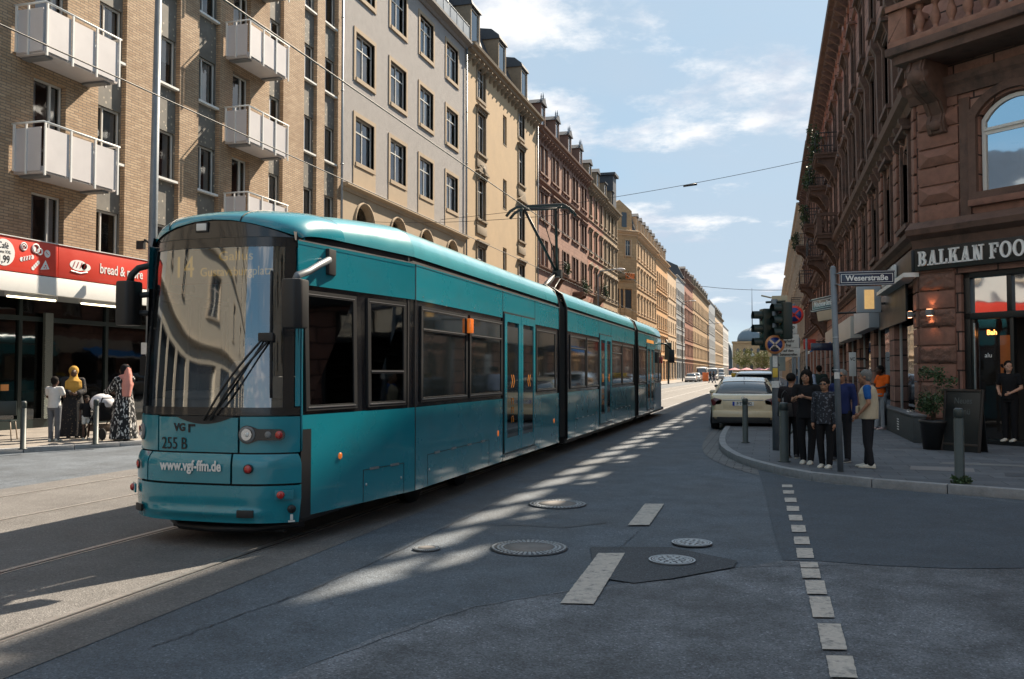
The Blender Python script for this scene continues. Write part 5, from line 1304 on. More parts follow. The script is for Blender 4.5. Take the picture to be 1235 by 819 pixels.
# ---------- shop front
M['shopblack']=mat('black shop front paint',(.010,.011,.012),.4,var=.2)
M['doorglass']=mat_glass('door glass',trans=.7,refl=.03)
M['warmwall']=mat('orange lit menu wall',(.55,.22,.08),.7,var=.2,emit=(1,.32,.08),es=.03)
mb=MB()
mb.box(.98,.1,.1,1.12,.3,3.8); mb.box(4.78,.1,.1,4.9,.3,3.8); mb.box(.98,.1,3.68,4.9,.3,3.8); mb.box(.98,.1,2.78,4.9,.3,2.92); mb.box(1.95,.12,.1,2.03,.25,2.78); mb.box(1.12,.12,.12,1.2,.25,2.78)
for x in (1.9,2.9,3.9): mb.box(x,.12,2.92,x+.1,.25,3.68)
mb.box(.98,.05,.1,4.9,.4,.22)
sh=cput(mb,'shop_front',M['shopblack'],.008)
mb=MB(); mb.quad((1.1,.2,2.9),(4.8,.2,2.9),(4.8,.2,3.7),(1.1,.2,3.7)); mb.build('transom_glass',M['mirrorglass'],sh,recalc=False)
mb=MB(); mb.quad((1.2,.19,.2),(1.95,.19,.2),(1.95,.19,2.78),(1.2,.19,2.78)); mb.build('door_glass',M['doorglass'],sh,recalc=False)
mb=MB(); mb.box(1.185,.1,.5,1.21,.14,2.7); mb.build('door_edge_strip',M['alu'],sh)  # pale aluminium strip along the door edge
# interior behind the open door
mb=MB(); mb.box(3.5,21.86,.1,14,21.93,3.85); mb.build('dark_back_wall',M['shopdark'],sh,M=(inv@CM).inverted()@inv)
mb=MB(); mb.box(1.22,.95,.9,1.62,.98,2.45); mw=mb.build('menu_board',M['warmwall'],sh)
text('Jsoc',.30,M['shopblack'],mw,Mt((1.46,.945,1.55),90,0,90),.002,.012)
M['neon']=mat('orange neon',(1,.4,.1),.5,emit=(1,.35,.08),es=2.5)
text('Bah',.15,M['neon'],sh,Mt((1.36,.5,2.5)),.004,.004); text('alu',.14,M['whiteprint'],sh,Mt((1.46,.17,2.0)),.002,0)
mb=MB()
for k in range(6): mb.box(2.3,1.6,.9+.32*k,4.7,1.75,.94+.32*k)
mb.build('shelf',M['shopblack'],sh)
# sign: black fascia with white slab serif letters, wrapping onto the street facade
sgn=thing('shop_sign','black fascia sign with thick white serif capitals above the corner shop','sign',(XR,Yc,0),ang)
mb=MB(); mb.box(.0,-.16,3.92,5.6,-.01,4.42); mb.build('sign_board',M['shopblack'],sgn,bevel=.006)
def slab(ch,mb,x,z,h,y,t=.155,sx=1.0):
    """one thick serif capital drawn with boxes; returns its width"""
    T=t*h; S=.10*h; w={'B':.72,'A':.86,'L':.68,'K':.86,'N':.84,'F':.68,'O':.86,'D':.80,'S':.66,'T':.76,'U':.8,'R':.8,'E':.7,'I':.42,' ':.34}.get(ch,.8)*h*sx; d=.05
    V=lambda a,b,c,e:mb.box(x+a,y,z+b,x+c,y+d,z+e)
    def dia(x0,z0,x1,z1,t_): mb.prism_y([(x+x0,z+z0),(x+x0+t_,z+z0),(x+x1+t_,z+z1),(x+x1,z+z1)],y,y+d)
    def serif(cx,zz,l=.17): V(cx-l*h,zz,cx+l*h,zz+S)
    T=.21*h*sx
    if ch in 'BDLKFRENTIU' and ch not in 'TUN' or ch=='N': 
        V(.07*h,0,.07*h+T,h); V(0,0,.14*h+T,S); V(0,h-S,.14*h+T,h)
    def bowl(cx,cz,rx,rz,a0,a1,tx=T,tz=.13*h,n=12):
        P=[];Q=[]
        for k in range(n+1):
            a=a0+(a1-a0)*k/n; P.append((x+cx+rx*math.cos(a),z+cz+rz*math.sin(a))); Q.append((x+cx+(rx-tx)*math.cos(a),z+cz+(rz-tz)*math.sin(a)))
        vs=[(p[0],y,p[1]) for p in P]+[(q[0],y,q[1]) for q in Q]; vs+=[(a_,y+d,c_) for a_,b_,c_ in vs]; m_=n+1; fs=[]
        for k in range(n): fs+=[(k,k+1,m_+k+1,m_+k),(2*m_+k,2*m_+k+1,3*m_+k+1,3*m_+k),(k,k+1,2*m_+k+1,2*m_+k),(m_+k,m_+k+1,3*m_+k+1,3*m_+k)]
        mb.add(vs,fs)
    if ch=='B': bowl(w*.5,h*.745,w*.40,h*.255,-PI/2,PI/2); bowl(w*.5,h*.27,w*.46,h*.27,-PI/2,PI/2); V(.2*h,h-.12*h,w*.5,h); V(.2*h,.44*h,w*.5,.55*h); V(.2*h,0,w*.5,.12*h)
    if ch=='D': bowl(w*.42,h*.5,w*.55,h*.5,-PI/2,PI/2); V(.2*h,h-.12*h,w*.43,h); V(.2*h,0,w*.43,.12*h)
    if ch=='O': bowl(w*.5,h*.5,w*.5,h*.53,0,2*PI,n=24)
    if ch=='A': dia(.08*h,0,w*.42,h,.12*h); dia(w-.34*h,0,w*.42-.03*h,h,T); V(.2*h,.24*h,w-.22*h,.35*h); V(-.02*h,0,.30*h,S); V(w-.44*h,0,w+.02*h,S)
    if ch=='L': V(.1*h,0,w,.12*h); V(w-.12*h,0,w,.34*h)
    if ch in 'FE': V(.1*h,h-.12*h,w,h); V(w-.12*h,.70*h,w,h); V(.2*h,.44*h,w*.75,.56*h); V(w*.62,.36*h,w*.75,.64*h)
    if ch=='E': V(.1*h,0,w,.12*h); V(w-.12*h,0,w,.3*h)
    if ch=='K': dia(.24*h,.36*h,w-.26*h,h,.13*h); dia(w-.30*h,0,.34*h,.55*h,T); V(w-.44*h,h-S,w,h); V(w-.40*h,0,w+.03*h,S)
    if ch=='R': bowl(w*.5,h*.74,w*.42,h*.26,-PI/2,PI/2); V(.2*h,h-.12*h,w*.5,h); V(.2*h,.47*h,w*.5,.58*h); dia(w-.28*h,0,w*.45,.5*h,T); V(w-.3*h,0,w+.03*h,S)
    if ch=='N': dia(w-.32*h,0,.08*h,h,T); V(w-.20*h,0,w-.09*h,h); V(w-.32*h,h-S,w+.02*h,h)
    return w
lt=MB(); x=.10
for ch in 'BALKAN': x+=slab(ch,lt,x,4.015,.33,-.20,sx=.875)+.022
x+=.10
for ch in 'FOOD': x+=slab(ch,lt,x,4.015,.33,-.20,sx=.875)+.022
lt.build('lettering',M['whiteprint'],sgn)
sg2=thing('shop_sign','white illuminated lettering band on the street side of the corner shop, seen edge on','sign',(XR,41.5,0),RIGHT)
mb=MB(); mb.box(W-5.2,-.16,3.92,W-.02,-.01,4.42); mb.build('sign_board',M['shopblack'],sg2,bevel=.006)
lt=MB(); x=W-4.9
for ch in 'BALKAN': x+=slab(ch,lt,x,4.0,.36,-.24,sx=.8)+.03
x+=.12
for ch in 'FOOD': x+=slab(ch,lt,x,4.0,.36,-.24,sx=.8)+.03
mb_=lt; mb_.build('lettering',M['whiteprint'],sg2)
mb=MB(); mb.box(W-5.2,-.34,3.80,W+.05,-.01,3.90); mb.build('edge_strip',M['white'],sg2)
# wall lamps
def wall_lamp(Mx,label):
    t=thing('wall_lamp',label,'wall lamp',group='square up and down lamps on the corner piers'); t.matrix_world=Mx
    mb=MB(); mb.box(-.07,-.16,-.07,.07,-.05,.07); mb.box(-.12,-.05,-.02,.02,.0,.02); mb.build('lamp_body',M['grey'],t,bevel=.008)
    mb=MB(); mb.box(-.05,-.145,.069,.05,-.07,.074); mb.box(-.05,-.145,-.074,.05,-.07,-.069); mb.build('lens',mat('warm lamp lens',(1,.6,.35),.5,emit=(1,.42,.2),es=5) if 'warm lamp lens' not in bpy.data.materials else bpy.data.materials['warm lamp lens'],t)
wall_lamp(CM@Matrix.Translation((.34,-.05,2.97)),'small grey cube lamp glowing on the corner pier beside the shop door')
wall_lamp(Matrix.Translation((XR-.05,Yc+.35,2.97))@Matrix.Rotation(RIGHT,4,'Z'),'small grey cube lamp on the street side of the corner pier')
ll=bpy.data.lights.new('lamp_glow','SPOT')
for s in (1,-1):
    ld=bpy.data.lights.new('lamp_glow','SPOT'); ld.energy=2.2; ld.color=(1,.4,.18); ld.spot_size=R(70); ld.spot_blend=.6; ld.shadow_soft_size=.02
    o=bpy.data.objects.new('lamp_glow',ld); COL.objects.link(o); p=CM@Vector((.34,-.13,2.97+.09*s)); o.location=p; o.rotation_euler=Vector((CM.to_3x3()@Vector((0,.18,s))).normalized()*-1).to_track_quat('Z','Y').to_euler()
bpy.data.lights.remove(ll)
# next houses on the right
c2,W=right('townhouse','red brown sandstone townhouse with stone balconies, next up the right side',41.55,66)
main_front(c2,W,HR,M['brownstone'],M['browntrim'],7,ZRR,sun_slots=True,bal=((W-5.5,12.3,2.6,1.0,True,'iron'),(W-12,12.0,2.6,1.0,True,'iron'),(W-5.0,8.3,2.6,1.0,False,'stone'),(W-13,8.2,2.6,1.1,False,'iron'),(W-19,11,2.4,1.0,True,'iron'),(W-15,5.0,2.4,.9,False,'stone')))
c3,W=right('townhouse','red stone townhouse with iron balconies farther up the right side',66.05,88)
main_front(c3,W,HR+.2,M['redbrick'],M['browntrim'],6,ZRR,bal=((W-5,8.2,2.4,1.0,False,'iron'),(W-12,12,2.4,1.0,True,'iron')),far=True)
for i,(a,b_,wm_,tm,lab,dh) in enumerate([(88.05,118,M['beigestone'],M['cream'],'beige stone house beyond the red ones on the right side',-.2),(118.05,160,M['beigestone'],M['cream'],'second beige house far up the right side, with a yellowish planted roof',.6),(160.1,240,M['sand'],M['cream'],'far sand coloured house row on the right side',0),(240.1,420,M['palewall'],M['cream'],'most distant pale house row on the right side',.5)]):
    c_,W=right('townhouse',lab,a,b_); main_front(c_,W,HR+dh,wm_,tm,int(W/4.2),ZRR,far=True,styles=('slim','hood','hood','slim'),bal=() if i else ((W-8,8.2,2.4,1.0,False,'iron'),))
    mansard(c_,W,HR+dh+.2,h=2.6,back=1.6)
for r_,W in ((c1,19.5),(c2,24.4)):
    q=mansard(r_,W,HR+.02,h=2.0,back=2.2,D=8); q.location=(0,3.6,0)  # these roofs are pushed back to clear the added sun openings
mansard(c3,21.9,HR+.5,h=2.4,back=2.2)
# building behind the camera on the right
cb_=thing('apartment_building','plain stone building behind the camera across the side street, seen only in reflections','building',(9.0,2,0),RIGHT)
mb=MB(); wall_mesh(mb,36,0,18,[(3+4*i,z,1.3,2) for i in range(8) for z in (5,9,13)],0,.3,.5); box_shell(mb,36,12,18); mb.build('wall',[M['beigestone'],M['room']],cb_,recalc=False)
# station at the end of the street
st=thing('station_building','sandstone station with grey dome and mast closing the far end of the street','building',(-10,560,0))
K=1.25
M['domegrey']=mat('grey blue dome roofing',(.13,.17,.20),.6,var=.1,vs=.3)
mb=MB(); ops=[(-6+4*i,z,1.8,4.2,.9) for i in range(5) for z in (4,13)]
mb.box(-11,0,0,12,20,20); mb.box(-11.5,-.5,19.2,12.5,20.5,20.4); mb.box(-11.3,-.3,10,12.3,0,10.6); mb.build('wall',M['ochre'],st,recalc=True)
for i in range(5):
    for z in (3,12): 
        q=MB(); q.prism_y([(-8+4*i-.9,z),(-8+4*i+.9,z),(-8+4*i+.9,z+3.4),(-8+4*i,z+4.4),(-8+4*i-.9,z+3.4)],-.12,.0); q.build('window',M['farpane'],st)
mb=MB(); mb.lathe([(9.2,0),(9.0,2.6),(8.2,4.8),(6.5,6.8),(4,8.2),(1.2,8.9),(.6,10),(.1,11)],(0.5,9,20),24); mb.build('dome',M['domegrey'],st)
mb=MB(); mb.lathe([(.35,0),(.1,24),(.001,25)],(0.5,9,29),8); mb.build('mast',M['grey'],st)
mb=MB(); mb.lathe([(0.001,.0),(1.1,.0),(1.1,.1),(.001,.1)],(.6,-.15,12),16,axis='y'); mb.build('clock',M['white'],st)
for (xx,y0,ww,hh) in ((-24,20,24,26),(25,30,26,24)):
    mb=MB(); n=16; mb.prism_y([(xx-ww/2,0),(xx+ww/2,0)]+[(xx+ww/2*math.cos(PI*k/n),12+(hh-12)*math.sin(PI*k/n)) for k in range(n+1)],y0,y0+60); hl=mb.build('train_hall',M['domegrey'],st)
    mb=MB()
    for k in range(-4,5): mb.box(xx+k*2.6-.12,y0-.3,8,xx+k*2.6+.12,y0-.02,12+(hh-12.5)*math.sqrt(max(0,1-(k*2.6/(ww/2))**2)))
    mb.build('hall_mullion',M['grey'],hl)
def tree(name,label,x,y,h,r,m,n=60,group=None):
    t=thing(name,label,'tree',(x,y,0),0,group); mb=MB(); mb.tube([(0,0,0),(.05,.1,h*.3),(.2,0,h*.6)],[.22,.17,.08],8)
    for k in range(7): a=k*2.4; mb.tube([(.05,.1,h*(.3+.04*k)),(r*.6*math.cos(a),r*.6*math.sin(a),h*(.6+.04*k))],[.1,.03],6)
    mb.build('trunk',M['bark'],t)
    cs=[]
    for _ in range(n):
        d=Vector((random.gauss(0,1),random.gauss(0,1),random.gauss(0,1))).normalized()*random.random()**.35; cs.append((d.x*r,d.y*r,h*.62+d.z*h*.36))
    leafcloud(cs,r*.26,.26,60).build('crown',m,t,recalc=False); return t
tree('street_tree','broad yellow green tree in front of the station, left of the pair',-11,440,13,5.2,M['leaf2'])
tree('street_tree','yellow green tree beside the traffic lights side, right of the pair',-2.5,425,11.5,4.6,M['leaf2'])
# ---------------------------------------------------------------- people
def remesh(mb,vox,mats,name,parent,smooth=3,M_=None,weld=True):
    me=mb.mesh(name,mats); o=bpy.data.objects.new('tmp',me); COL.objects.link(o)
    a=o.modifiers.new('r','REMESH'); a.mode='VOXEL'; a.voxel_size=vox; a.use_smooth_shade=True
    b=o.modifiers.new('s','SMOOTH'); b.iterations=smooth; b.factor=.5
    dg=bpy.context.evaluated_depsgraph_get(); dg.update(); me2=bpy.data.meshes.new_from_object(o.evaluated_get(dg)); bpy.data.objects.remove(o)
    me2.name=name; me2.materials.clear()
    for m in (mats if isinstance(mats,(list,tuple)) else [mats]): me2.materials.append(m)
    return put(name,me2,parent)
def limb(mb,pts,rs,n=10,e=1):
    """capsules between joints"""
    for i in range(len(pts)-1):
        a,b=Vector(pts[i]),Vector(pts[i+1]); mb.tube([a,b],[rs[i],rs[i+1]],n)
    for p,r in zip(pts,rs): mb.ball(p,r*1.0,8)
def ell_loft(mb,st,n=18):
    """st: list of (x,y,z,rx,ry)"""
    rings=[[Vector((x+rx*math.cos(2*PI*k/n),y+ry*math.sin(2*PI*k/n),z)) for k in range(n)] for x,y,z,rx,ry in st]
    mb.loft(rings)
def person(label,loc,rz,H,pose,skin='skin',hair='short',hairm='hair',top=None,bottom=None,shoes='white',sleeve='short',female=False,fat=1.0,dress=None,group=None,scarf=None,glasses=False,head_turn=0,vest=None,head_tilt=0,shorts=False,child=False):
    t=thing('person',label,'person',loc,rz,group); s=H/1.75
    J=dict(aL=(-.09,0,.08),aR=(.09,0,.08),kL=(-.095,-.01,.48),kR=(.095,-.01,.48),hL=(-.09,0,.92),hR=(.09,0,.92),pel=(0,0,.97),wa=(0,0,1.12),ch=(0,0,1.32),nk=(0,.01,1.47),hd=(0,-.015,1.62),
        sL=(-.185,.01,1.42),sR=(.185,.01,1.42),eL=(-.235,.03,1.15),eR=(.235,.03,1.15),wL=(-.25,-.04,.90),wR=(.25,-.04,.90),tL=None,tR=None)
    J.update(pose); J={k:(Vector(v) if v is not None else None) for k,v in J.items()}
    sw=.9 if female else 1.0
    hs=1.1 if not child else 1.3
    b=MB()
    # torso
    def P(*k): return J[k[0]]
    torso=[(J['pel']+Vector((0,0,-.09)),.125,.10),(J['pel'],.155,.115),(J['wa'],.13*fat,.10*fat),(J['ch'],.155*sw,.112),(J['ch']*.45+J['nk']*.55,.15*sw,.10),(J['nk']+Vector((0,0,-.015)),.07,.065)]
    ell_loft(b,[(p.x,p.y,p.z,rx,ry) for p,rx,ry in torso])
    limb(b,[J['nk']+Vector((0,0,-.06)),J['nk']+(J['hd']-J['nk'])*.6],[.062,.052])
    for q in 'LR':
        limb(b,[J['h'+q],J['k'+q],J['a'+q]],[.082,.055,.038]); 
        sg=-1 if q=='L' else 1
        limb(b,[J['s'+q],J['e'+q],J['w'+q]],[.052,.037,.026])
        limb(b,[J['ch']+Vector((0,0,.09)),J['s'+q]],[.08,.052])
        f=J['a'+q]; td=J['t'+q] if J['t'+q] is not None else Vector((0,-1,0)); td=td.normalized()
        limb(b,[f+Vector((0,0,-.03))-td*.04,f+td*.09+Vector((0,0,-.05)),f+td*.16+Vector((0,0,-.055))],[.032,.03,.022])
        # hand: palm, four fingers, thumb
        w_=J['w'+q]; d=(w_-J['e'+q]).normalized(); side=Vector((sg,0,0)); side=(side-d*side.dot(d)).normalized(); up=d.cross(side).normalized()
        if 'g'+q in pose: up=-up
        pc=w_+d*.045
        b.ball(pc,.04,8,M=Matrix((side*.95,up*.5,d*1.15)).transposed().to_3x3())
        for k in range(4):
            o_=(k-1.5)*.017; L_=(.065,.075,.072,.055)[k]
            a0=w_+d*.075+up*o_; a1=a0+d*L_*.5-side*.008; a2=a1+d*L_*.45-side*.022
            b.tube([a0-d*.01,a1,a2],[.0095,.009,.0075],6)
        a0=w_+d*.03+up*.03; b.tube([a0-up*.01,a0+up*.02+d*.03-side*.01,a0+up*.022+d*.06-side*.02],[.012,.011,.008],6)
    # head
    hd=J['hd']; Rm=Matrix.Rotation(head_turn,3,'Z')@Matrix.Rotation(head_tilt,3,'X')
    def hp(x,y,z): return hd+Rm@Vector((x,y,z))*hs
    def hb(c,r,sx,sy,sz): b.ball(hp(*c),r*hs,12,M=Rm@Matrix.Diagonal((sx,sy,sz)))
    hb((0,.012,.025),.09,.86,1.04,1.0); hb((0,-.02,-.04),.072,.86,.95,1.05); hb((0,-.052,-.085),.03,1.1,.8,.8)
    b.tube([hp(0,-.082,.03),hp(0,-.103,-.012),hp(0,-.105,-.022)],[.009,.013,.014],8); hb((0,-.088,-.055),.016,1.5,.6,.5)
    for sx in (-1,1): hb((sx*.078,.01,-.002),.022,.4,.8,1.25); hb((sx*.036,-.06,-.02),.03,.9,.7,.8)
    bd=remesh(b,.0095 if not child else .009,M[skin],'body',t,2)
    SC=(s*1.02,s*1.02,s); bd.scale=SC
    def piece(mb,name,m,vox=.012,sm=3):
        o=remesh(mb,vox,m,name,t,sm); o.scale=SC; return o
    def raw(mb,name,m): 
        o=mb.build(name,m,t); o.scale=SC; return o
    for sx in (-1,1):
        e=MB(); e.ball(hp(sx*.033,-.083,.012),.009*hs,8); raw(e,'eye',M['blackprint'])
    # hair
    if hair and not scarf:
        h=MB()
        if hair=='short': h.ball(hp(0,.024,.04),.094*hs,14,M=Rm@Matrix.Diagonal((.93,1.03,.94))); h.ball(hp(0,.05,.0),.075*hs,12,M=Rm@Matrix.Diagonal((1,.8,1.1)))
        elif hair=='long':
            h.ball(hp(0,.024,.042),.1*hs,14,M=Rm@Matrix.Diagonal((.95,1.04,.93))); h.tube([hp(0,.06,.02),hp(0,.085,-.12),hp(0,.085,-.26)],[.085,.075,.05],10)
            for sx in (-1,1): h.tube([hp(sx*.072,.0,.04),hp(sx*.085,.0,-.08),hp(sx*.08,-.0,-.2)],[.03,.035,.02],8)
        elif hair=='bun': h.ball(hp(0,.024,.042),.097*hs,14,M=Rm@Matrix.Diagonal((.92,1.04,.92))); h.ball(hp(0,.11,.03),.042,10)
        elif hair=='cap':
            h.ball(hp(0,.01,.055),.097*hs,14,M=Rm@Matrix.Diagonal((.93,1.06,.72))); h.tube([hp(-.04,-.09,.045),hp(0,-.135,.035),hp(.04,-.09,.045)],[.02,.02,.02],6)
        piece(h,'cap' if hair=='cap' else 'hair',M[hairm],.012)
    if scarf:
        h=MB(); h.ball(hp(0,.03,.035),.108*hs,14,M=Rm@Matrix.Diagonal((.95,1,1.05))); h.tube([hp(0,.03,-.03),hp(0,.02,-.13),hp(0,.01,-.22)],[.085,.095,.16],12)
        ell_loft(h,[(0,.01,J['nk'].z+.02,.10,.10),(0,.0,J['nk'].z-.07,.21,.14),(0,-.01,J['nk'].z-.22,.235,.16),(0,-.01,J['nk'].z-.36,.22,.15)])
        for a in (0,1): pass
        if scarf=='pinkscarf':
            h=MB(); h.tube([hp(-.05,.0,.12),hp(-.09,.02,.02),hp(-.12,.0,-.14),hp(-.17,-.02,-.3),hp(-.15,-.06,-.5)],[.035,.055,.075,.07,.05],10); h.tube([hp(0,.09,.06),hp(0,.12,-.08),hp(.02,.13,-.3),hp(.05,.15,-.55)],[.05,.08,.12,.09],12); h.tube([hp(-.12,.0,-.14),hp(0,.09,-.14),hp(.13,.02,-.16)],[.07,.09,.07],10)
            k_=MB(); k_.ball(hp(0,.03,.035),.104*hs,14,M=Rm@Matrix.Diagonal((.95,1,1.0))); k_.tube([hp(0,.03,-.03),hp(0,.02,-.13)],[.085,.095],12); piece(k_,'under_scarf',blk,.012,2)
        sc_=piece(h,'headscarf',M[scarf],.012,2)
        # leave the face open: face mask pushed through
        f=MB(); f.ball(hp(0,-.068,-.01),.062*hs,12,M=Rm@Matrix.Diagonal((.85,.75,1.1))); f.tube([hp(0,-.11,.02),hp(0,-.126,-.02)],[.009,.014],8); f.ball(hp(0,-.112,-.052),.014,8)
        fo=piece(f,'face',M[skin],.008,1)
        for sx in (-1,1):
            e=MB(); e.ball(hp(sx*.03,-.113,.008),.009,8); raw(e,'eye',M['blackprint'])
    if glasses:
        g=MB()
        for sx in (-1,1): g.ball(hp(sx*.036,-.088,.012),.026,10,M=Rm@Matrix.Diagonal((1,.35,.75))); g.tube([hp(sx*.06,-.085,.018),hp(sx*.085,.0,.015)],.004,5)
        g.tube([hp(-.02,-.098,.018),hp(.02,-.098,.018)],.004,5); raw(g,'sunglasses',M['blackgloss'])
    # clothes
    if bottom and not dress:
        c=MB()
        ell_loft(c,[(J['pel'].x,J['pel'].y,J['pel'].z-.12,.135,.115),(J['pel'].x,J['pel'].y,J['pel'].z,.17,.13),(J['wa'].x,J['wa'].y,J['wa'].z-.03,.15*fat,.118*fat)])
        for q in 'LR':
            if shorts: limb(c,[J['h'+q],J['h'+q]*.45+J['k'+q]*.55],[.10,.09])
            else:
                a=J['a'+q]; k=J['k'+q]; limb(c,[J['h'+q],k,a+Vector((0,0,.0))],[.10,.073,.06])
        piece(c,'shorts' if shorts else 'trousers',bottom)
    if top:
        c=MB(); zb=J['wa'].z-.17 if not dress else J['wa'].z
        pl=J['pel']
        ell_loft(c,[(pl.x,pl.y,pl.z-(.06 if not female else .12),.178*max(1,fat),.14*fat),(J['wa'].x,J['wa'].y,J['wa'].z,.152*fat,.125*fat),(J['ch'].x,J['ch'].y,J['ch'].z,.172*sw*max(1,fat*.95),.13*fat),((J['ch'].x*.4+J['nk'].x*.6),J['ch'].y*.4+J['nk'].y*.6,J['ch'].z*.4+J['nk'].z*.6,.165*sw,.112),(J['nk'].x,J['nk'].y,J['nk'].z-.01,.082,.078)])
        for q in 'LR':
            limb(c,[J['ch']+Vector((0,0,.08)),J['s'+q]],[.09,.067])
            if sleeve=='short': limb(c,[J['s'+q],J['s'+q]*.4+J['e'+q]*.6],[.067,.062])
            elif sleeve=='long': limb(c,[J['s'+q],J['e'+q],J['w'+q]*.93+J['e'+q]*.07],[.068,.053,.042])
        piece(c,'shirt',top)
    if vest:
        c=MB(); pl=J['pel']
        ell_loft(c,[(pl.x,pl.y,pl.z-.10,.195*fat,.158*fat),(J['wa'].x,J['wa'].y,J['wa'].z,.172*fat,.148*fat),(J['ch'].x,J['ch'].y,J['ch'].z,.19*fat,.152*fat),((J['ch'].x*.4+J['nk'].x*.6),J['ch'].y*.4+J['nk'].y*.6,J['ch'].z*.4+J['nk'].z*.6,.178,.13),(J['nk'].x,J['nk'].y,J['nk'].z-.0,.086,.084)])
        vo=piece(c,'vest',vest)
        for sx in (-1,1):
            pk=MB(); pk.box(sx*.10-.05,-.175*fat,.98,sx*.10+.05,-.14,1.1); pk.build('pocket',vest,vo,bevel=.008)
    if dress:
        c=MB(); n=40; sts=[]
        zt=J['ch'].z+.02
        levels=[(zt+.06,.15,.11),(zt-.05,.17,.13),(J['wa'].z,.18,.15),(.9,.22,.19),(.6,.26,.22),(.3,.29,.25),(.05,.31,.27)]
        rings=[]
        for i,(z,rx,ry) in enumerate(levels):
            k=i/len(levels); rings.append([Vector((rx*(1+.07*k*math.sin(a*9+i*.3))*math.cos(a),ry*(1+.07*k*math.sin(a*9+i*.3))*math.sin(a),z)) for a in [2*PI*j/n for j in range(n)]])
        c.loft(rings)
        for q in 'LR': limb(c,[J['ch']+Vector((0,0,.08)),J['s'+q],J['e'+q],J['w'+q]*.95+J['e'+q]*.05],[.09,.075,.075,.07])
        piece(c,'dress',dress,.013,2)
    if shoes:
        for q in 'LR':
            f=J['a'+q]; td=(J['t'+q] if J['t'+q] is not None else Vector((0,-1,0))).normalized(); c=MB()
            z0=f.z-.08
            base=Vector((f.x,f.y,z0)); sd=Vector((-td.y,td.x,0))
            rings=[]
            for (u,wd,h) in ((-.075,.028,.055),(-.06,.037,.085),(0,.042,.09),(.07,.046,.065),(.13,.05,.05),(.18,.042,.04),(.2,.025,.03)):
                rings.append([base+td*u+sd*(wd*math.cos(a))+Vector((0,0,max(.0,h*.5+h*.5*math.sin(a)*1.05))) for a in [2*PI*k/12 for k in range(12)]])
            c.loft(rings); so=MB(); so.loft([[base+td*u+sd*(wd*math.cos(a))+Vector((0,0,.011+.011*math.sin(a))) for a in [2*PI*k/10 for k in range(10)]] for u,wd in ((-.08,.03),(-.06,.042),(.05,.048),(.13,.054),(.19,.045),(.207,.02))])
            o=raw(c,'shoe',M['sh_'+shoes] if 'sh_'+shoes in M else M[shoes]); q_=so.build('sole',M['sh_sole'],o)
    return t
M['sh_white']=mat('white trainer',(.6,.57,.5),.7,var=.1,vs=20); M['sh_black']=mat('dark shoe',(.03,.03,.035),.6,var=.1); M['sh_sole']=mat('pale rubber sole',(.55,.5,.42),.7); M['sh_pink']=mat('pale pink trainer',(.55,.38,.36),.7)
def cloth(name,c,var=.12,bump=.35,bs=14,**k): return mat(name,c,.9,var=var,vs=8,bump=bump,bs=bs,spec=.2,**k)
def mat_print(name,base,spot,scale,thr,stretch=(1,1,1)):
    m,nt,b,out=newmat(name); L=nt.links.new; tc=nd(nt,'ShaderNodeTexCoord'); mp=nd(nt,'ShaderNodeMapping'); mp.inputs['Scale'].default_value=stretch; L(tc.outputs['Object'],mp.inputs[0])
    n=nd(nt,'ShaderNodeTexNoise'); n.inputs['Scale'].default_value=scale; n.inputs['Detail'].default_value=2; L(mp.outputs[0],n.inputs['Vector'])
    gt=nd(nt,'ShaderNodeMath',operation='GREATER_THAN'); gt.inputs[1].default_value=thr; L(n.outputs['Fac'],gt.inputs[0]); a=nd(nt,'ShaderNodeMix',data_type='RGBA'); a.inputs['A'].default_value=rgba(base); a.inputs['B'].default_value=rgba(spot); L(gt.outputs[0],a.inputs['Factor']); L(a.outputs['Result'],b.inputs['Base Color']); b.inputs['Roughness'].default_value=.9; return m
blk=cloth('black cloth',(.012,.012,.014)); dk=cloth('charcoal trousers',(.02,.02,.024)); navy=cloth('navy shirt',(.02,.03,.10))
ZP=.12
# driver seated in the cab, hands on the desk
person('tram driver in pale blue shirt sitting behind the windscreen',(-5.18,8.25,.62),0,1.72,dict(pel=(0,.05,.62),wa=(0,.05,.78),ch=(0,.02,1.0),nk=(0,.02,1.16),hd=(0,0,1.32),sL=(-.185,.02,1.1),sR=(.185,.02,1.1),eL=(-.25,-.12,.86),wL=(-.2,-.36,.82),eR=(.25,-.12,.86),wR=(.2,-.36,.82),hL=(-.09,.02,.58),hR=(.09,.02,.58),kL=(-.1,-.4,.6),kR=(.1,-.4,.6),aL=(-.1,-.42,.18),aR=(.1,-.42,.18)),skin='skin_light',hair='short',top=cloth('driver shirt',(.25,.33,.42)),bottom=dk,shoes='black',sleeve='long')
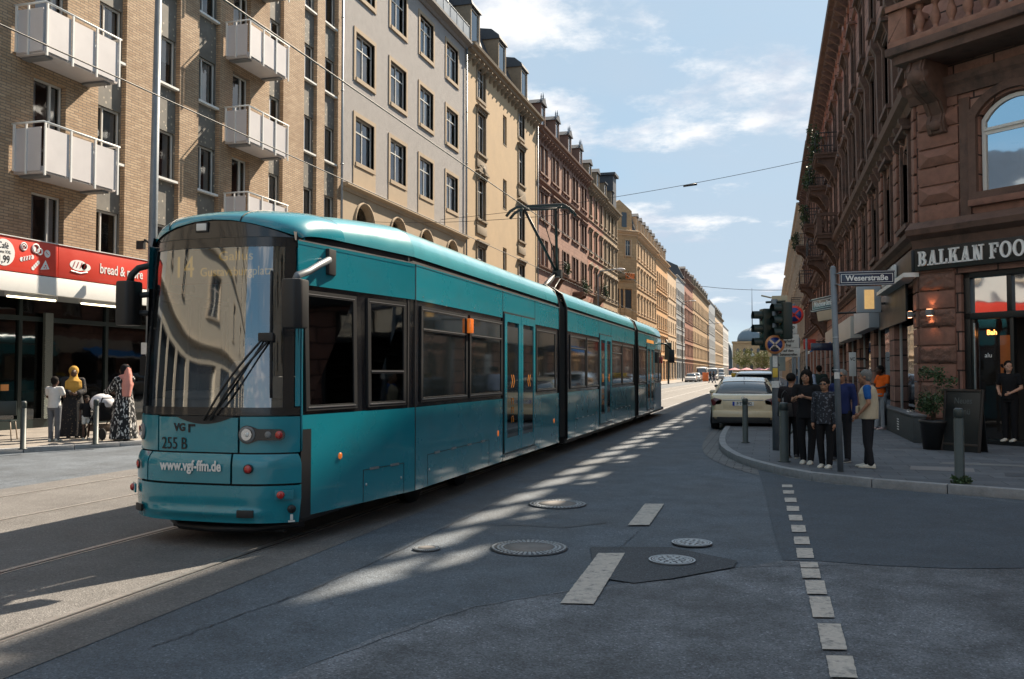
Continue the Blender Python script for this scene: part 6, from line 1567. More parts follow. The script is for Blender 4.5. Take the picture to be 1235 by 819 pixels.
# right corner group
person('woman in black seen from behind with black hair, leftmost of the group on the corner',(.38,16.7,ZP),R(165),1.50,dict(eR=(.25,-.05,1.18),wR=(.2,-.2,1.05),eL=(-.22,-.02,1.17),wL=(-.12,-.22,1.12)),hair='bun',top=cloth('dark print blouse',(.022,.018,.02)),bottom=blk,shoes='black',female=True,group=None)
person('young woman with long black hair, black clothes and white trainers, arms raised at her chest',(.60,15.75,ZP),R(-12),1.56,dict(eR=(.24,-.04,1.18),wR=(.02,-.2,1.24),eL=(-.23,-.06,1.17),wL=(-.16,-.26,1.22),aL=(-.07,.03,.08),aR=(.07,-.05,.08)),hair='long',top=blk,bottom=blk,shoes='white',female=True,head_turn=R(-8))
pr=mat_print('dark floral blouse',(.02,.022,.03),(.12,.13,.16),22,.6)
person('woman in dark patterned blouse, sunglasses and cream trainers beside the street sign pole',(.86,15.2,ZP),R(-22),1.43,dict(eR=(.21,.0,1.15),wR=(.2,-.06,.86),eL=(-.22,0,1.15),wL=(-.22,-.05,.88),aL=(-.075,.03,.08),aR=(.085,-.04,.08)),hair='bun',top=pr,bottom=blk,shoes='white',female=True,glasses=True,fat=1.0,sleeve='long')
person('man in navy sweatshirt and sunglasses standing behind the sign pole',(1.20,16.3,ZP),R(-30),1.57,dict(aL=(-.2,.12,.08),kL=(-.15,.02,.5),aR=(.12,-.05,.08)),hair='short',hairm='greyhair',top=navy,bottom=dk,shoes='black',sleeve='long',glasses=True)
person('grey haired man in beige vest over a blue shirt, rightmost of the corner group',(1.52,15.35,ZP),R(-105),1.56,dict(wa=(0,.02,1.12),ch=(0,.0,1.32),hd=(0,-.05,1.62),eL=(-.24,.08,1.17),wL=(-.2,-.08,1.0),eR=(.24,.05,1.16),wR=(.22,-.1,.98),aL=(-.09,-.04,.08),aR=(.09,.05,.08)),hair='short',hairm='greyhair',top=cloth('bright blue shirt',(.02,.10,.32)),bottom=dk,shoes='white',fat=1.05,vest=cloth('beige vest cloth',(.50,.42,.30)))
def trackpants():
    m=cloth('grey track trousers',(.28,.29,.31)); return m
p=person('man in bright orange shirt and grey striped track trousers leaning on the shop wall',(2.86,25.6,ZP),R(-60),1.72,dict(pel=(0,-.05,.95),wa=(0,-.02,1.1),ch=(0,.06,1.32),nk=(0,.04,1.47),hd=(0,-.04,1.6),sL=(-.185,.07,1.42),sR=(.185,.07,1.42),eL=(-.25,-.02,1.18),wL=(-.18,-.22,1.1),eR=(.25,.0,1.17),wR=(.18,-.2,1.12),aL=(-.06,-.12,.08),aR=(.1,-.02,.08)),skin='skin_dark',hair='short',top=cloth('bright orange shirt',(.80,.13,.015)),bottom=trackpants(),shoes='pink',head_turn=R(-10))
mb=MB()
for dx in (.0,.03): mb.tube([(.165+.0,-.02+dx,.92),(.17,-.02+dx,.5),(.165,.0+dx,.12)],.012,6)
sw_=mb.build('side_stripe',M['blackprint'],p)
ip=CM@Vector((1.90,.16,0))
person('shop worker in black shirt with tattooed arms standing in the dark shop doorway',(ip.x,ip.y,.2),ang+R(5),1.68,dict(eL=(-.24,0,1.16),wL=(-.12,-.2,1.05),eR=(.24,0,1.16),wR=(.12,-.2,1.06)),skin='skin_light',hair='short',top=blk,bottom=blk,shoes='white',head_turn=R(30))
# pedestrians farther up the right pavement
person('pedestrian in pale blue shirt farther up the right pavement, seen from behind',(1.15,29.5,ZP),R(170),1.72,dict(),hair='short',top=cloth('pale blue shirt',(.38,.43,.55)),bottom=dk,shoes='black',sleeve='long')
person('pedestrian in dark blue jacket walking left of the pale blue shirt',(.85,31.5,ZP),R(160),1.65,dict(),hair='short',top=cloth('dark blue jacket',(.03,.06,.13)),bottom=dk,shoes='black',sleeve='long')
person('pedestrian in dark green jacket right of the pale blue shirt',(1.55,30.3,ZP),R(190),1.74,dict(),hair='short',top=cloth('dark green jacket',(.03,.045,.04)),bottom=dk,shoes='black',sleeve='long')
person('dark clothed man turned sideways near the shop signs, behind the sunglasses man',(1.95,29.0,ZP),R(80),1.70,dict(),hair='short',top=blk,bottom=dk,shoes='black',sleeve='long')
# left pavement group
person('boy in white t-shirt, grey jeans and white trainers seen from behind',(-15.25,16.35,.105),R(190),1.44,dict(eL=(-.24,-.05,1.2),wL=(-.14,-.2,1.26),eR=(.24,-.06,1.2),wR=(.12,-.2,1.28)),skin='skin_dark',hair='short',top=cloth('white t-shirt',(.62,.6,.58)),bottom=cloth('grey jeans',(.13,.135,.15)),shoes='white')
flo=mat_print('black floral dress',(.013,.013,.016),(.16,.12,.08),26,.66)
mus='mustard'; M[mus]=cloth('mustard scarf cloth',(.48,.27,.06),bump=.8,bs=7); M['pinkscarf']=cloth('pink scarf cloth',(.62,.27,.22),bump=.8,bs=7)
person('woman in long black floral dress and mustard headscarf among the children',(-15.65,17.35,.105),R(42),1.66,dict(eL=(-.22,-.05,1.15),wL=(-.1,-.22,1.12),eR=(.22,-.05,1.15),wR=(.1,-.22,1.1)),skin='skin_dark',hair=None,scarf=mus,dress=flo,shoes='black',female=True)
person('small child in dark top and white shorts holding the pushchair',(-15.05,17.1,.105),R(60),.98,dict(hd=(0,-.015,1.64),eR=(.24,-.1,1.25),wR=(.2,-.32,1.25),aL=(-.14,-.06,.08),aR=(.1,.08,.08)),skin='skin_dark',hair='bun',top=blk,bottom=cloth('white shorts',(.6,.6,.58)),shoes='white',shorts=True,child=True)
wp=mat_print('black dress with white leaf print',(.012,.012,.014),(.60,.58,.56),17,.57,(1.6,1.6,.7))
person('woman in black dress with white leaf print and pink headscarf pushing the pushchair',(-13.95,17.0,.105),R(-105),1.70,dict(eL=(-.2,-.22,1.2),wL=(-.14,-.46,1.12),eR=(.2,-.2,1.2),wR=(.14,-.45,1.12)),skin='skin_dark',hair=None,scarf='pinkscarf',dress=wp,shoes='white',female=True)
# walkers crossing far away
M['seatcloth']=cloth('driver shirt',(.25,.33,.42))
for k,(x,y,rz,lab) in enumerate(((-8.55,139.5,R(80),'farther walker crossing the street in the distance, dark jacket'),(-8.0,138.5,R(70),'nearer walker crossing the street in the distance in dark blue jeans'))):
    person(lab,(x,y,0),rz,1.78,dict(aL=(-.09,-.28,.08),kL=(-.09,-.2,.5),aR=(.09,.28,.12),kR=(.09,.05,.47),eL=(-.24,.12,1.17),wL=(-.25,.16,.93),eR=(.24,-.08,1.17),wR=(.25,-.25,.97)),top=cloth('dark jacket %d'%k,(.03,.035,.045)),bottom=cloth('blue jeans %d'%k,(.04,.06,.11)),sleeve='long',shoes='black')
# ---------------------------------------------------------------- cars
def car(label,loc,rz,paint,cat='car',L_=4.9,W_=1.85,H_=1.47,kind='saloon',rear_detail=False,group=None,plate=None):
    """local: y forward, x right, z up; origin on the ground at the rear"""
    t=thing('parked_car' if kind!='van' else 'parked_van',label,cat,loc,rz,group); hw=W_/2
    if kind=='saloon':
        st=[(0,.42,.86,.80),(.06,.32,.98,.90),(.25,.25,1.03,.96),(.85,.24,1.05,1),(1.8,.24,.98,1),(3.2,.24,.98,1),(3.9,.24,.93,.99),(4.6,.25,.84,.95),(4.85,.3,.72,.88),(4.9,.38,.62,.80)]
        gh=[(.55,1.03,1.04,.90,.80),(1.25,1.0,1.36,.93,.68),(1.9,.98,H_-.02,.94,.66),(2.5,.98,H_,.94,.66),(3.0,.98,H_-.06,.94,.66),(3.85,.94,.95,.9,.82)]
    elif kind=='suv':
        st=[(0,.5,.95,.84),(.05,.36,1.08,.93),(.3,.3,1.1,.98),(1.5,.28,1.08,1),(3.2,.28,1.06,1),(3.9,.28,1.03,.99),(4.5,.3,.92,.95),(4.75,.4,.75,.85)]
        gh=[(.12,1.08,1.10,.92,.82),(.55,1.08,H_-.1,.94,.72),(1.2,1.08,H_,.95,.7),(2.4,1.06,H_,.95,.7),(2.9,1.06,H_-.08,.95,.7),(3.7,1.02,1.04,.92,.84)]
    else:
        st=[(0,.4,1.2,.9),(.05,.32,1.25,.97),(.3,.3,1.25,1),(3.8,.3,1.25,1),(4.6,.3,1.15,.98),(5.1,.35,.95,.93),(5.25,.45,.75,.85)]
        gh=[(.02,1.2,H_-.15,.95,.9),(.2,1.22,H_,.98,.92),(3.2,1.22,H_,.98,.92),(3.9,1.2,H_-.2,.95,.85),(4.7,1.15,1.16,.9,.84)]
    k=L_/st[-1][0]
    def ring(y,z0,z1,w,n=8):
        pts=[]; r=.10
        for (cx,cz,a0) in ((w-r,z0+r,-PI/2),(w-.07,z1-.12,0),(-w+.07,z1-.12,PI/2),(-w+r,z0+r,PI)):
            rr=r if a0 in(-PI/2,PI) else .11
            for i in range(5): a=a0+PI/2*i/4; pts.append(Vector((cx+(rr if abs(cx)<9 else 0)*math.cos(a)*.8,y,cz+rr*math.sin(a))))
        return pts
    mb=MB(); mb.loft([ring(y*k,z0,z1,w*hw) for y,z0,z1,w in st]); 
    # wheel arches: dark discs proud of the flank
    body=mb.build('body',paint,t)
    mb=MB()
    rings=[]
    for y,zb,zt,wb,wt in gh:
        wb*=hw;wt*=hw; zt=max(zt,zb+.01)
        rings.append([Vector(p) for p in ((wb,y*k,zb-.06),(wb-(wb-wt)*.5,y*k,zb+(zt-zb)*.55),(wt,y*k,zt-.05*(zt-zb)),(wt*.85,y*k,zt),(0,y*k,zt+.02),(-wt*.85,y*k,zt),(-wt,y*k,zt-.05*(zt-zb)),(-wb+(wb-wt)*.5,y*k,zb+(zt-zb)*.55),(-wb,y*k,zb-.06))])
    mb.loft(rings); mb.build('windows',M['carglass'],t)
    # roof skin and pillars
    mb=MB(); rr=rings[1:-1]
    if kind=='van': rr=rings[:-1]
    rg=[[p+Vector((0,0,.008)) for p in r[2:7]] for r in rr]; mb.grid(lambda i,j:rg[int(j)][int(i)],range(5),range(len(rg)))
    mb.build('roof_panel',paint,t,recalc=False)
    mb=MB()
    def pil(i,j,w_=.05,side=1):
        for s in (1,-1):
            a=[rings[i][m_ if s>0 else 8-m_] for m_ in (0,1,2)]; b=[rings[j][m_ if s>0 else 8-m_] for m_ in (0,1,2)]
            mb.tube([a[0],(b[1] if i!=j else a[1]),b[2]],w_,6)
    n=len(rings); pil(0,1,.05); pil(n-1,n-2,.035); pil(n//2,n//2,.03)
    if kind=='van':
        for s in (1,-1): mb.box(s*hw*.965-.02,.1,1.2,s*hw*.965+.02,3.1,H_-.12)
    mb.build('pillar',paint,t)
    for y in (.82*k,(st[-1][0]-.95)*k):
        for s in (1,-1):
            mb=MB(); x=s*(hw-.11); R_=.33; mb.lathe([(.001,-.11),(.2,-.11),(R_-.02,-.11),(R_,-.08),(R_,.08),(R_-.02,.11),(.2,.11),(.001,.1)],(x,y,R_),24,axis='x'); w_=mb.build('wheel',M['tyre'],t)
            mb=MB(); mb.lathe([(.001,.0),(.21,.0),(.215,.012),(.001,.03)],(x+s*.105 if s>0 else x-.135,y,R_),16,axis='x'); mb.build('rim',M['alu'],w_)
            mb=MB(); mb.lathe([(.36,-.002),(.40,-.002),(.40,.004),(.36,.004)],(s*hw*.997,y,R_),24,axis='x',cap=False); mb.build('arch_trim',M['black'],t)
    mb=MB(); mb.box(-hw*.93,.1,.2,hw*.93,L_-.2,.36); mb.build('underbody',M['black'],t)
    for s in (1,-1):
        mb=MB(); mb.ball((s*(hw+.09),(3.05 if kind!='van' else 3.9)*k,1.02 if kind!='van' else 1.3),.1,10,sx=1,sy=.6,sz=.7); mb.build('wing_mirror',M['black'] if rear_detail else paint,t)
        mb=MB(); mb.box(s*hw*.62,L_-.14,.62,s*hw*.88,L_-.02,.76); mb.build('headlight',M['chrome'],t,bevel=.02)
    return t
M['carglass']=mat('car window glass',(.035,.045,.055),.05,var=.2,coat=1,spec=.7,rvar=.02)
M['taxi']=mat('pale ivory car paint',(.72,.59,.39),.28,var=.04,coat=.8)
M['carwhite']=mat('white car paint',(.7,.7,.69),.28,var=.04,coat=.8); M['carblack']=mat('black car paint',(.015,.016,.02),.25,var=.1,coat=.8); M['carsilver']=mat('silver car paint',(.32,.34,.36),.3,metal=.5,var=.05,coat=.6)
M['taillight']=mat('dark red tail lamp',(.10,.008,.008),.15,var=.3,coat=1)
tx=car('ivory saloon taxi parked at the right kerb with its boot towards the camera','x' and (-.70,26.0,0),0,M['taxi'],'taxi')
tx['label']='ivory saloon taxi parked at the right kerb, boot and licence plate towards the camera'
hw=.925
def rearq(mb,x0,x1,z0,z1,y0=-.012,y1=.03): mb.box(x0,y0,z0,x1,y1,z1)
for s in (1,-1):
    mb=MB(); pts=[(s*.56,.86),(s*.60,.72),(s*.86,.70),(s*.89,.86),(s*.80,.93)]; mb.prism_y(pts,-.0,.22); mb.build('tail_light',M['taillight'],tx,bevel=.02)
    mb=MB(); mb.box(s*.52,-.022,.45,s*.80,.02,.475); mb.build('reflector_strip',M['redlens'],tx)
mb=MB(); mb.box(-.56,-.008,.845,.56,.03,.87); mb.build('chrome_strip',M['alu'],tx,bevel=.004)
mb=MB(); mb.box(-.56,-.002,.60,.56,.03,.84); mb.build('boot_lid',M['taxi'],tx,bevel=.02)
mb=MB(); mb.box(-.29,-.02,.70,.29,.0,.815); pl=mb.build('licence_plate',M['white'],tx); text('F·TX 882',.115,M['blackprint'],pl,Mt((.03,-.0215,.757)),.001,.002,sx=.95)
mb=MB(); mb.box(-.29,-.023,.70,-.235,-.019,.815); mb.build('blue_band',mat('plate blue band',(.01,.05,.4),.5),pl)
mb=MB()
for k in range(3): a=PI/2+2*PI*k/3; mb.tube([(0,-.012,.905),(.045*math.cos(a),-.012,.905+.045*math.sin(a))],.005,5)
mb.tube([(.048*math.cos(2*PI*k/20),-.012,.905+.048*math.sin(2*PI*k/20)) for k in range(21)],.005,5); mb.build('emblem',M['chrome'],tx)
mb=MB(); mb.box(-.84,-.035,.36,.84,.2,.56); mb.build('bumper',M['taxi'],tx,bevel=.04); mb=MB(); mb.box(-.72,-.03,.22,.72,.2,.40); mb.build('diffuser',M['black'],tx,bevel=.02)
mb=MB(); mb.tube([(0,1.3,1.42),(0,1.2,1.52)],.008,5); mb.build('aerial',M['black'],tx)
sv=car('white estate car with a dark rear window, parked ahead of the ivory taxi',(-.42,32.6,0),0,M['carwhite'],'car',4.75,1.86,1.66,'suv')
mb=MB(); mb.box(-.7,.30,1.56,.7,.62,1.61); mb.build('rear_spoiler',M['carwhite'],sv,bevel=.015)
mb=MB(); mb.box(-.75,-.02,.95,-.6,.1,1.25) ; mb.build('tail_light',M['taillight'],sv,bevel=.02); mb=MB(); mb.box(.6,-.02,.95,.75,.1,1.25); mb.build('tail_light',M['taillight'],sv,bevel=.02)
dc=car('black car carrying a yellow taxi roof sign, parked beyond the white estate car',(-1.3,38.8,0),0,M['carblack'],'taxi',4.6,1.8,1.45,'saloon')
mb=MB(); mb.box(-.30,2.1,1.46,.30,2.3,1.61); ts=mb.build('taxi_sign',mat('yellow taxi sign',(.75,.45,.03),.4),dc,bevel=.02); text('TAXI',.13,M['blackprint'],ts,Mt((0,2.095,1.535)),.001,.003)
for i,(x,y,m_,kd,lab) in enumerate(((-.35,46,'carsilver','suv','silver car in the right parked row, fourth from the ivory taxi'),(-.35,53,'carblack','suv','black car farther up the right parked row after the silver one'),(-.35,62,'carwhite','suv','small white car far up the right parked row'),(-.35,75,'carsilver','saloon','last silver car visible in the right parked row'))):
    car(lab,(x,y,0),0,M[m_],'car',4.6,1.8,1.55,kd,group='cars parked along the right kerb')
LC=[(-12.5,150,'carwhite','saloon','white car facing the camera, nearest in the left parked row',1.48),(-12.3,157,'carwhite','suv','white hatchback directly behind the nearest white car on the left',1.55),(-11.9,166,'carwhite','van','white high roofed van in the left parked row, left of the two vans',2.6),(-10.6,178,'carwhite','van','white delivery van right of the first van in the left row',2.5),(-10.4,205,'carsilver','suv','silver car beyond the white vans on the left',1.6),(-11.6,225,'carwhite','van','pale box van far down the left row behind the crossing walkers',2.6),(-9.2,262,'carsilver','suv','dark grey car standing far away left of the street centre',1.6),(-7.6,300,'carwhite','suv','white car far away near the street centre',1.6),(-6.2,340,'carsilver','suv','most distant silver car near the street centre',1.6)]
for x,y,m_,kd,lab,h_ in LC: car(lab,(x,y+(5.3 if kd=='van' else 4.7),0),PI,M[m_],'van' if kd=='van' else 'car',5.3 if kd=='van' else 4.7,1.95 if kd=='van' else 1.8,h_,kd,group='vehicles parked along the left kerb far away')
mb=MB(); mb.prism([(-.5,-.4),(.5,-.4),(.5,.4),(-.5,.4)],0,1.5); mb.box(-.55,-.45,1.5,.55,.45,1.6); mb.box(-.4,-.46,.9,.4,-.4,1.0); o=mb.build('container',mat('orange bin plastic',(.75,.2,.06),.5),None,loc=(-10.9,163.5,0),bevel=.05); o.name='waste_container'; tag(o,'small orange container standing in front of the far white van','container')
# ---------------------------------------------------------------- bollards
def bollard(x,y,z,label,r=.055,h=.95):
    t=thing('bollard',label,'bollard',(x,y,z),0,'dark green steel bollards'); mb=MB(); mb.lathe([(r+.03,0),(r+.03,.015),(r,.02),(r,h-.14),(r-.006,h-.135),(r-.006,h-.12),(r,h-.115),(r,h-.02),(r*.8,h)],n=18); mb.build('post',M['darkmetal'],t)
    mb=MB(); mb.lathe([(r*.8,h),(r*.7,h+.008),(.001,h+.01)],n=18); mb.build('cap',M['galv'],t); return t
bollard(-.50,20.03,.12,'slim bollard in front of the ivory taxi licence plate',.06,.95); bollard(.24,15.96,.12,'bollard beside the woman in black on the corner',.075,1.0)
b_=bollard(2.50,13.54,.12,'bollard with a weed tuft at its foot, near the right picture edge',.065,1.02)
leafcloud([(.09,-.03,.05),(-.08,-.05,.05),(-.02,-.1,.04),(.05,-.09,.06)],.06,.03,40).build('weed_tuft',M['leaf'],None,loc=(2.5,13.54,.12),recalc=False)
o=bpy.data.objects['weed_tuft']; tag(o,'tuft of green weeds growing around the foot of the right bollard','weeds')
bollard(-14.31,14.54,.105,'bollard at the left pavement edge, left of the boy'); bollard(-13.82,15.98,.105,'bollard at the left pavement edge in front of the pushchair')
# ---------------------------------------------------------------- poles and signs on the right corner
t=thing('street_name_sign','leaning grey pole carrying the two blue street name signs on the corner','street sign',(1.04,14.61,.12),0)
mb=MB(); mb.tube([(0,0,0),(-.07,0,3.12)],.045,14); mb.ball((-.07,0,3.12),.045,10); mb.build('pole',M['galv'],t)
M['signblue']=mat('dark blue enamel',(.006,.012,.045),.3,var=.1,coat=.5); M['sticker']=mat('paper stickers',(.6,.6,.58),.7,var=.2,vs=30)
def nameplate(txt,Mx,L_):
    mb=MB(); mb.box(0,-.012,-.085,L_,.012,.085); mb.box(-.01,-.02,.085,L_+.01,.02,.11); mb.box(-.01,-.02,-.11,L_+.01,.02,-.085); p=mb.build('name_plate',M['signblue'],t,M=Mx,bevel=.004)
    mb=MB()
    for q in ((.02,-.066,L_-.02,-.060),(.02,.060,L_-.02,.066),(.02,-.06,.027,.06),(L_-.027,-.06,L_-.02,.06)): mb.box(q[0],-.0145,q[1],q[2],-.012,q[3])
    for q in ((-.01,-.095,L_+.01,-.10),(-.01,.10,L_+.01,.095)): mb.box(q[0],-.0225,q[1],q[2],-.02,q[3])
    mb.build('plate_border',M['whiteprint'],p); text(txt,.118,M['whiteprint'],p,Mt((L_/2,-.014,0)),.001,.003,sx=min(1,(L_-.12)/(.062*len(txt))))
    mb=MB(); mb.box(-.07,-.02,-.09,0,.02,-.075); mb.box(-.07,-.02,.075,0,.02,.09); mb.build('clamp',M['galv'],p)
nameplate('Weserstraße',Matrix.Translation((.02,-.03,2.955)),.78)
nameplate('Münchener Straße',Matrix.Translation((-.33,.98,2.62))@Matrix.Rotation(R(-72),4,'Z'),1.0)
for z in (2.05,1.55): 
    mb=MB(); mb.tube([(-.045,0,z),(-.045,0,z+.012)],.05,14); mb.build('pole_band',M['alu'],t)
mb=MB(); mb.box(-.075,-.055,1.42,.0,-.044,1.52); mb.build('sticker',M['sticker'],t)
t=thing('traffic_light','traffic light post with two black signal heads facing away and a round no stopping sign','traffic light',(.12,18.28,.12),0)
mb=MB(); mb.tube([(0,0,0),(0,0,2.95)],.065,14); mb.build('pole',M['galv'],t)
M['tlgreen']=mat('dark green signal housing',(.010,.022,.018),.45,var=.15)
def head(x,y,z,rz,h=.82):
    Mx=Matrix.Translation((x,y,z))@Matrix.Rotation(R(rz),4,'Z'); mb=MB(); mb.box(-.13,-.10,-h/2,.13,.10,h/2); hd_=mb.build('signal_head',M['tlgreen'],t,M=Mx,bevel=.03)
    for k in range(3):
        zz=(1-k)*h/3.1; v=MB(); n=14; rg=[]
        for d,s_ in ((.10,1),(.27,.95)): rg.append([Vector((.105*s_*math.cos(PI*(-.15+1.3*j/n)),-d,zz+.105*s_*math.sin(PI*(-.15+1.3*j/n)))) for j in range(n+1)])
        v.loft(rg,cap=False,closed=False); v.build('visor',M['tlgreen'],hd_,recalc=False)
        v=MB(); v.lathe([(.001,0),(.095,0),(.09,.01),(.001,.02)],(0,-.115,zz),16,axis='y'); v.build('signal_lens',mat('unlit lens %d'%k,((.12,.01,.01),(.12,.07,.01),(.01,.08,.04))[k],.2,coat=1) if 'unlit lens %d'%k not in bpy.data.materials else bpy.data.materials['unlit lens %d'%k],hd_)
head(-.16,.05,2.36,-70); head(.19,-.10,2.52,-62,.72)
mb=MB(); mb.box(-.05,-.02,2.85,.25,.12,3.02); mb.tube([(-.05,0,2.98),(-.25,-.02,3.03)],.018,6); mb.build('camera_box',mat('beige box',(.42,.36,.25),.6),t,bevel=.01)
for z in (2.1,2.9):
    mb=MB(); mb.tube([(-.16,.05,z),(.2,-.1,z)],.022,8); mb.build('bracket',M['tlgreen'],t)
def nostop(par,Mx,r,ringm,sub=False):
    mb=MB(); mb.lathe([(.001,0),(r,0),(r,.012),(.001,.012)],(0,0,0),36,axis='y'); p=mb.build('round_sign',ringm,par,M=Mx)
    mb=MB(); mb.lathe([(.001,-.003),(r*.76,-.003),(r*.76,-.0),(.001,0)],(0,0,0),32,axis='y'); mb.build('blue_disc',M['discblue'],p)
    mb=MB()
    for s in (1,-1): mb.box(-r*.76,-.006,-r*.09,r*.76,-.003,r*.09,M=Matrix.Rotation(s*PI/4,4,'Y'))
    mb.build('cross',ringm if not sub else mat('pale sign bar',(.62,.50,.40),.5),p)
    if sub:
        q=MB(); q.box(-r*.42,-.010,-r*.55,r*.35,-.007,-r*.35); q.prism_y([(-r*.3,-r*.36),(-r*.2,-r*.18),(r*.1,-r*.18),(r*.2,-r*.36)],-.010,-.007); q.ball((-r*.25,-.009,-r*.57),r*.08,8,sy=.2); q.ball((r*.2,-.009,-r*.57),r*.08,8,sy=.2); q.build('tow_pictogram',M['blackprint'],p)
    return p
M['discblue']=mat('sign blue',(.01,.03,.17),.35,var=.1); M['ringorange']=mat('faded orange red ring',(.62,.25,.10),.4,var=.08,vs=10); M['ringred']=mat('red sign ring',(.55,.035,.02),.4)
nostop(t,Matrix.Translation((.0,-.13,2.06)),.185,M['ringorange'],True)
for (z,w_,h_,n_) in ((1.62,.09,.22,'sticker'),(1.22,.14,.13,'sticker'),(1.9,.05,.3,'sticker')):
    mb=MB(); mb.box(-w_/2,-.072,z,w_/2,-.062,z+h_); mb.build(n_,M['sticker'],t)
mb=MB(); mb.box(-.05,-.09,1.42,.05,-.06,1.6); mb.build('push_button',mat('yellow button box',(.6,.4,.05),.5),t,bevel=.01)
t=thing('parking_sign','post with red ringed no stopping sign above three white text plates','traffic sign',(.52,19.6,.12),0)
mb=MB(); mb.tube([(0,0,0),(0,0,2.95)],.032,12); mb.build('pole',M['galv'],t); nostop(t,Matrix.Translation((0,-.05,2.72)),.19,M['ringred'])
def tplate(z0,z1,w_,txt,sz):
    mb=MB(); mb.box(-w_/2-.12,-.05,z0,w_/2-.12,-.035,z1); p=mb.build('text_plate',mat('white plate',(.5,.5,.47),.5) if 'white plate' not in bpy.data.materials else bpy.data.materials['white plate'],t,bevel=.004)
    for i,l_ in enumerate(txt): text(l_,sz,M['blackprint'],p,Mt((-.12,-.052,z1-(i+.6)*(z1-z0)/(len(txt)+.2))),.001,.002,sx=.85)
tplate(2.32,2.52,.36,('werktags','7-18 h'),.085); tplate(2.03,2.31,.42,('Liefer-','verkehr','frei'),.09); tplate(1.84,2.02,.46,('auf dem','Seitenstreifen'),.075)
t=thing('parking_sign','small grey sign plate on a slim post behind the traffic light','traffic sign',(.18,19.9,.12),0)
mb=MB(); mb.tube([(0,0,0),(0,0,2.2)],.03,10); mb.build('pole',M['galv'],t); mb=MB(); mb.box(-.16,-.05,1.55,.16,-.035,1.85); p=mb.build('text_plate',mat('grey green plate',(.28,.32,.3),.5),t,bevel=.004); mb=MB(); mb.prism_y([(-.05,1.66),(.05,1.66),(0,1.75)],-.053,-.05); mb.build('arrow_mark',M['blackprint'],p)
mb=MB(); mb.box(-.10,-.08,.75,.12,.08,1.25); mb.build('utility_box',M['grey'],t,bevel=.01)
for i,(x,y,h_,lab) in enumerate(((.66,21.4,2.3,'slim bare steel post behind the traffic light, left of two'),(.95,24.5,2.4,'slim bare steel post farther back, beside the standing women'),(.75,30.5,2.5,'thin post far back on the right pavement'))):
    t=thing('steel_post',lab,'post',(x,y,.12),0); mb=MB(); mb.tube([(0,0,0),(0,0,h_)],.028,10); mb.build('pole',M['galv'],t); mb=MB(); mb.lathe([(.06,0),(.06,.02),(.03,.03)],n=12); mb.build('base_plate',M['galv'],t)
# bicycle stand hoop
mb=MB(); mb.tube([(0,0,0),(0,0,.35),(.1,0,.45),(.6,0,.45),(.7,0,.35),(.7,0,0)],.025,8); o=mb.build('bicycle_stand',M['darkmetal'],None,loc=(.35,17.6,.12)); tag(o,'low dark steel hoop behind the woman in black','bicycle stand')
# ---------------------------------------------------------------- corner shop: planter, potted bush, chalk board
t=thing('stone_planter','long low dark stone planter wall along the shop front facing the street','planter',(2.98,21.0,.12),0)
mb=MB(); mb.box(0,0,0,.26,7.6,.56); mb.build('wall',mat('dark painted stone',(.045,.055,.06),.7,var=.25,vs=4,bump=.2,dirt=.3,ds=5),t,bevel=.02); mb=MB(); mb.box(-.02,-.02,.56,.28,7.62,.60); mb.build('coping',mat('grey stone coping',(.10,.11,.12),.6,var=.2,vs=5),t,bevel=.01)
mb=MB(); 
for k in range(5): mb.box(-.006,2.2,.14+.06*k,.0,2.5,.17+.06*k)
mb.build('vent',M['white'],t)
leafcloud([(0,0,.0)],.07,.05,12,flat_=.3).build('crumpled_paper',M['white'],None,loc=(3.1,22.2,.78),recalc=False); o=bpy.data.objects['crumpled_paper']; tag(o,'crumpled white paper lying on the dark planter wall','litter'); o.location.z=.75
pp=Vector((3.12,19.35,0))
t=thing('potted_bush','dark leafy bush in a round black pot beside the chalk board','plant',(pp.x,pp.y,.12),0)
mb=MB(); mb.lathe([(.001,0),(.2,0),(.25,.5),(.27,.52),(.27,.58),(.23,.58),(.22,.52),(.001,.52)],n=20); mb.build('pot',M['shopblack'],t); mb=MB()
for k in range(6): mb.tube([(0,0,.5),(.1*math.cos(k*1.1),.1*math.sin(k*1.1),.85),(.22*math.cos(k*1.1),.22*math.sin(k*1.1),1.25)],[.014,.006],5)if False else mb.tube([(0,0,.5),(.08*math.cos(k*1.1),.08*math.sin(k*1.1),.85),(.2*math.cos(k*1.1),.2*math.sin(k*1.1),1.25)],[.014,.01,.006],5)
mb.build('stem',M['bark'],t); cs=[(random.gauss(0,.17),random.gauss(0,.17),random.uniform(.8,1.55)) for _ in range(26)]; leafcloud(cs,.14,.035,48).build('foliage',M['leaf'],t,recalc=False)
ap=Vector((3.62,19.05,0)); t=thing('chalk_board','black A-frame chalk board with faint chalk writing beside the shop door','sign board',(ap.x,ap.y,.12),ang)
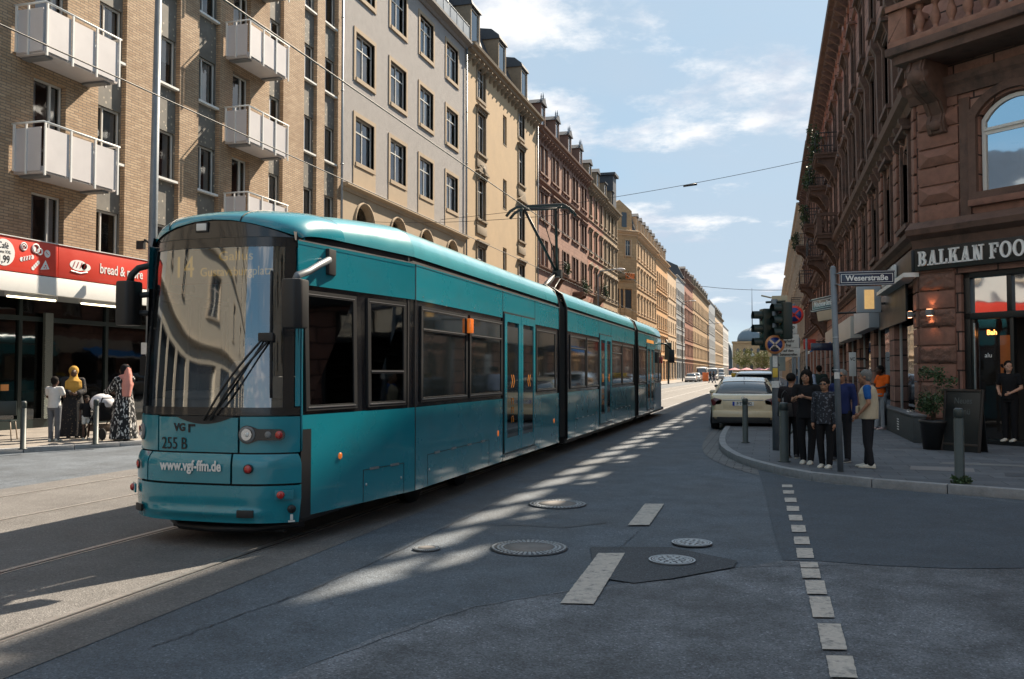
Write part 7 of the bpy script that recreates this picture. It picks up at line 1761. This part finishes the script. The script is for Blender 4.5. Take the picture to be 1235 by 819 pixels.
for s in (1,-1):
    Mx=Matrix.Rotation(R(9*s),4,'X')@Matrix.Translation((0,0,0)); mb=MB(); y=-.16*s
    mb.box(-.31,y-.012,0,.31,y+.012,1.02,M=None); p=mb.build('board',M['shopblack'],t,M=Matrix.Diagonal((1.15,1,1.14,1))@Matrix.Translation((0,y,0))@Matrix.Rotation(R(-8*s),4,'X')@Matrix.Translation((0,-y,0)),bevel=.006)
    if s>0:
        mb=MB(); mb.box(-.34,y-.025,0,-.30,y+.02,1.06); mb.box(.30,y-.025,0,.34,y+.02,1.06); mb.box(-.3,y-.025,1.02,.3,y+.02,1.06); mb.box(-.3,y-.025,.10,.3,y+.02,.14); mb.build('frame',mat('dark wood frame',(.03,.022,.018),.6),p,bevel=.004)
        ch=mat('chalk',(.10,.11,.11),.9)
        for tx_,z in (('Neues',.86),('Menü',.68),('11',.50),('14',.34)): text(tx_,.15,ch,p,Mt((0,y-.0135,z)),.001,0,sx=.8)
# ---------------------------------------------------------------- shop signs on the right side of the street
def rsign(name,label,y0,y1,z0,z1,x0,x1,m,cat='sign'):
    t=thing(name,label,cat,((x0+x1)/2,(y0+y1)/2,z0)); mb=MB(); w_=(x1-x0)/2; d=(y1-y0)/2; mb.box(-w_,-d,0,w_,d,z1-z0); mb.build('sign_box',m,t,bevel=.015)
    mb=MB(); mb.box(w_,-.06,(z1-z0)*.3,max(w_+.02,XR-(x0+x1)/2),.0,(z1-z0)*.3+.06); mb.box(w_,-.06,(z1-z0)*.7,max(w_+.02,XR-(x0+x1)/2),.0,(z1-z0)*.7+.06); mb.build('bracket',M['iron'],t); return t
M['gold']=mat('warm gold sign face',(.75,.42,.12),.4,var=.4,vs=5,emit=(1,.6,.25),es=.2); M['signgrey']=mat('pale blue grey sign face',(.38,.42,.46),.4,var=.1)
g=rsign('projecting_sign','projecting pale shop sign with a warm golden centre above the right pavement',27.4,27.6,3.35,4.1,2.45,3.1,M['signgrey']); mb=MB(); mb.box(-.12,-.115,.1,.14,-.103,.65); mb.build('gold_panel',M['gold'],g)
g=rsign('projecting_sign','beige lamp box sign left of the street name pole',20.0,20.5,2.75,2.98,.92,1.18,mat('beige box face',(.55,.42,.28),.5)) if False else None
t=thing('shop_lamp_box','tilted beige box sign hanging left of the street name pole','sign',(1.7,28.5,3.2),R(-8)); mb=MB(); mb.box(-.24,-.2,0,.24,.2,.42); mb.build('sign_box',mat('beige box face',(.58,.44,.30),.5,var=.06),t,bevel=.01,M=Matrix.Rotation(R(-8),4,'Y')); mb=MB(); mb.tube([(.2,0,.2),(1.6,.1,.25)],.03,8); mb.build('bracket',M['iron'],t)
def fascia(label,y0,y1,z0,z1,m,txt=None,tm='whiteprint',prot=.12):
    t=thing('shop_fascia',label,'sign',(XR,y1,z0),RIGHT); L_=y1-y0; mb=MB(); mb.box(0,-prot,0,L_,-.01,z1-z0); mb.build('fascia_board',m,t,bevel=.01)
    if txt: text(txt,(z1-z0)*.62,M[tm],t,Mt((L_/2,-prot-.002,(z1-z0)/2)),.01,.01)
    return t
fascia('pale grey shop fascia board above the right pavement, past the golden sign',29.2,34.2,3.0,3.75,M['signgrey'],prot=.35)
fascia('long white shop fascia farther up the right side',35,41,2.9,3.7,mat('off white fascia',(.52,.5,.46),.5),prot=.4)
fascia('dark shop fascia next to the corner shop passage',23.6,29.0,2.9,3.85,M['shopblack'],prot=.08)
fascia('pale fascia band far up the right side under the balconies',43,52,2.9,3.8,mat('sand fascia',(.45,.38,.3),.6),prot=.3)
mb=MB()
t=thing('shop_awning','bright blue slanted awning over a shop up the right pavement','awning',(XR,52,2.7),RIGHT); mb=MB(); mb.prism_x([(-.1,.55),(-.1,.5),(-1.3,-.05),(-1.3,.0)],0,4.5); mb.build('awning_cloth',mat('blue awning cloth',(.03,.22,.55),.7),t); mb=MB(); mb.box(0,-1.34,-.12,4.5,-1.3,.02); mb.build('front_bar',M['white'],t)
g=rsign('projecting_sign','small dark blue projecting sign with pale letters behind the blue awning',44,44.15,2.65,3.0,1.9,2.9,M['signblue']); text('HOTEL',.26,M['whiteprint'],g,Mt((0,-.08,.175)),.002,.004) if False else None
g=rsign('projecting_sign','small red projecting sign up the right pavement above the blue awning',56,56.15,3.0,3.6,2.0,2.7,M['ringred'])
g=rsign('projecting_sign','narrow white vertical sign panel low on the shop wall',33.9,34.0,1.5,2.35,2.75,2.98,M['white']); text('VC',.16,M['blackprint'],g,Mt((0,-.053,.6)),.002,.003,sx=.8)
# posters/door surround in dark passage
# ---------------------------------------------------------------- left: lamp post, pushchair, cables, street lamps
t=thing('lamp_post','tall grey lamp post between the bakery canopy and the tram','lamp post',(-15.45,19.75,.105),0)
mb=MB(); mb.tube([(0,0,0),(.02,0,1.4),(.05,0,5),(.12,0,11.6)],[.13,.125,.11,.085],18); mb.build('post',M['galv'],t)
mb=MB(); mb.tube([(.12,0,11.55),(.3,-.05,11.75),(.9,-.1,11.85)],.04,8); a=mb.build('lamp_arm',M['galv'],t); mb=MB(); mb.lathe([(.001,.0),(.32,.02),(.34,.12),(.2,.25),(.05,.3)],(1.2,-.1,11.7),20); mb.build('lamp_head',M['offwhite'],a)
mb=MB(); mb.box(-.14,-.15,2.0,.10,-.12,2.3); mb.build('sticker',M['sticker'],t); mb=MB(); mb.box(-.16,-.16,1.45,.02,-.125,1.95); mb.build('notice',M['black'],t)
mb=MB(); mb.tube([(-.2,0,5.0),(-.05,0,4.9)],.03,6); mb.box(-.42,-.05,4.75,-.2,.05,4.97); mb.build('small_box',M['black'],t)
t=thing('pushchair','black pushchair with white cloth over its hood between the women','pushchair',(-14.72,17.25,.105),R(70))
mb=MB(); mb.tube([(-.22,.1,.32),(-.22,-.35,.95),(.22,-.35,.95),(.22,.1,.32)],.016,8); mb.tube([(-.22,-.4,.14),(-.22,.4,.62),(.22,.4,.62),(.22,-.4,.14)],.016,8); mb.tube([(-.22,.42,.14),(-.22,-.1,.7)],.014,8); mb.tube([(.22,.42,.14),(.22,-.1,.7)],.014,8); mb.build('frame',M['black'],t)
mb=MB(); mb.box(-.2,-.15,.42,.2,.35,.5); mb.box(-.2,-.22,.45,.2,-.12,.85); mb.build('seat',blk,t,bevel=.03); mb=MB(); mb.box(-.19,-.2,.18,.19,.25,.34); mb.build('basket',mat('basket net with shopping',(.10,.07,.05),.9,var=.8,vs=9),t,bevel=.02)
mb=MB(); mb.ball((0,.05,.82),.30,14,sx=.85,sy=1,sz=.75); mb.build('hood',cloth('white cloth cover',(.62,.62,.66),bump=.8,bs=6),t)
for x in (-.24,.24):
    for y in (-.4,.42):
        mb=MB(); mb.tube([(x-.015,y,.14),(x+.015,y,.14)],.13,16); mb.lathe([(.10,-.022),(.13,-.02),(.14,0),(.13,.02),(.10,.022)],(x,y,.14),18,axis='x',cap=False); mb.build('wheel',M['tyre'],t)
def bag(label,x,y,z,m,w=.26,h=.24):
    t=thing('handbag',label,'bag',(x,y,z),R(20)); mb=MB(); mb.prism_y([(-w/2,0),(w/2,0),(w*.4,h),(-w*.4,h)],-.06,.06); mb.build('bag_body',m,t,bevel=.02)
    mb=MB(); mb.tube([(-w*.3,0,h-.02),(-w*.2,0,h+.16),(0,0,h+.22),(w*.2,0,h+.16),(w*.3,0,h-.02)],.01,6); mb.build('strap',m,t)
bag('black shoulder bag at the elbow of the woman seen from behind',.27,16.55,.86,M['black'])
# cafe chair in the shade by the shop
t=thing('cafe_chair','dark metal cafe chair in the shade by the shop front, left of the boy','chair',(-16.6,16.3,.105),R(30))
mb=MB(); mb.box(-.22,-.22,.43,.22,.22,.46); mb.build('seat',M['shopframe'],t,bevel=.01); mb=MB(); mb.box(-.21,.2,.55,.21,.23,.88); mb.build('backrest',M['shopframe'],t,bevel=.01)
for sx in (-1,1):
    for sy in (-1,1): mb=MB(); mb.tube([(sx*.19,sy*.19,.43),(sx*.23,sy*.23,0)],.013,6); mb.build('leg',mat('chair leg',(.3,.22,.15),.5) if 'chair leg' not in bpy.data.materials else bpy.data.materials['chair leg'],t)
def cable(label,pts,r=.012,sag=0,n=20,group=None):
    out=[]
    for a,b in zip(pts[:-1],pts[1:]):
        a,b=Vector(a),Vector(b)
        for k in range(n): t_=k/n; p=a.lerp(b,t_); p.z-=sag*4*t_*(1-t_); out.append(p)
    out.append(Vector(pts[-1])); mb=MB(); mb.tube(out,r,6); return tag(mb.build('overhead_wire',M['wire'],None),label,'wire',group)
cable('overhead contact wire directly above the tram',[(-5.2,-30,5.46),(-5.2,21,5.33),(-5.2,60,5.4),(-5.2,400,5.5)],.010)
cable('overhead contact wire above the empty second track',[(-8.5,-30,5.66),(-8.5,48,5.66),(-8.5,400,5.7)],.010)
cable('cross wire spanning the street from the grey house to the red stone house',[(XL,48,10.4),(XR,46,12.3)],.013,.35,30)
cable('lower cross wire holding the tram wires, ending at the arch house',[(XL,37.5,8.6),(-5.2,24,6.0)],.009,.15)
cable('far thin cross wire near the street end',[(XL,185,20),(2.6,180,17.5)],.05,.5)
mb=MB(); mb.tube([(-.35,0,0),(.35,0,.06)],.055,8); o=mb.build('wire_insulator',M['wire'],None,loc=(-3.8,46.6,11.25)); tag(o,'dark insulator block in the middle of the high cross wire','insulator')
def street_lamp(x,y,h,label,arm=1.6,side=1):
    t=thing('street_lamp',label,'street lamp',(x,y,.1),0,'grey street lamps on the left'); mb=MB(); mb.tube([(0,0,0),(0,0,h-.4),(side*.2,0,h),(side*arm,0,h+.15)],[.11,.08,.06,.05],8); mb.build('post',M['grey'],t); mb=MB(); mb.ball((side*(arm+.3),0,h+.1),.42,10,sx=1,sy=.5,sz=.3); mb.build('lamp_head',M['offwhite'],t)
street_lamp(-13.7,150,13.2,'street lamp with long arm before the grey far block'); street_lamp(-13.7,74,10.0,'street lamp in front of the yellow brick house'); street_lamp(-13.7,215,13.0,'distant street lamp before the ochre block',2)
# far left signal mast behind the tram
t=thing('traffic_light','black traffic signal on a bent mast behind the rear of the tram','traffic light',(-12.6,118,.1)); mb=MB(); mb.tube([(0,0,0),(0,0,5.2),(-.3,0,5.8)],.12,8); mb.build('pole',M['tlgreen'],t); mb=MB(); mb.box(-.45,-.35,3.2,.45,.35,5.4); mb.build('signal_head',M['tlgreen'],t,bevel=.1)
# market parasols at the street end
for k,(x,y) in enumerate(((-15,420),(-9.5,415),(-4,418),(.5,412))):
    t=thing('parasol','faded pink market parasol in front of the far station','parasol',(x,y,0),0,'pink parasols at the street end'); mb=MB(); mb.lathe([(3.0,2.6),(2.9,2.75),(.1,3.7),(.001,3.75)],n=12,smooth=False,cap=False); mb.build('canopy',mat('faded pink cloth',(.50,.24,.27),.9) if 'faded pink cloth' not in bpy.data.materials else bpy.data.materials['faded pink cloth'],t,recalc=False); mb=MB(); mb.tube([(0,0,0),(0,0,3.6)],.06,6); mb.build('pole',M['white'],t)
SKY_STR=.06; SUN_STR=5.0; EXPO=1.28
# ---------------------------------------------------------------- light, sky, camera
w=bpy.data.worlds.new('World'); sc.world=w; w.use_nodes=True; nt=w.node_tree
for n in list(nt.nodes): nt.nodes.remove(n)
L=nt.links.new
SUN_EL=math.atan(2.5/math.sqrt(1+2.5**2)); SUN_AZ=math.atan2(1,2.5)      # azimuth from +Y towards +X
sky=nd(nt,'ShaderNodeTexSky',sky_type='NISHITA'); sky.sun_disc=False; sky.sun_elevation=SUN_EL; sky.sun_rotation=SUN_AZ; sky.air_density=1.0; sky.dust_density=1.2; sky.ozone_density=1.6
tc=nd(nt,'ShaderNodeTexCoord'); sp_=nd(nt,'ShaderNodeSeparateXYZ'); L(tc.outputs['Generated'],sp_.inputs[0])
zz=nd(nt,'ShaderNodeMath',operation='MAXIMUM'); zz.inputs[1].default_value=.0; L(sp_.outputs[2],zz.inputs[0])
za=nd(nt,'ShaderNodeMath',operation='ADD'); za.inputs[1].default_value=.16; L(zz.outputs[0],za.inputs[0])
dx=nd(nt,'ShaderNodeMath',operation='DIVIDE'); L(sp_.outputs[0],dx.inputs[0]); L(za.outputs[0],dx.inputs[1])
dy=nd(nt,'ShaderNodeMath',operation='DIVIDE'); L(sp_.outputs[1],dy.inputs[0]); L(za.outputs[0],dy.inputs[1])
cb=nd(nt,'ShaderNodeCombineXYZ'); L(dx.outputs[0],cb.inputs[0]); L(dy.outputs[0],cb.inputs[1]); cb.inputs[2].default_value=CLOUD_SEED if 'CLOUD_SEED' in globals() else 21.7
def cn(s,d,r,off=0,dist=0):
    n=nd(nt,'ShaderNodeTexNoise'); n.inputs['Scale'].default_value=s; n.inputs['Detail'].default_value=d; n.inputs['Roughness'].default_value=r; n.inputs['Distortion'].default_value=dist
    mp=nd(nt,'ShaderNodeMapping'); mp.inputs['Location'].default_value=(off,off*.7,0); L(cb.outputs[0],mp.inputs[0]); L(mp.outputs[0],n.inputs['Vector']); return n
def mr(src,a,b,c,d):
    q=nd(nt,'ShaderNodeMapRange',interpolation_type='SMOOTHSTEP'); q.inputs['From Min'].default_value=a; q.inputs['From Max'].default_value=b; q.inputs['To Min'].default_value=c; q.inputs['To Max'].default_value=d; L(src,q.inputs['Value']); return q.outputs[0]
puff=cn(1.5,15,.62,1.7); veil=cn(.42,6,.5,5.1,.4); shade=cn(2.6,8,.6,2.3)
pf=mr(puff.outputs['Fac'],.49,.60,0,.95); vf=mr(veil.outputs['Fac'],.38,.60,.12,.85)
mxv=nd(nt,'ShaderNodeMix',data_type='RGBA'); mxv.inputs['B'].default_value=(3.8,4.6,5.5,1); L(vf,mxv.inputs['Factor'])
# pull the clear sky towards the paler blue of a bright hazy day
blu=nd(nt,'ShaderNodeMix',data_type='RGBA'); blu.inputs['Factor'].default_value=.6; blu.inputs['B'].default_value=(1.25,3.6,5.2,1); L(sky.outputs[0],blu.inputs['A'])
hz=nd(nt,'ShaderNodeMix',data_type='RGBA'); hz.inputs['B'].default_value=(5.0,5.9,6.7,1); L(mr(sp_.outputs[2],.02,.2,.6,0),hz.inputs['Factor']); L(blu.outputs['Result'],hz.inputs['A']); L(hz.outputs['Result'],mxv.inputs['A'])
cc=nd(nt,'ShaderNodeMix',data_type='RGBA'); cc.inputs['A'].default_value=(4.2,4.8,5.7,1); cc.inputs['B'].default_value=(7.6,7.6,7.6,1)
L(mr(shade.outputs['Fac'],.38,.58,0,1),cc.inputs['Factor'])
mxp=nd(nt,'ShaderNodeMix',data_type='RGBA'); L(pf,mxp.inputs['Factor']); L(mxv.outputs['Result'],mxp.inputs['A']); L(cc.outputs['Result'],mxp.inputs['B'])
bg=nd(nt,'ShaderNodeBackground'); bg.inputs[1].default_value=SKY_STR; L(mxp.outputs['Result'],bg.inputs[0])
ow=nd(nt,'ShaderNodeOutputWorld'); L(bg.outputs[0],ow.inputs[0])
ld=bpy.data.lights.new('sun','SUN'); ld.energy=SUN_STR; ld.angle=R(.53); ld.color=(1,.86,.68)
lo=bpy.data.objects.new('sun',ld); COL.objects.link(lo)
dirv=Vector((math.sin(SUN_AZ)*math.cos(SUN_EL),math.cos(SUN_AZ)*math.cos(SUN_EL),math.sin(SUN_EL)))
lo.rotation_euler=dirv.to_track_quat('Z','Y').to_euler(); lo.location=(0,0,60)
cd=bpy.data.cameras.new('camera'); co=bpy.data.objects.new('camera',cd); COL.objects.link(co); sc.camera=co
cd.sensor_width=36; cd.lens=36*F_/1235; cd.clip_end=4000; cd.clip_start=.05
co.location=(0,0,HC)
fw=Vector((-_s*_cp,_c*_cp,_sp)); co.rotation_euler=fw.to_track_quat('-Z','Y').to_euler()
sc.view_settings.view_transform='Standard'; sc.view_settings.look='None'; sc.view_settings.gamma=1; sc.view_settings.exposure=EXPO
sc.view_settings.use_curve_mapping=False
sc.render.engine='CYCLES'; sc.cycles.use_denoising=True; sc.cycles.max_bounces=7; sc.cycles.transparent_max_bounces=10; sc.cycles.caustics_reflective=False; sc.cycles.caustics_refractive=False
